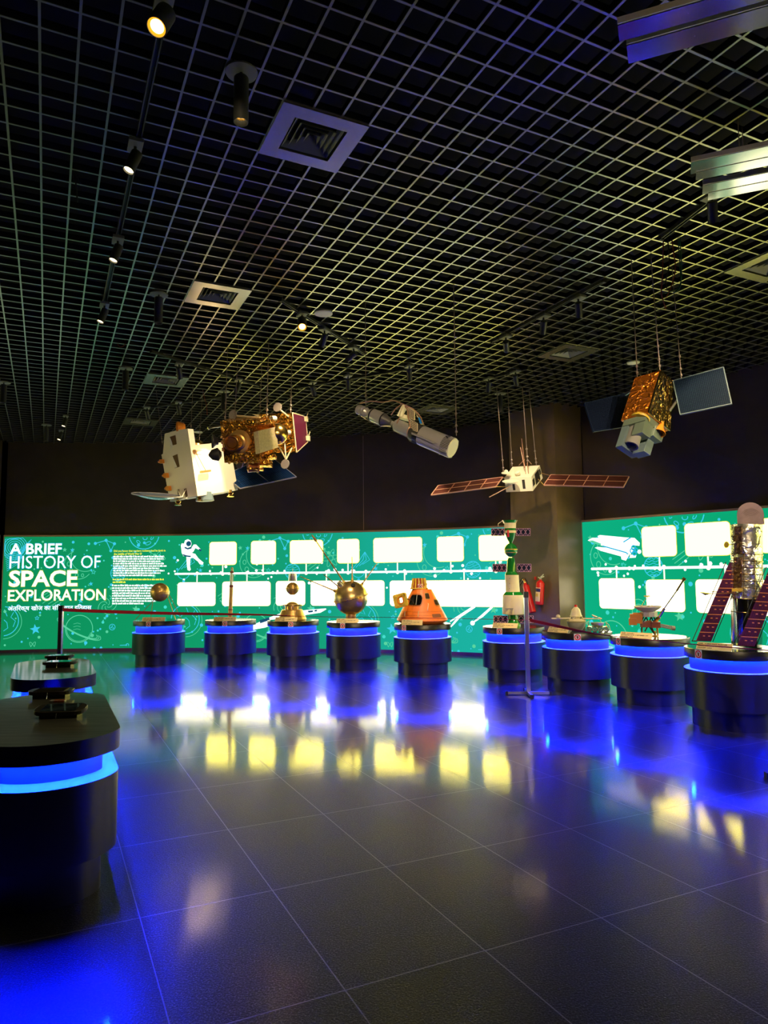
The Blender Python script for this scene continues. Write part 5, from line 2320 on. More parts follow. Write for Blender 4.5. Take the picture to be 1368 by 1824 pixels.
for (A_, B_, C_, D_, att, yy) in [(p9(112, 1592, -.05), p9(285, 1598, -.05), p9(545, 905, .02), p9(500, 815, .02), (515, 1075), -.02),
                                  (p9(565, 1640, -.22), p9(750, 1650, -.22), p9(1010, 985, -.15), p9(905, 985, -.15), (850, 1095), -.15)]:
    if att[0] < 600:
        D_ = p9(480, 740, .03)
        C_ = p9(560, 900, .03)
        A_ = p9(118, 1592, -.05); B_ = p9(280, 1598, -.05)
        C_ = p9(640, 740, .03)
    else:
        A_ = p9(565, 1640, -.20); B_ = p9(750, 1650, -.20); C_ = p9(1080, 800, -.13); D_ = p9(920, 790, -.13)
    A_.z = max(A_.z, Z_LID + .02)
    B_.z = max(B_.z, Z_LID + .02)
    C_ = flat4(A_, B_, C_, D_)
    # purple blanket with long stripes and orange battens
    mb = MB()
    mb.slab(A_, B_, C_, D_, .008)
    o = mb.build('solar_wing', M['cellpurple'], t)
    n_ = (B_ - A_).cross(D_ - A_).normalized()
    m1, m2 = MB(), MB()
    for k in range(1, 8):
        for of in (-.001, .009):
            m1.bar(A_.lerp(B_, k / 8) + n_ * of, D_.lerp(C_, k / 8) + n_ * of, .003, .002, n_)
    for k in range(1, 9):
        for of in (-.002, .010):
            u = k / 9
            m2.bar(A_.lerp(D_, u) + n_ * of, B_.lerp(C_, u) + n_ * of, .007, .003, n_)
            for s_ in (.3, .65):
                q0 = A_.lerp(D_, u - .045).lerp(B_.lerp(C_, u - .045), s_)
                m2.bar(q0 + n_ * of, q0 + (B_ - A_).normalized() * .02 + n_ * of, .010, .003, n_)
    m1.build('stripe', mat('dark_violet_stripe', (.02, .008, .05), .4), o)
    m2.build('batten', M['orangeline'], o)
    mb = MB()
    e_ = (B_ - A_).normalized()
    mb.tube([A_ - e_ * .035, D_ - e_ * .035], .004, 6)
    mb.cut()
    mb.tube([B_ + e_ * .02, C_ + e_ * .02], .004, 6)
    mb.bar(A_ - e_ * .04, A_ + e_ * .01, .01, .01)
    mb.build('edge_rail', M['blackm'], t)
    mid = (A_ + B_ + C_ + D_) / 4
    mb = MB()
    rt = b0 + axt * zz9(1085)
    qa = A_.lerp(D_, .62).lerp(B_.lerp(C_, .62), .5)
    mb.tube([V((rt.x, rt.y, qa.z)), qa], .008, 8)
    mb.tube([A_.lerp(D_, .62) - e_ * .05, B_.lerp(C_, .62) + e_ * .05], .006, 6)
    mb.build('wing_mast', M['brass'], t)
mb = MB()
q_ = p9(220, 1083, -.16)
mb.lathe(q_, (.1, -.1, 1), [(-.012, .004), (0, .03), (.012, .062)], 20)
mb.tube([q_, b0 + axt * (q_.z - Z_LID) ], .004, 6)
mb.build('dish_antenna', M['brass'], t)
mb = MB()
mb.obox(b0 + axt * zz9(1045) - sd * .09 + tw * .16, sd * .045, tw * .015, V((0, 0, .015)))
mb.cut()
mb.lathe(p9(455, 550, -.02), (-1, -.3, .1), [(0, .03), (.008, .033)], 18)
mb.bar(p9(455, 550, -.02), p9(520, 545, 0), .008, .008)
mb.build('fittings', M['yellowp'], t)
# ------------------------------------------------------------------ things hung from the ceiling
def wire(t, a, px_top, yd=0.0, r=.0045, col='wire', hooks=True):
    """steel suspension wire from a fixing up into the grid"""
    a = V(a)
    top = V((a.x + px_top, a.y + yd, CEIL + .03))
    mb = MB()
    mb.tube([a, a.lerp(top, .5), top], r, 6)
    if hooks:
        d = (top - a).normalized()
        for u in (.04, .10, .22):
            mb.lathe(a + d * u - d * .012, d, [(0, r), (.004, r * 2.6), (.02, r * 2.6), (.024, r)], 8)
    mb.build('suspension_wire', M[col], t)


def Q(poly, Y):
    return [P(x, y, Y) for x, y in poly]


# ---- white satellite
t = thing('white_satellite', P(355, 830, 10.4), 'boxy cream-white satellite hung at left, with a tall side panel and a shallow dish', 'satellite model')
E0, E1 = P(334.2, 763.5, 10.05), P(351.9, 883.6, 10.05)
L0, L1 = P(293.2, 773, 10.45), P(303.6, 892.8, 10.45)
R0, R1 = P(405, 786, 10.65), P(423.9, 872.7, 10.65)
zw = lambda x, y, Y: P(220 + x / 6.218, 740 + y / 6.218, Y)
nl = (E1 - E0).cross(L0 - E0).normalized()
if nl.y > 0:
    nl = -nl


def onface(x, y, off=.0):
    # on the tower's left face
    d = ray(220 + x / 6.218, 740 + y / 6.218)
    tt = (E0 - V((0, 0, EYE))).dot(nl) / d.dot(nl)
    return V((0, 0, EYE)) + d * tt + nl * off


back = (R1 - E1).normalized() * .085 + V((0, .05, 0))
front = [onface(*q_) for q_ in [(710, 146), (820, 893), (520, 955), (490, 838), (420, 435), (436, 425), (455, 203), (600, 160)]]
E0, E1 = front[0], front[1]
mb = MB()
mb.prism(front, back)
tower = mb.build('tower_panel', M['satwhite'], t)
nr = (R1 - E1).cross(E0 - E1).normalized()
if nr.y > 0:
    nr = -nr


def onright(x, y, off=.0):
    d = ray(220 + x / 6.218, 740 + y / 6.218)
    tt = (E1 + back * .5 - V((0, 0, EYE))).dot(nr) / d.dot(nr)
    return V((0, 0, EYE)) + d * tt + nr * off


A_, B_, C_, D_ = E1 + back * .5, onright(1268, 825), onright(1175, 288), onright(752, 330)
dep = (L0 - E0) * .75 + V((0, .22, 0))
mb = MB()
mb.hexa([A_, B_, C_, D_, A_ + dep, B_ + dep, C_ + dep, D_ + dep])
mb.build('body', M['satwhite'], t, .004)


mb = MB()
for pts in [[(512, 238), (575, 218), (590, 318), (525, 345)], [(545, 450), (597, 428), (622, 568), (570, 585)], [(597, 822), (618, 815), (622, 865), (603, 880)], [(672, 815), (698, 808), (712, 890), (690, 915)]]:
    mb.cut()
    mb.prism([onface(x, y, .003) for x, y in pts], nl * -.012)
mb.build('window_recess', mat('dark_recess', (.10, .04, .012), .4), t)
mb = MB()
for pts in [[(515, 238), (520, 330), (550, 345), (540, 300)], [(510, 395), (530, 335), (575, 325), (545, 345)], [(545, 450), (572, 582), (598, 572)]]:
    mb.cut()
    mb.prism([onface(x, y, .006) for x, y in pts], nl * -.002)
mb.build('recess_flap', M['white'], t)
mb = MB()
for x, y, s_ in [(440, 510, .030), (488, 665, .036), (515, 808, .036)]:
    mb.cut()
    q_ = onface(x, y, .02)
    mb.obox(q_, (E0 - L0).normalized() * s_, (E1 - E0).normalized() * s_, nl * .028)
    mb.lathe(q_ + nl * .02 - (E0 - L0).normalized() * .03, -(E0 - L0), [(0, s_ * .5), (.03, s_ * .6)], 10)
mb.build('thruster_block', M['amber'], t)
mb = MB()
hp = zw(630, 135, 10.25)
mb.lathe(hp - V((.06, 0, -.01)), (1, .2, .05), [(0, .07), (.03, .085), (.11, .06), (.13, .03)], 20)
mb.build('sensor_hood', M['amber'], t)
mb = MB()
dm = zw(800, 330, 10.5)
mb.lathe(dm - V((0, 0, .02)), (.05, -.1, 1), [(0, .125), (.05, .118), (.09, .08), (.105, .03), (.108, .001)], 28)
mb.build('dome', M['goldm'], t)
mb = MB()
a_ = onright(782, 405, .03)
mb.lathe(onright(782, 405, 0), nr, [(0, .035), (.03, .03), (.05, .012)], 14)
mb.tube([onright(790, 395, .05), onright(868, 385, .06)], .006, 6)
mb.tube([a_, onright(885, 615, .05)], .005, 6)
q_ = onright(885, 628, .05)
mb.obox(q_, (R1 - E1).normalized() * .09, (E1 - E0).normalized() * .014, nr * .02)
mb.build('feed_arm', M['brass'], t)
# dish at lower left
dcn = zw(375, 880, 10.0)
dax = (V((0.05, -.16, 1))).normalized()
dr_ = (zw(640, 905, 10.0) - zw(105, 862, 10.0)).length / 2
e_ = (zw(640, 905, 10.0) - zw(105, 862, 10.0)).normalized()
nn = (dax - e_ * dax.dot(e_)).normalized()
mb = MB()
mb.lathe(dcn - nn * .07, nn, [(0, .02)] + [(.07 * (k / 7) ** 2, dr_ * k / 7) for k in range(1, 8)] + [(.078, dr_)] + [(.07 * (k / 7) ** 2 + .012, dr_ * k / 7 - .008) for k in range(6, 0, -1)] + [(.012, .001)], 44)
mb.build('dish', mat('pearl_dish', (.34, .42, .60), .22, metal=.55), t)
mb = MB()
mb.torus(dcn, nn, dr_, .010, 44, 6)
mb.build('dish_rim', M['satwhite'], t)
mb = MB()
for x in (600, 690):
    mb.tube([zw(640, 915, 10.05), onface(x + 6, 822, .01)], .009, 6)
mb.bar(zw(520, 948, 10.2), zw(700, 915, 10.05), .03, .012)
mb.build('dish_bracket', M['satwhite'], t)
mb = MB()
for x, y in [(603, 958), (845, 915), (1185, 862), (955, 905)]:
    mb.cut()
    q_ = zw(x, y, 10.2 if x < 900 else 10.4)
    mb.lathe(q_ + V((0, 0, .03)), (0, 0, -1), [(-.02, .02), (.02, .025), (.025, .045), (.05, .03), (.08, .05)], 14)
mb.build('thruster', M['goldm'], t)
mb = MB()
q_ = zw(898, 920, 10.3)
mb.lathe(q_ + V((0, 0, .09)), (.05, 0, -1), [(0, .11), (.08, .125), (.125, .135), (.13, .10)], 10, 0, False)
mb.build('engine_bell', M['bluegrey'], t)
# blue wing behind
wa, wb, wc, wd = P(398, 848, 10.75), P(427.9, 871, 10.55), P(527.9, 850.5, 10.9), P(480, 812, 11.2)
wq = solar('solar_wing', wb, wc, wd, wa, 28, 3, M['cell'], M['celldark'], t, .004, .014, M['cellline'], .010)
mb = MB()
for u in (.12, .52):
    mb.cut()
    mb.bar(wb.lerp(wc, u) + V((0, -.012, 0)), wa.lerp(wd, u) + V((0, -.012, 0)), .014, .006)
mb.build('wing_hinge', M['cellline'], wq)
wire(t, zw(432, 320, 10.5), -.18, .2)
wire(t, zw(740, 270, 10.35), 0.0, .1)
wire(t, zw(838, 275, 10.6), .02, .1)
WHITE_AIM = P(375, 830, 10.2)

# ---- gold foil satellite
t = thing('gold_satellite', P(460, 785, 8.5), 'gold foil satellite with a round telescope and purple end panel, hung before the white one', 'satellite model')
zg = lambda x, y, Y: P(370 + x / 6.84, 700 + y / 6.84, Y)
F = [zg(150, 345, 8.25), zg(205, 850, 8.25), zg(635, 850, 8.15), zg(600, 328, 8.15)]
dpt = zg(770, 770, 8.55) - zg(635, 850, 8.15)
dpt2 = V((dpt.x, .42, dpt.z))
mb = MB()
mb.hexa([F[0], F[1], F[2], F[3]] + [p_ + dpt2 for p_ in F])
mb.build('front_box', M['gold'], t)
K_ = [zg(610, 258, 8.75), zg(640, 735, 8.75), zg(1080, 722, 8.6), zg(1030, 243, 8.6)]
rv_ = zg(1215, 595, 8.95) - zg(1080, 722, 8.6)
rv2 = zg(1190, 290, 8.95) - zg(1030, 243, 8.6)
mb = MB()
mb.hexa(K_ + [K_[0] + rv2, K_[1] + rv_, K_[2] + rv_, K_[3] + rv2])
mb.build('rear_box', M['gold'], t)
mb = MB()
a_, b_, c_, d_ = K_[2], K_[2] + rv_, K_[3] + rv2, K_[3]
nn_ = (b_ - a_).cross(d_ - a_).normalized()
if nn_.x < 0:
    nn_ = -nn_
vs = [p_ + nn_ * .004 for p_ in (a_, b_, c_, d_)]
mb.add(vs + [p_ - nn_ * .01 for p_ in vs], [(0, 1, 2, 3), (4, 7, 6, 5), (0, 4, 5, 1), (1, 5, 6, 2), (2, 6, 7, 3), (3, 7, 4, 0)])
o = mb.build('end_panel', M['purple'], t)
mb = MB()
for k in range(1, 26):
    u = k / 26
    mb.bar(vs[0].lerp(vs[3], u) + nn_ * .001, vs[1].lerp(vs[2], u) + nn_ * .001, .005, .004, nn_)
mb.build('ribs', mat('dark_plum_rib', (.12, .005, .05), .5), o)
mb = MB()
for p_, q_ in [(0, 1), (1, 2), (2, 3), (3, 0)]:
    mb.bar(vs[p_], vs[q_], .014, .012)
mb.build('end_frame', M['cream'], t)
nf_ = (F[1] - F[0]).cross(F[3] - F[0]).normalized()
if nf_.y > 0:
    nf_ = -nf_
tc_ = zg(385, 592, 8.2)
tend = zg(283, 612, 7.93)
ax_ = (tend - tc_).normalized()
mb = MB()
mb.lathe(tc_ - nf_ * .02, nf_, [(0, .140), (.035, .138), (.04, .10), (.045, .001)], 36)
mb.lathe(tc_, ax_, [(0, .105), (.06, .095), (.07, .075), (.15, .07), (.15, .001)], 32)
mb.build('telescope_mount', M['brass'], t)
mb = MB()
Lt = (tend - tc_).length
mb.lathe(tc_, ax_, [(.10, .062), (.16, .062), (.17, .090), (Lt, .092), (Lt + .004, .085), (Lt - .02, .07), (Lt - .05, .055), (Lt - .05, .001)], 32)
mb.build('telescope', M['goldm'], t)
mb = MB()
mb.lathe(tend + ax_ * -.035, ax_, [(0, .058), (.002, .001)], 24)
mb.build('lens', mat('dark_amber_lens', (.25, .11, .02), .12, metal=.6), t)
# textured pale plate on the right
pl = [zg(612, 462, 7.98), zg(640, 732, 7.98), zg(860, 662, 8.25), zg(833, 412, 8.25)]
pn = (pl[1] - pl[0]).cross(pl[3] - pl[0]).normalized()
if pn.y > 0:
    pn = -pn
mb = MB()
mb.hexa(pl + [p_ - pn * .07 for p_ in pl])
mb.build('pale_plate', mat('pebbled_pale_plate', (.58, .50, .26), .4, metal=.2, bump=.8, bscale=60, noise=.35, nscale=45), t)
mb = MB()
mb.sphere(zg(850, 500, 8.35), .13, 28, 14)
mb.build('tank', M['goldm'], t)
mb = MB()
for x, y, Y_, r_ in [(303, 262, 8.5, .058), (848, 172, 8.6, .060), (940, 865, 8.35, .058), (385, 872, 8.5, .05)]:
    mb.cut()
    q_ = zg(x, y, Y_)
    mb.lathe(q_, (-.45, -1, .1), [(-.012, r_ * .9), (-.01, r_), (0, r_), (.002, r_ * .96), (.002, .001)], 28)
mb.build('disc_antenna', mat('pale_grey_disc', (.36, .33, .31), .5), t)
mb = MB()
mb.tube([zg(350, 275, 8.5), zg(640, 300, 8.4)], .012, 6)
mb.cut()
mb.tube([zg(890, 210, 8.6), zg(990, 290, 8.6)], .012, 6)
for a_ in [(865, 650), (920, 440), (1025, 670)]:
    mb.cut()
    mb.tube([zg(955, 810, 8.36), zg(*a_, 8.5)], .009, 6)
mb.build('antenna_strut', M['cream'], t)
mb = MB()
for x, y in [(805, 315), (975, 485)]:
    mb.cut()
    q_ = zg(x + 20, y - 6, 8.5)
    mb.lathe(q_, (-.5, -.8, -.15), [(0, .03), (.08, .03), (.08, .022), (.04, .02), (.04, .001)], 16)
mb.build('sensor_tube', M['white'], t)
mb = MB()
mb.lathe(zg(130, 590, 8.4), (-1, -.35, 0), [(0, .04), (.03, .05), (.06, .085), (.075, .085), (.06, .05), (.06, .001)], 24)
mb.lathe(zg(165, 745, 8.3), (-1, -.4, -.15), [(0, .03), (.04, .08), (.11, .06), (.15, .012)], 24)
mb.build('horn', M['blackm'], t)
mb = MB()
mb.tube([zg(160, 405, 8.3), zg(60, 418, 8.2), zg(0, 428, 8.15)], [.012, .009, .012], 8)
mb.lathe(zg(15, 427, 8.17), (1, 0, 0), [(-.01, .018), (.015, .018)], 10)
mb.build('boom', M['steel'], t)
mb = MB()
mb.cyl(zg(490, 905, 8.3), zg(620, 895, 8.35), .062, 20)
for x in (492, 612):
    q_ = zg(x, 900, 8.3)
    mb.lathe(q_, (1, .3, 0), [(0, .068), (.012, .068)], 20)
mb.build('bottom_tank', mat('bronze_tank', (.42, .15, .04), .3, metal=.7), t)
mb = MB()
mb.obox(zg(700, 860, 8.4), V((.075, .02, 0)), V((0, .08, 0)), V((0, 0, .035)))
mb.cut()
mb.obox(zg(580, 930, 8.3), V((.09, .02, 0)), V((0, .05, 0)), V((0, 0, .012)))
mb.cut()
mb.obox(zg(735, 790, 8.4), V((.09, .03, .02)), V((0, .08, 0)), V((0, 0, .02)))
mb.cut()
mb.obox(zg(680, 375, 8.25), V((.12, .04, .012)), V((0, .09, 0)), V((0, 0, .03)))
mb.cut()
mb.obox(zg(530, 370, 8.15), V((.05, 0, .0)), V((0, .03, 0)), V((0, 0, .035)))
mb.build('foil_bracket', M['gold'], t)
mb = MB()
rd_ = random.Random(8)
for k in range(26):
    mb.cut()
    e = rd_.choice([0, 1, 2, 3])
    u = rd_.random()
    p_ = F[e].lerp(F[(e + 1) % 4], u) + dpt2 * 0 + nf_ * .01
    mb.sphere(p_, rd_.uniform(.008, .02), 8, 5)
mb.build('foil_rivets', M['brass'], t)
mb = MB()
for x, y in [(1195, 320), (1220, 555)]:
    mb.cut()
    q_ = zg(x, y, 8.93)
    mb.obox(q_, V((.03, 0, 0)), V((0, .03, 0)), V((0, 0, .03)))
    mb.tube([q_, q_ + V((.03, 0, .09))], .006, 6)
mb.cut()
mb.prism([zg(540, 256, 8.6), zg(620, 258, 8.7), zg(620, 285, 8.7)], V((0, .02, 0)))
mb.build('corner_fitting', M['cream'], t)
wire(t, zg(327, 330, 8.35), .02, .1)
wire(t, zg(635, 255, 8.8), .01, .1)
wire(t, zg(720, 300, 8.4), .0, .1, .006)
wire(t, zg(1012, 240, 8.65), .0, .1, .006)
wire(t, zg(212, 330, 8.5), .0, .1)
GOLD_AIM = zg(960, 470, 8.5)

# ---- silver station in cylinders
t = thing('cylinder_station', P(726, 765, 7.0), 'silver space station of joined cylinders with a pale yellow end disc, hung near centre', 'satellite model')
zs = lambda x, y, Y: P(625 + x / 6.84, 700 + y / 6.84, Y)
SA, SB = zs(95, 200, 7.25), zs(1235, 672, 6.72)
ax_ = (SB - SA).normalized()
LS = (SB - SA).length


def tpos(x, y):
    # distance along the axis of the point that shows at this zoom pixel (nearest point between sight line and axis)
    d = ray(625 + x / 6.84, 700 + y / 6.84).normalized()
    w0 = SA - V((0, 0, EYE))
    b = ax_.dot(d)
    return (b * d.dot(w0) - ax_.dot(w0)) / (1 - b * b)


m2 = 6.95 / F_PX / 6.84     # metres per zoom pixel
T_ = lambda x: tpos(x, 200 + (x - 95) * (472 / 1140.0))
mb = MB()
r0 = 66 * m2
mb.lathe(SA, ax_, [(T_(95) - .01, r0 * .92), (T_(112), r0), (T_(130), r0 * .86), (T_(145), r0), (T_(165), r0 * .86), (T_(180), r0), (T_(200), r0 * .8), (T_(212), r0 * .5), (T_(225), r0 * .2), (T_(250), r0 * .2)], 28)
mb.build('end_module', M['silverp'], t)
mb = MB()
r1 = 84 * m2
mb.lathe(SA, ax_, [(T_(240), r1 * .9), (T_(252), r1), (T_(395), r1)], 32)
s1_ = mb.build('service_module', M['silverp'], t)
mb = MB()
for x in (255, 388):
    mb.cut()
    mb.lathe(SA, ax_, [(T_(x), r1 * 1.0), (T_(x) + .002, r1 * 1.03), (T_(x) + .014, r1 * 1.03), (T_(x) + .016, r1)], 32, 0, True, False)
mb.build('joint_band', M['blackm'], t)
mb = MB()
mb.lathe(SA, ax_, [(T_(395), r1), (T_(488), r1 * .42), (T_(492), r1 * .32), (T_(500), r1 * .32)], 32)
mb.build('crew_cone', mat('dark_grey_cone', (.12, .12, .12), .4, metal=.3), t)
mb = MB()
mb.lathe(SA, ax_, [(T_(498), r1 * .30), (T_(500), r1 * .36), (T_(525), r1 * .36), (T_(545), r1 * .3)], 24)
mb.build('docking_collar', M['greyp'], t)
mb = MB()
r2 = 76 * m2
mb.lathe(SA, ax_, [(T_(545), r2 * .4), (T_(550), r2 * .95), (T_(572), r2), (T_(735), r2 * 1.08)], 32)
mb.build('adapter_module', M['silverp'], t)
mb = MB()
r3 = 112 * m2
mb.lathe(SA, ax_, [(T_(725), r2 * 1.05), (T_(752), r3 * .92), (T_(770), r3 * .98), (T_(865), r3 * .98)], 36)
mb.build('airlock_bay', mat('charcoal_bay', (.05, .05, .045), .45), t)
mb = MB()
r4 = 122 * m2
mb.lathe(SA, ax_, [(T_(862), r3 * .98), (T_(865), r4), (T_(1140), r4)], 44)
mb.build('workshop', M['silverp'], t)
mb = MB()
mb.lathe(SA, ax_, [(T_(1140), r4 * .985), (LS, r4 * .985)], 44)
mb.build('rib_bed', M['blackm'], t)
mb = MB()
ea = ax_.cross(UPV).normalized()
eb = ax_.cross(ea)
for k in range(44):
    a = 2 * PI * k / 44
    e = ea * math.cos(a) + eb * math.sin(a)
    mb.obox(SA + ax_ * ((T_(1142) + LS) / 2) + e * (r4 * .99), ax_ * ((LS - T_(1142)) / 2), e * .004, ax_.cross(e) * .0035)
mb.build('rib_ring', M['silverp'], t)
mb = MB()
mb.lathe(SA, ax_, [(LS, r4 * .98), (LS + .004, r4 * .98), (LS + .008, r4 * .95), (LS + .008, .001)], 44)
mb.build('end_disc', M['paleyellow'], t)
mb = MB()
for a in (.5, 2.2, 4.0):
    mb.cut()
    e = ea * math.cos(a) + eb * math.sin(a)
    mb.obox(SA + ax_ * (LS - .02) + e * r4, ax_ * .02, e * .012, ax_.cross(e) * .012)
# small dark label patch and hand rail along the hull
mb.build('lug', M['greyp'], t)


def onhull(x, y, r, off=0.0):
    d = ray(625 + x / 6.84, 700 + y / 6.84).normalized()
    o_ = V((0, 0, EYE))
    w_ = o_ - SA
    dd, ww = d - ax_ * d.dot(ax_), w_ - ax_ * w_.dot(ax_)
    A2, B2, C2 = dd.dot(dd), 2 * dd.dot(ww), ww.dot(ww) - (r + off) ** 2
    disc = B2 * B2 - 4 * A2 * C2
    tt = (-B2 - math.sqrt(max(disc, 0))) / (2 * A2)
    return o_ + d * tt


mb = MB()
pts = [onhull(x, y, r4, .006) for x, y in [(745, 480), (870, 528), (1000, 585), (1060, 610), (1010, 618), (870, 552), (745, 505)]]
cn = sum(pts, V((0, 0, 0))) / len(pts)
od = (cn - SA - ax_ * (cn - SA).dot(ax_)).normalized()
mb.prism(pts, od * .012)
mb.build('folded_fin', M['greyp'], t)
mb = MB()
pts = [onhull(x, y, r3, .004) for x, y in [(742, 520), (838, 548), (832, 638), (740, 600)]]
cn = sum(pts, V((0, 0, 0))) / 4
od = (cn - SA - ax_ * (cn - SA).dot(ax_)).normalized()
mb.prism(pts, od * .006)
mb.cut()
pts = [onhull(x, y, r4, .002) for x, y in [(1150, 530), (1185, 515), (1218, 532), (1180, 556)]]
cn = sum(pts, V((0, 0, 0))) / 4
od = (cn - SA - ax_ * (cn - SA).dot(ax_)).normalized()
mb.prism(pts, od * .003)
mb.build('dark_panel', M['blackm'], t)
mb = MB()
mb.torus(SA + ax_ * T_(738), ax_, r2 * 1.12, .010, 28, 6)
mb.torus(SA + ax_ * (T_(738) + .015), ax_, r2 * 1.15, .008, 28, 6)
mb.build('copper_ring', M['copper'], t)
# telescope mount panels standing above the bay
q4 = [zs(690, 165, 6.95), zs(775, 225, 6.85), zs(780, 330, 6.85), zs(700, 290, 6.95)]
solar('array_panel', q4[3], q4[2], q4[1], q4[0], 5, 6, M['blackm'], M['cream'], t, .005, .008, M['cream'], .007)
q4 = [zs(715, 320, 6.88), zs(812, 372, 6.80), zs(812, 470, 6.80), zs(718, 430, 6.88)]
solar('array_panel', q4[3], q4[2], q4[1], q4[0], 5, 5, M['blackm'], M['cream'], t, .005, .008, M['cream'], .007)
mb = MB()
pts = [zs(770, 210, 6.98), zs(805, 240, 6.95), zs(850, 300, 6.92), zs(885, 385, 6.9), zs(850, 380, 6.9), zs(820, 310, 6.92), zs(790, 250, 6.95)]
mb.prism(pts, V((0, .012, 0)))
o = mb.build('curved_panel', M['cream'], t)
mb = MB()
mb.prism([zs(815, 298, 6.915), zs(845, 300, 6.915), zs(868, 372, 6.895), zs(840, 375, 6.895)], V((0, -.004, 0)))
mb.build('blue_cell', mat('sky_blue_cell', (.02, .22, .75), .2), o)
mb = MB()
mb.hexa(Q([(625 + 620 / 6.84, 700 + 150 / 6.84), (625 + 560 / 6.84, 700 + 275 / 6.84), (625 + 590 / 6.84, 700 + 290 / 6.84), (625 + 660 / 6.84, 700 + 145 / 6.84)], 6.98) +
        Q([(625 + 628 / 6.84, 700 + 165 / 6.84), (625 + 570 / 6.84, 700 + 280 / 6.84), (625 + 620 / 6.84, 700 + 310 / 6.84), (625 + 685 / 6.84, 700 + 185 / 6.84)], 7.1))
mb.cyl(zs(650, 150, 6.95), zs(610, 290, 6.95), .022, 16)
mb.obox(zs(655, 300, 7.0), V((.05, .01, -.012)), V((0, .05, 0)), V((0, 0, .02)))
mb.build('telescope_mount', M['paleyellow'], t)
mb = MB()
mb.tube(smoothpath([zs(105, 128, 7.2), zs(180, 112, 7.2), zs(270, 102, 7.15), zs(390, 112, 7.1), zs(520, 93, 7.0), zs(610, 125, 6.95), zs(690, 160, 6.92)], 5), .006, 6)
mb.tube([zs(490, 268, 7.05), zs(545, 190, 7.0), zs(615, 140, 6.96)], .006, 6)
mb.tube([zs(560, 370, 6.95), zs(600, 280, 6.95), zs(650, 165, 6.95)], .006, 6)
mb.tube(smoothpath([zs(690, 160, 6.92), zs(770, 205, 6.92), zs(840, 280, 6.9), zs(890, 390, 6.88)], 5), .006, 6)
mb.tube(smoothpath([zs(660, 160, 6.93), zs(695, 220, 6.9), zs(700, 300, 6.88), zs(730, 430, 6.85)], 5), .006, 6)
mb.build('boom', M['copper'], t)
mb = MB()
off_ = -eb if eb.z > 0 else eb
mb.tube([SA + ax_ * T_(150) + off_ * r0 * 1.05, SA + ax_ * T_(250) + off_ * r1 * 1.04, SA + ax_ * T_(395) + off_ * r1 * 1.04, SA + ax_ * T_(500) + off_ * r1 * .5], .006, 6)
mb.tube([SA + ax_ * T_(545) + off_ * r2, SA + ax_ * T_(720) + off_ * r2 * 1.12, SA + ax_ * T_(760) + off_ * r3 * 1.02, SA + ax_ * T_(1130) + off_ * r4 * 1.02], .007, 6)
mb.build('cable_duct', M['cream'], t)
wire(t, zs(183, 150, 7.2), 0.0, 0, .004)
wire(t, zs(1285, 520, 6.75), 0.0, 0, .005)

# ---- small box satellite with two long wings
t = thing('winged_satellite', P(930, 852, 10.5), 'small cream box satellite with two long brown wings, hung right of centre', 'satellite model')
zc = lambda x, y, Y: P(760 + x / 3.697, 780 + y / 3.697, Y)
Fq = [zc(510, 265, 10.5), zc(523, 358, 10.52), zc(700, 350, 10.42), zc(690, 255, 10.4)]
dv = V((.13, .30, .135))
bk = [zc(565, 190, 10.8), zc(578, 278, 10.85), zc(765, 265, 10.75), zc(745, 180, 10.72)]
mb = MB()
mb.hexa(Fq + bk)
mb.build('body', M['satwhite'], t, .003)
nfq = (Fq[1] - Fq[0]).cross(Fq[3] - Fq[0]).normalized()
if nfq.y > 0:
    nfq = -nfq
nrq = (bk[2] - Fq[2]).cross(Fq[3] - Fq[2]).normalized()
if nrq.x < 0:
    nrq = -nrq
bil = lambda q_, u, v: q_[1].lerp(q_[2], u).lerp(q_[0].lerp(q_[3], u), v)
RQ = [Fq[3], Fq[2], bk[2], bk[3]]
TQ = [bk[0], Fq[0], Fq[3], bk[3]]
mb = MB()
for u0, u1, v0, v1 in [(.27, .36, .12, .55), (.64, .74, .18, .82)]:
    mb.cut()
    mb.prism([bil(Fq, u0, v0) + nfq * .002, bil(Fq, u1, v0) + nfq * .002, bil(Fq, u1, v1) + nfq * .002, bil(Fq, u0, v1) + nfq * .002], nfq * -.01)
for u0, u1, v0, v1 in [(.06, .26, .25, .72), (.34, .78, .12, .88), (.82, .95, .4, .8)]:
    mb.cut()
    mb.prism([bil(RQ, u0, v0) + nrq * .002, bil(RQ, u1, v0) + nrq * .002, bil(RQ, u1, v1) + nrq * .002, bil(RQ, u0, v1) + nrq * .002], nrq * -.01)
mb.build('window_slot', M['blackm'], t)
dq = zc(553, 285, 10.30)
mb = MB()
da = V((-.05, -.35, 1)).normalized()
mb.lathe(dq - da * .035, da, [(0, .03), (.01, .07), (.03, .12), (.035, .125), (.035, .118), (.018, .07), (.012, .001)], 32)
mb.build('dish', M['satwhite'], t)
mb = MB()
mb.lathe(zc(525, 235, 10.45), da, [(0, .07), (.012, .075), (.02, .03), (.05, .02)], 20)
mb.sphere(zc(522, 222, 10.45), .03, 12, 6)
mb.lathe(zc(600, 238, 10.5), (-.4, -.6, .6), [(0, .04), (.04, .035), (.045, .025)], 16)
mb.build('feed', M['satwhite'], t)
mb = MB()
mb.tube([zc(560, 312, 10.38), zc(412, 390, 10.2)], .007, 6)
mb.build('probe_rod', M['copper'], t)
mb = MB()
mb.tube([zc(655, 260, 10.5), zc(625, 5, 10.6)], .005, 6)
mb.tube([zc(645, 200, 10.55), zc(618, 62, 10.6)], .005, 6)
mb.tube([zc(607, 180, 10.75), zc(645, 142, 10.65)], .004, 6)
mb.tube([zc(665, 145, 10.65), zc(690, 172, 10.7)], .004, 6)
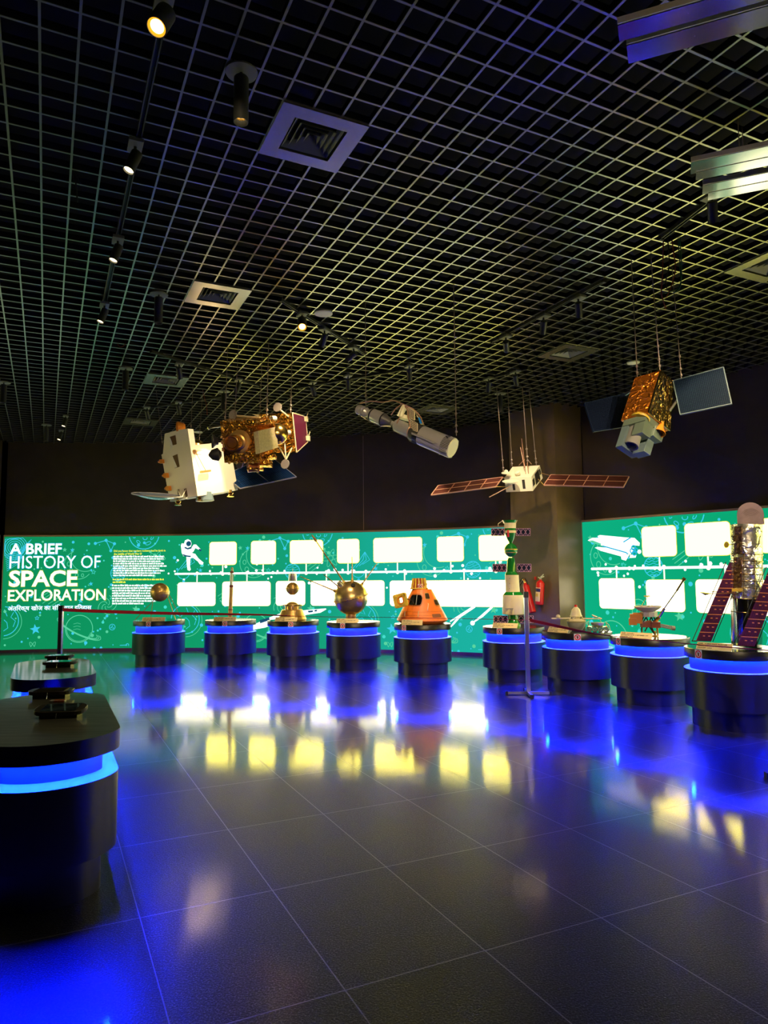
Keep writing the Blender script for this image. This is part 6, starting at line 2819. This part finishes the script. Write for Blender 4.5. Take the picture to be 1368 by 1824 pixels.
mb.tube([zc(672, 245, 10.5), zc(662, 165, 10.55)], .006, 6)
mb.build('antenna', M['copper'], t)
wl = [zc(28, 380, 10.2), zc(455, 325, 10.55), zc(500, 262, 10.75), zc(75, 318, 10.4)]
wr = [zc(772, 314, 10.5), zc(1295, 328, 10.1), zc(1332, 258, 10.3), zc(818, 247, 10.7)]
for q_, sgn in ((wl, 1), (wr, 1)):
    solar('solar_wing', q_[0], q_[1], q_[2], q_[3], 4, 2, M['cellbrown'], mat('salmon_cell_gap', (.75, .38, .26), .5), t, .010, .014, mat('salmon_wing_edge', (.62, .34, .26), .45), .012)
mb = MB()
mb.tube([bil(Fq, .0, .4), zc(455, 322, 10.55)], .006, 6)
mb.tube([bil(TQ, .1, .1), zc(500, 264, 10.75)], .006, 6)
mb.tube([bil(RQ, .9, .5), zc(815, 248, 10.7)], .006, 6)
mb.tube([bil(RQ, .6, .3), zc(772, 310, 10.5)], .006, 6)
mb.build('wing_strut', M['brass'], t)
wire(t, zc(507, 240, 10.5), -.06, .1, .006)
wire(t, zc(562, 185, 10.8), -.02, .1, .006)
wire(t, zc(665, 165, 10.6), -.03, .1, .007)
wire(t, zc(722, 178, 10.75), -.06, .1, .006)
WING_AIM = P(925, 850, 10.5)

# ---- right gold satellite with two dark wings
t = thing('foil_satellite', P(1160, 735, 6.3), 'orange foil box satellite with two dark blue wings, hung at right', 'satellite model')
zr = lambda x, y, Y: P(1030 + x / 4.717, 640 + y / 4.717, Y)
LF = [zr(475, 155, 6.25), zr(358, 515, 6.1), zr(585, 450, 6.0), zr(690, 92, 6.15)]
bkv_t, bkv_b = zr(800, 185, 6.5) - zr(690, 92, 6.15), zr(768, 598, 6.32) - zr(585, 450, 6.0)
mb = MB()
mb.hexa(LF + [LF[0] + bkv_t, LF[1] + bkv_b, LF[2] + bkv_b, LF[3] + bkv_t])
mb.build('body', M['orangefoil'], t)
nLF = (LF[1] - LF[0]).cross(LF[3] - LF[0]).normalized()
if nLF.y > 0:
    nLF = -nLF
RF = [LF[3], LF[2], LF[2] + bkv_b, LF[3] + bkv_t]
nRF = (RF[1] - RF[0]).cross(RF[3] - RF[0]).normalized()
if nRF.x < 0:
    nRF = -nRF
mb = MB()
mb.hexa([p_ + nRF * .004 for p_ in RF] + [p_ - nRF * .004 for p_ in RF])
mb.build('shaded_side_foil', foil('shaded_gold_foil', (.30, .19, .04), .26, 14, 1.0, .03), t)  # darker foil sheet: the shade on this side is put into its colour
mb = MB()
for p_, q_ in [(LF[2], LF[2] + bkv_b), (LF[2], LF[3])]:
    mb.bar(p_ + nRF * .004, q_ + nRF * .004, .012, .010)
for k in range(3):
    mb.cut()
    u = .2 + .3 * k
    mb.tube([bil(RF, .72, .55) + nRF * .006, bil(RF, .60, .9) + nRF * .006], .004, 5)
mb.build('edge_tape', M['goldm'], t)
dn_ = (LF[1] - LF[0]).normalized()
# camera block underneath
cA = [zr(405, 540, 6.12), zr(338, 738, 6.02), zr(500, 845, 5.97), zr(580, 838, 6.02), zr(600, 740, 6.1), zr(640, 560, 6.15)]
bv = (bkv_b * .62)
ll = (LF[2] - LF[1])
top_c = LF[1].lerp(LF[2], .18) + bkv_b * .05
ex_, ey_ = ll.normalized(), bkv_b.normalized()


def inst(u0, u1, v0, v1, l0, l1, name, m, bev=.003):
    q0 = [LF[1] + ll * u0 + bkv_b * v0, LF[1] + ll * u1 + bkv_b * v0, LF[1] + ll * u1 + bkv_b * v1, LF[1] + ll * u0 + bkv_b * v1]
    mb = MB()
    mb.hexa([p_ + dn_ * l0 for p_ in q0] + [p_ + dn_ * l1 for p_ in q0])
    return mb.build(name, m, t, bev)


LL = (zr(338, 738, 6.02) - zr(405, 540, 6.12)).length
inst(.10, .95, .02, .80, -.01, .07, 'camera_deck', M['greenglass'])
inst(.06, .30, .05, .75, .05, LL * 1.05, 'camera_wall', M['bluegrey'])
inst(.55, .95, .05, .40, .05, LL * .72, 'camera_shroud', M['greenglass'])
inst(.70, .98, .45, .85, .05, LL * .58, 'camera_fin', M['greenglass'])
inst(.30, .75, .50, .78, .05, LL * 1.1, 'camera_back_wall', M['bluegrey'])
mb = MB()
cc_ = LF[1] + ll * .45 + bkv_b * .24
mb.lathe(cc_, dn_, [(.03, .062), (LL * .98, .066), (LL * 1.0, .066), (LL * 1.0, .052), (LL * .85, .045), (LL * .85, .001)], 20)
mb.build('camera_barrel', M['greyp'], t)
mb = MB()
mb.lathe(cc_ + dn_ * (LL * .86), dn_, [(0, .044), (.004, .001)], 20)
mb.build('lens', mat('blue_lens', (.02, .06, .35), .08), t)
mb = MB()
for u, v in [(.62, .30), (.98, .62)]:
    mb.cut()
    q_ = LF[1] + ll * u + bkv_b * v
    mb.lathe(q_, dn_, [(-.02, .02), (.04, .030), (.10, .062), (.105, .062), (.07, .04), (.07, .001)], 20)
mb.build('thruster_cone', M['amber'], t)
mb = MB()
q_ = LF[1].lerp(LF[2], .62) + bkv_b * .12
mb.lathe(q_ - dn_ * .015, dn_, [(0, .07), (.02, .085), (.035, .08), (.035, .001)], 24)
mb.build('foil_collar', M['yellowp'], t)
lw_ = [zr(122, 612, 6.35), zr(400, 568, 6.55), zr(393, 292, 6.65), zr(50, 375, 6.45)]
solar('solar_wing', lw_[0], lw_[1], lw_[2], lw_[3], 24, 20, M['celldark'], M['navyline'], t, .0022, .012, M['navyline'], .008)
rw_ = [zr(860, 468, 6.3), zr(1290, 378, 6.05), zr(1222, 72, 6.15), zr(800, 185, 6.45)]
solar('solar_wing', rw_[0], rw_[1], rw_[2], rw_[3], 28, 22, M['celldark'], mat('blue_cell_line', (.012, .035, .06), .6, spec=.1), t, .0025, .012, M['bluegrey'], .009)
mb = MB()
mb.tube([LF[0] + bkv_t * .5, zr(395, 300, 6.6)], .010, 6)
mb.tube([LF[1] + bkv_b * .6, zr(398, 420, 6.6)], .012, 6)
mb.tube([bil(RF, .9, .35), zr(840, 330, 6.4)], .012, 6)
mb.build('wing_yoke', M['steel'], t)
mb = MB()
for u in (.1, .52):
    mb.cut()
    q_ = LF[0].lerp(LF[3], u)
    mb.tube([q_, q_ + V((0, 0, .03)), q_ + V((.03, 0, .035)), q_ + V((.03, 0, .005))], .004, 6)
mb.build('lifting_eye', M['steel'], t)
wire(t, LF[0].lerp(LF[3], .10), -.01, 0, .0045)
wire(t, LF[3] - V((.004, 0, 0)), -.03, .02, .005)
wire(t, LF[0].lerp(LF[3], .85) + bkv_t * .3, -.02, .05, .003, 'wire', False)
wire(t, zr(867, 168, 6.4), -.03, .02, .0045)

# ---- polished aluminium planks at upper right
def plank(a, d, L, w, label, tilt=0.0):
    dirv = V((math.cos(d), math.sin(d), 0))
    far = V((-dirv.y, dirv.x, 0))
    if far.y < 0:
        far = -far
    t = thing('ceiling_plank', a, label, 'ceiling plank', 'polished aluminium planks at upper right')
    dn = (far * math.cos(tilt) + UPV * math.sin(tilt))
    b = a + dirv * L
    up_ = dirv.cross(dn)
    if up_.z < 0:
        up_ = -up_
    mb = MB()
    mb.hexa([a, b, b + dn * w, a + dn * w, a + up_ * .008, b + up_ * .008, b + dn * w + up_ * .008, a + dn * w + up_ * .008])
    mb.build('reflector', M['alu'], t)
    mb = MB()
    mb.bar(a + up_ * .016, b + up_ * .016, .014, .032, up_)
    mb.bar(a + up_ * .032 + dn * .012, b + up_ * .032 + dn * .012, .026, .006, up_)
    mb.build('edge_channel', M['aluedge'], t)
    mb = MB()
    for u in (.12, .55, .9):
        mb.cut()
        q_ = a.lerp(b, u) + dn * (w * .5)
        mb.tube([q_, V((q_.x, q_.y, CEIL + .03))], .003, 5)
    mb.build('hanger_wire', M['wire'], t)


dang = math.radians(-22.5)
zp = 4.12
plank(Pz(1100, 44, zp), dang, 2.6, .118, 'blue-lit polished plank at the top right corner, upper of its pair')
plank(Pz(1116, 80, zp), dang, 2.6, .142, 'blue-lit polished plank at the top right corner, lower of its pair')
plank(Pz(1231, 289, zp + .02), dang, 2.4, .150, 'green-gold reflecting plank below the blue pair, top strip')
plank(Pz(1240, 306, zp + .02), dang, 2.4, .110, 'green-gold reflecting plank below the blue pair, second strip')
plank(Pz(1252, 330, zp + .02), dang, 2.4, .130, 'teal and yellow reflecting plank below the blue pair, third strip')
plank(Pz(1262, 343, zp + .02), dang, 2.4, .110, 'teal and yellow reflecting plank below the blue pair, lowest strip')


# ------------------------------------------------------------------ ceiling fittings
def vent(i, j, n, label):
    c = G(i + n / 2, j - n / 2, 0)
    t = thing('air_vent', c, label, 'air vent', 'square ceiling air vents')
    h = CELL * n / 2
    mb = MB()
    iw = h * .62
    zt_ = -.006
    for s_ in (-1, 1):
        mb.obox(c + GA * (s_ * (h + iw) / 2) + V((0, 0, zt_)), GB * h, GA * ((h - iw) / 2), V((0, 0, .008)))
        mb.obox(c + GB * (s_ * (h + iw) / 2) + V((0, 0, zt_)), GA * iw, GB * ((h - iw) / 2), V((0, 0, .008)))
    mb.build('face_plate', M['vent'], t)
    for k in range(4):
        r_ = iw * (.92 - .22 * k)
        mb = MB()
        ro, ri = r_, r_ - .030
        zo, zi = -.004, .032
        vo = [c + GB * (sx * ro) + GA * (sy * ro) + V((0, 0, zo)) for sx, sy in [(-1, -1), (1, -1), (1, 1), (-1, 1)]]
        vi = [c + GB * (sx * ri) + GA * (sy * ri) + V((0, 0, zi)) for sx, sy in [(-1, -1), (1, -1), (1, 1), (-1, 1)]]
        vo2 = [p_ + V((0, 0, .003)) for p_ in vo]
        vi2 = [p_ + V((0, 0, .003)) for p_ in vi]
        mb.add(vo + vi + vo2 + vi2, [(a, (a + 1) % 4, 4 + (a + 1) % 4, 4 + a) for a in range(4)] + [(8 + a, 8 + (a + 1) % 4, 12 + (a + 1) % 4, 12 + a) for a in range(4)] +
               [(a, (a + 1) % 4, 8 + (a + 1) % 4, 8 + a) for a in range(4)] + [(4 + a, 4 + (a + 1) % 4, 12 + (a + 1) % 4, 12 + a) for a in range(4)])
        mb.build('louvre', M['ventlouvre'], t)
    mb = MB()
    mb.obox(c + V((0, 0, .05)), GB * iw, GA * iw, V((0, 0, .004)))
    mb.build('backing', M['plenum'], t)


VL = ['square ceiling vent nearest the viewer, tinted blue, upper left of centre', 'square ceiling vent lit gold, above the gold satellite',
      'square ceiling vent third along the left line, above the white satellite', 'square ceiling vent above the small winged satellite',
      'square ceiling vent cut by the right edge of the picture', 'dim square ceiling vent farthest back at left', 'dim square ceiling vent behind the silver station']
for (i, j, n), lb in zip(vents, VL):
    vent(i, j, n, lb)


def lamp_light(loc, aim, energy, size, col=(1.0, .74, .40), rad=.03, blend=.5):
    ld = bpy.data.lights.new('spot_beam', 'SPOT')
    ld.energy = energy * SPOT_GAIN
    ld.color = col
    ld.spot_size = math.radians(size)
    ld.spot_blend = blend
    ld.shadow_soft_size = rad
    o = bpy.data.objects.new('spot_beam', ld)
    COL.objects.link(o)
    d = (V(aim) - V(loc)).normalized()
    o.rotation_euler = d.to_track_quat('-Z', 'Y').to_euler()
    return o, d


def spotlight(px, py, aim, label, lens='lens', light=None, L=.155, r=.037, drop=.07, zz_=None, along=None):
    """track head: adapter plate under the track, short arm, tubular head"""
    z0 = CEIL - .056 if zz_ is None else zz_
    p = Pz(px, py, z0)
    t = thing('track_spotlight', p, label, 'spotlight', 'track spotlights on the ceiling')
    al = V(along) if along else GA
    al = al.normalized()
    sd_ = V((-al.y, al.x, 0))
    mb = MB()
    mb.obox(p + V((0, 0, .012)), al * .075, sd_ * .045, V((0, 0, .012)))
    mb.build('adapter', M['lampplate'], t, .002)
    piv = p - V((0, 0, drop))
    d = (V(aim) - piv).normalized()
    mb = MB()
    mb.tube([p, piv], .010, 8)
    mb.obox(piv, sd_ * .016, al * .012, V((0, 0, .014)))
    mb.build('arm', M['lampbody'], t)
    b0 = piv - d * (L * .25)
    mb = MB()
    mb.lathe(b0, d, [(0, r * .8), (.006, r), (L, r), (L, r * .90), (L - .02, r * .86), (L - .02, .001)], 24)
    mb.build('head', M['lampbody'], t)
    mb = MB()
    rl_ = r * (.66 if lens == 'lenshot' else .84)
    mb.lathe(b0 + d * (L - .012), d, [(0, rl_), (.003, .001)], 20)
    mb.build('lens', M[lens], t)
    if lens == 'lenshot':
        mb = MB()
        mb.lathe(b0 + d * (L - .012), d, [(0, r * .66), (.008, r * .88)], 24, 0, True, False)
        mb.build('reflector', M['lensring'], t)  # self-lit ring standing in for lamp glow on the head's inner rim
    if light:
        e, sz = light
        o, _ = lamp_light(b0 + d * (L + .012), aim, e, sz)
        o.location = b0 + d * (L + .012) - OFF[t.name]
        o.parent = t


def track(pa, pb, label):
    a, b = pa, pb
    t = thing('lighting_track', a, label, 'lighting track', 'lighting tracks on the ceiling')
    mb = MB()
    d = (b - a).normalized()
    s_ = V((-d.y, d.x, 0))
    L_ = (b - a).length
    for k in (-1, 1):
        mb.obox((a + b) / 2 + s_ * (.014 * k), d * (L_ / 2), s_ * .004, V((0, 0, .016)))
    mb.obox((a + b) / 2 + V((0, 0, .014)), d * (L_ / 2), s_ * .018, V((0, 0, .003)))
    mb.build('rail', M['lampbody'], t)
    mb = MB()
    for q_ in (a, b):
        mb.cut()
        mb.obox(q_, d * .012, s_ * .022, V((0, 0, .02)))
    mb.build('end_cap', M['blackm'], t)


zt2 = CEIL - .012
T1a, T1b = G(-4.0, -11, -.012), G(-3.9, 19, -.012)
track(T1a, T1b, 'long dark lighting track running away along the left of the ceiling')
track(Pz(500, 534, zt2), Pz(648, 629, zt2), 'slanting lighting track above the gold satellite, with one blazing lamp')
track(Pz(270, 626, zt2), Pz(460, 687, zt2), 'slanting lighting track left of the gold satellite wires')
track(Pz(528, 691, zt2), Pz(742, 654, zt2), 'lighting track above the silver station')
track(Pz(877, 609, zt2), Pz(1076, 500, zt2), 'lighting track right of centre carrying three heads')
track(Pz(858, 677, zt2), Pz(940, 656, zt2), 'short far lighting track above the winged satellite wires')
track(Pz(1178, 424, zt2), Pz(1300, 330, zt2), 'lighting track at right under the polished planks')
track(Pz(232, 731, zt2), Pz(405, 705, zt2), 'far lighting track behind the white satellite')

def off(px, py, dx, dy):
    return Pz(px, py, CEIL) + V((dx, dy, -1.0))


STATION_AIM = P(726, 765, 7.0)
FOIL_AIM = P(1150, 720, 6.1)
spotlight(292, 6, off(292, 6, -.12, -.52), 'blazing orange spotlight at the top left, nearest the viewer', 'lenshot', None, r=.05)
spotlight(241, 262, off(241, 262, -.22, -.30), 'lit track head second from the top on the left track', 'lens', (14, 80))
spotlight(210, 430, off(210, 430, -.16, -.32), 'track head third along the left track, lit lens', 'lens', (14, 80))
spotlight(186, 545, off(186, 545, -.18, -.34), 'track head at the far end of the left track', 'lens', (14, 80))
spotlight(538, 562, P(545, 760, 6.2), 'blazing warm spotlight on the slanting track above the gold satellite', 'lenshot', None, r=.05)
spotlight(578, 590, GOLD_AIM + V((.1, 0, .1)), 'unlit-looking track head in the middle of the slanting track above the gold satellite', 'lensdim', (150, 50), along=(1, 2.0, 0))
spotlight(630, 622, WHITE_AIM, 'track head at the lower end of the slanting track above the gold satellite', 'lensdim', (420, 30), along=(1, 2.0, 0))
spotlight(319, 650, off(319, 650, .02, .4), 'dark track head in front of the third vent', 'lensdim')
spotlight(425, 678, WHITE_AIM, 'dark track head left of the gold satellite wires', 'lensdim', (300, 30))
spotlight(557, 683, off(557, 683, .2, .5), 'leftmost dark head on the track above the silver station', 'lensdim', (60, 80))
spotlight(620, 671, PC[3] + V((0, 0, 1.0)), 'middle dark head on the track above the silver station', 'lensdim', (200, 40))
spotlight(729, 654, PC[4] + V((0, 0, 1.0)), 'rightmost head on the track above the silver station, lens lit', 'lens', (260, 36))
spotlight(901, 602, WING_AIM, 'lowest of the three heads on the right-of-centre track', 'lensdim', (300, 26))
spotlight(968, 566, PC[5] + V((0, 0, 1.4)), 'middle of the three heads on the right-of-centre track, lens lit', 'lens', (330, 36))
spotlight(1030, 533, PC[6] + V((.3, 0, .9)), 'uppermost of the three heads on the right-of-centre track, lens lit', 'lens', (260, 46))
spotlight(870, 676, off(870, 676, 0, .4), 'left head on the short far track above the winged satellite', 'lensdim')
spotlight(918, 664, off(918, 664, .25, .6), 'right head on the short far track above the winged satellite', 'lensdim', (60, 100))
spotlight(1268, 352, PC[8] + V((0, 0, 1.1)), 'spotlight right under the polished planks, lens lit', 'lens', (200, 46))
spotlight(262, 727, off(262, 727, .1, .4), 'leftmost small head on the far track behind the white satellite', 'lensdim', (30, 100))
spotlight(318, 718, off(318, 718, .1, .3), 'middle small head on the far track behind the white satellite', 'lensdim')
spotlight(117, 742, off(117, 742, -.1, -.4), 'far left lit head near the dark wall, upper of two', 'lens', zz_=CEIL - .036)
spotlight(109, 768, off(109, 768, -.1, -.5), 'far left lit head near the dark wall, lower of two', 'lens', zz_=CEIL - .036)
# unseen track and heads, added to light the models from the viewer's side
tq = CEIL - .012
track(V((-.6, -1.86, tq)), V((3.6, 1.6, tq)), 'added lighting track over the viewer, out of the picture')


def head_at(p, aim, label, light, along):
    # place by position instead of by sight line
    q_ = V((0, 0, EYE)) + (V((p[0], p[1], CEIL - .056)) - V((0, 0, EYE)))
    global Pz
    keep = Pz
    Pz = lambda *_: q_
    spotlight(0, 0, aim, label, 'lens', light, along=along)
    Pz = keep


tk = (3.4, 2.8, 0)
head_at((0.6, -.87), STATION_AIM, 'added track head over the viewer aimed at the silver station, out of the picture', (420, 20), tk)
head_at((1.5, -.13), FOIL_AIM, 'added track head over the viewer aimed at the foil satellite, out of the picture', (120, 13), tk)
head_at((2.5, .69), PC[7] + V((0, 0, 1.0)), 'added track head over the viewer aimed at the dish probe, out of the picture', (560, 34), tk)
head_at((2.9, 1.02), Pz(1230, 130, 4.12), 'added track head over the viewer grazing the polished planks, out of the picture', (26, 60), tk)
head_at((3.3, 1.35), PC[5] + V((0, 0, 1.2)), 'added track head over the viewer aimed at the station model, out of the picture', (520, 30), tk)
head_at((-.1, -1.44), WHITE_AIM + V((-.35, 0, .05)), 'added track head over the viewer aimed at the white satellite, out of the picture', (900, 7), tk)
head_at((-.35, -1.65), GOLD_AIM + V((-.3, 0, -.05)), 'added track head over the viewer aimed at the gold satellite, out of the picture', (700, 11), tk)
head_at((0.15, -1.24), PC[1] + V((-.4, 0, .7)), 'added track head over the viewer aimed at the leftmost pedestals, out of the picture', (1050, 22), tk)
head_at((1.05, -.5), PC[3] + V((-.3, 0, .8)), 'added track head over the viewer aimed at the antenna sphere, out of the picture', (950, 20), tk)


def canlight(px, py, label, lens='lensdim', L=.27, r=.042, light=None):
    p = Pz(px, py, CEIL - .004)
    t = thing('pendant_downlight', p, label, 'downlight', 'tubular downlights with round base plates')
    mb = MB()
    mb.lathe(p - V((0, 0, .008)), UPV, [(0, .09), (.008, .092), (.012, .08)], 28)
    mb.build('base_plate', M['lampplate'], t)
    mb = MB()
    mb.tube([p, p - V((0, 0, .05))], .010, 8)
    mb.build('stem', M['lampbody'], t)
    mb = MB()
    b0 = p - V((0, 0, .035))
    mb.lathe(b0, -UPV, [(0, r * .9), (.006, r), (L, r), (L, r * .92), (L - .045, r * .62), (L - .045, .001)], 28)
    mb.build('tube', M['lampbody'], t)
    mb = MB()
    mb.lathe(b0 - V((0, 0, L - .044)), -UPV, [(0, r * .6), (.002, .001)], 20)
    o = mb.build('lamp', M[lens], t)
    mb = MB()
    mb.lathe(b0 - V((0, 0, L - .001)), -UPV, [(0, r * .93), (-.04, r * .64)], 28, 0, True, False)
    mb.build('reflector_cone', M['goldm'], t)
    if light:
        e, sz = light
        od, _ = lamp_light(b0 - V((0, 0, L + .01)), b0 - V((0, 0, 3)), e, sz, (1, .68, .35))
        od.location = b0 - V((0, 0, L + .01)) - OFF[t.name]
        od.parent = t


canlight(430, 128, 'tubular downlight nearest the viewer, left of the blue vent, lamp glowing', 'lens', light=(10, 100))
canlight(283, 524, 'tubular downlight beside the gold-lit vent', 'lensdim')
canlight(224, 656, 'tubular downlight left of the third vent', 'lensdim')
canlight(7, 681, 'tubular downlight cut by the left edge of the picture', 'lensdim')
canlight(83, 757, 'small far tubular downlight near the left wall', 'lensdim')
canlight(399, 697, 'tubular downlight just left of the gold satellite wires', 'lensdim')
canlight(891, 701, 'tubular downlight left of the winged satellite wires', 'lensdim')


def disc(px, py, label, r=.10):
    p = Pz(px, py, CEIL - .004)
    t = thing('ceiling_speaker', p, label, 'ceiling speaker', 'round pale ceiling discs')
    mb = MB()
    mb.lathe(p - V((0, 0, .018)), UPV, [(0, r * .82), (.004, r), (.018, r)], 28)
    mb.build('rim', M['white'], t)
    mb = MB()
    mb.lathe(p - V((0, 0, .020)), UPV, [(0, r * .8), (.003, r * .8)], 28)
    mb.build('grille', M['aluedge'], t)


disc(576, 557, 'round pale ceiling disc beside the slanting track with the blazing lamp')
disc(1128, 645, 'round pale ceiling disc above the foil satellite', .085)
disc(353, 769, 'round pale ceiling disc just behind the white satellite', .085)


# loose cables
def cables(px, py, specs, label):
    p = Pz(px, py, CEIL + .02)
    t = thing('loose_cables', p, label, 'cables', 'loose cables hanging from the grid')
    for pts, m in specs:
        mb = MB()
        q_ = [P(x, y, p.y) for x, y in pts]
        q_[0].z = CEIL + .04
        mb.tube(smoothpath(q_, 5), .005, 6)
        mb.build('cable', M[m], t)


M['cabred'] = mat('red_cable', (.25, .04, .03), .5)
M['cabgreen'] = mat('green_cable', (.02, .12, .08), .5)
cables(1196, 425, [([(1196, 425), (1200, 450), (1203, 480), (1195, 512), (1186, 530)], 'cabred'), ([(1184, 470), (1180, 490), (1178, 520), (1182, 538), (1186, 550)], 'cabred'),
                   ([(1208, 430), (1211, 470), (1212, 510), (1200, 522)], 'cabgreen'), ([(1212, 440), (1214, 480), (1209, 512), (1184, 522)], 'cabgreen'), ([(1190, 440), (1192, 470), (1186, 500), (1188, 515)], 'blackm')],
       'bundle of red and green loose cables above the foil satellite')
cables(128, 305, [([(128, 305), (131, 320), (135, 326), (138, 360)], 'lampbody'), ([(128, 305), (138, 318), (143, 328)], 'lampbody')], 'short loose cable end hanging left of the left track')
cables(208, 610, [([(208, 605), (211, 615), (216, 618), (224, 612), (222, 606)], 'cabred')], 'small curled cable at left, above the third vent')
cables(362, 700, [([(362, 700), (365, 712), (368, 722), (369, 740)], 'cabred')], 'red cable end dangling left of the gold satellite')
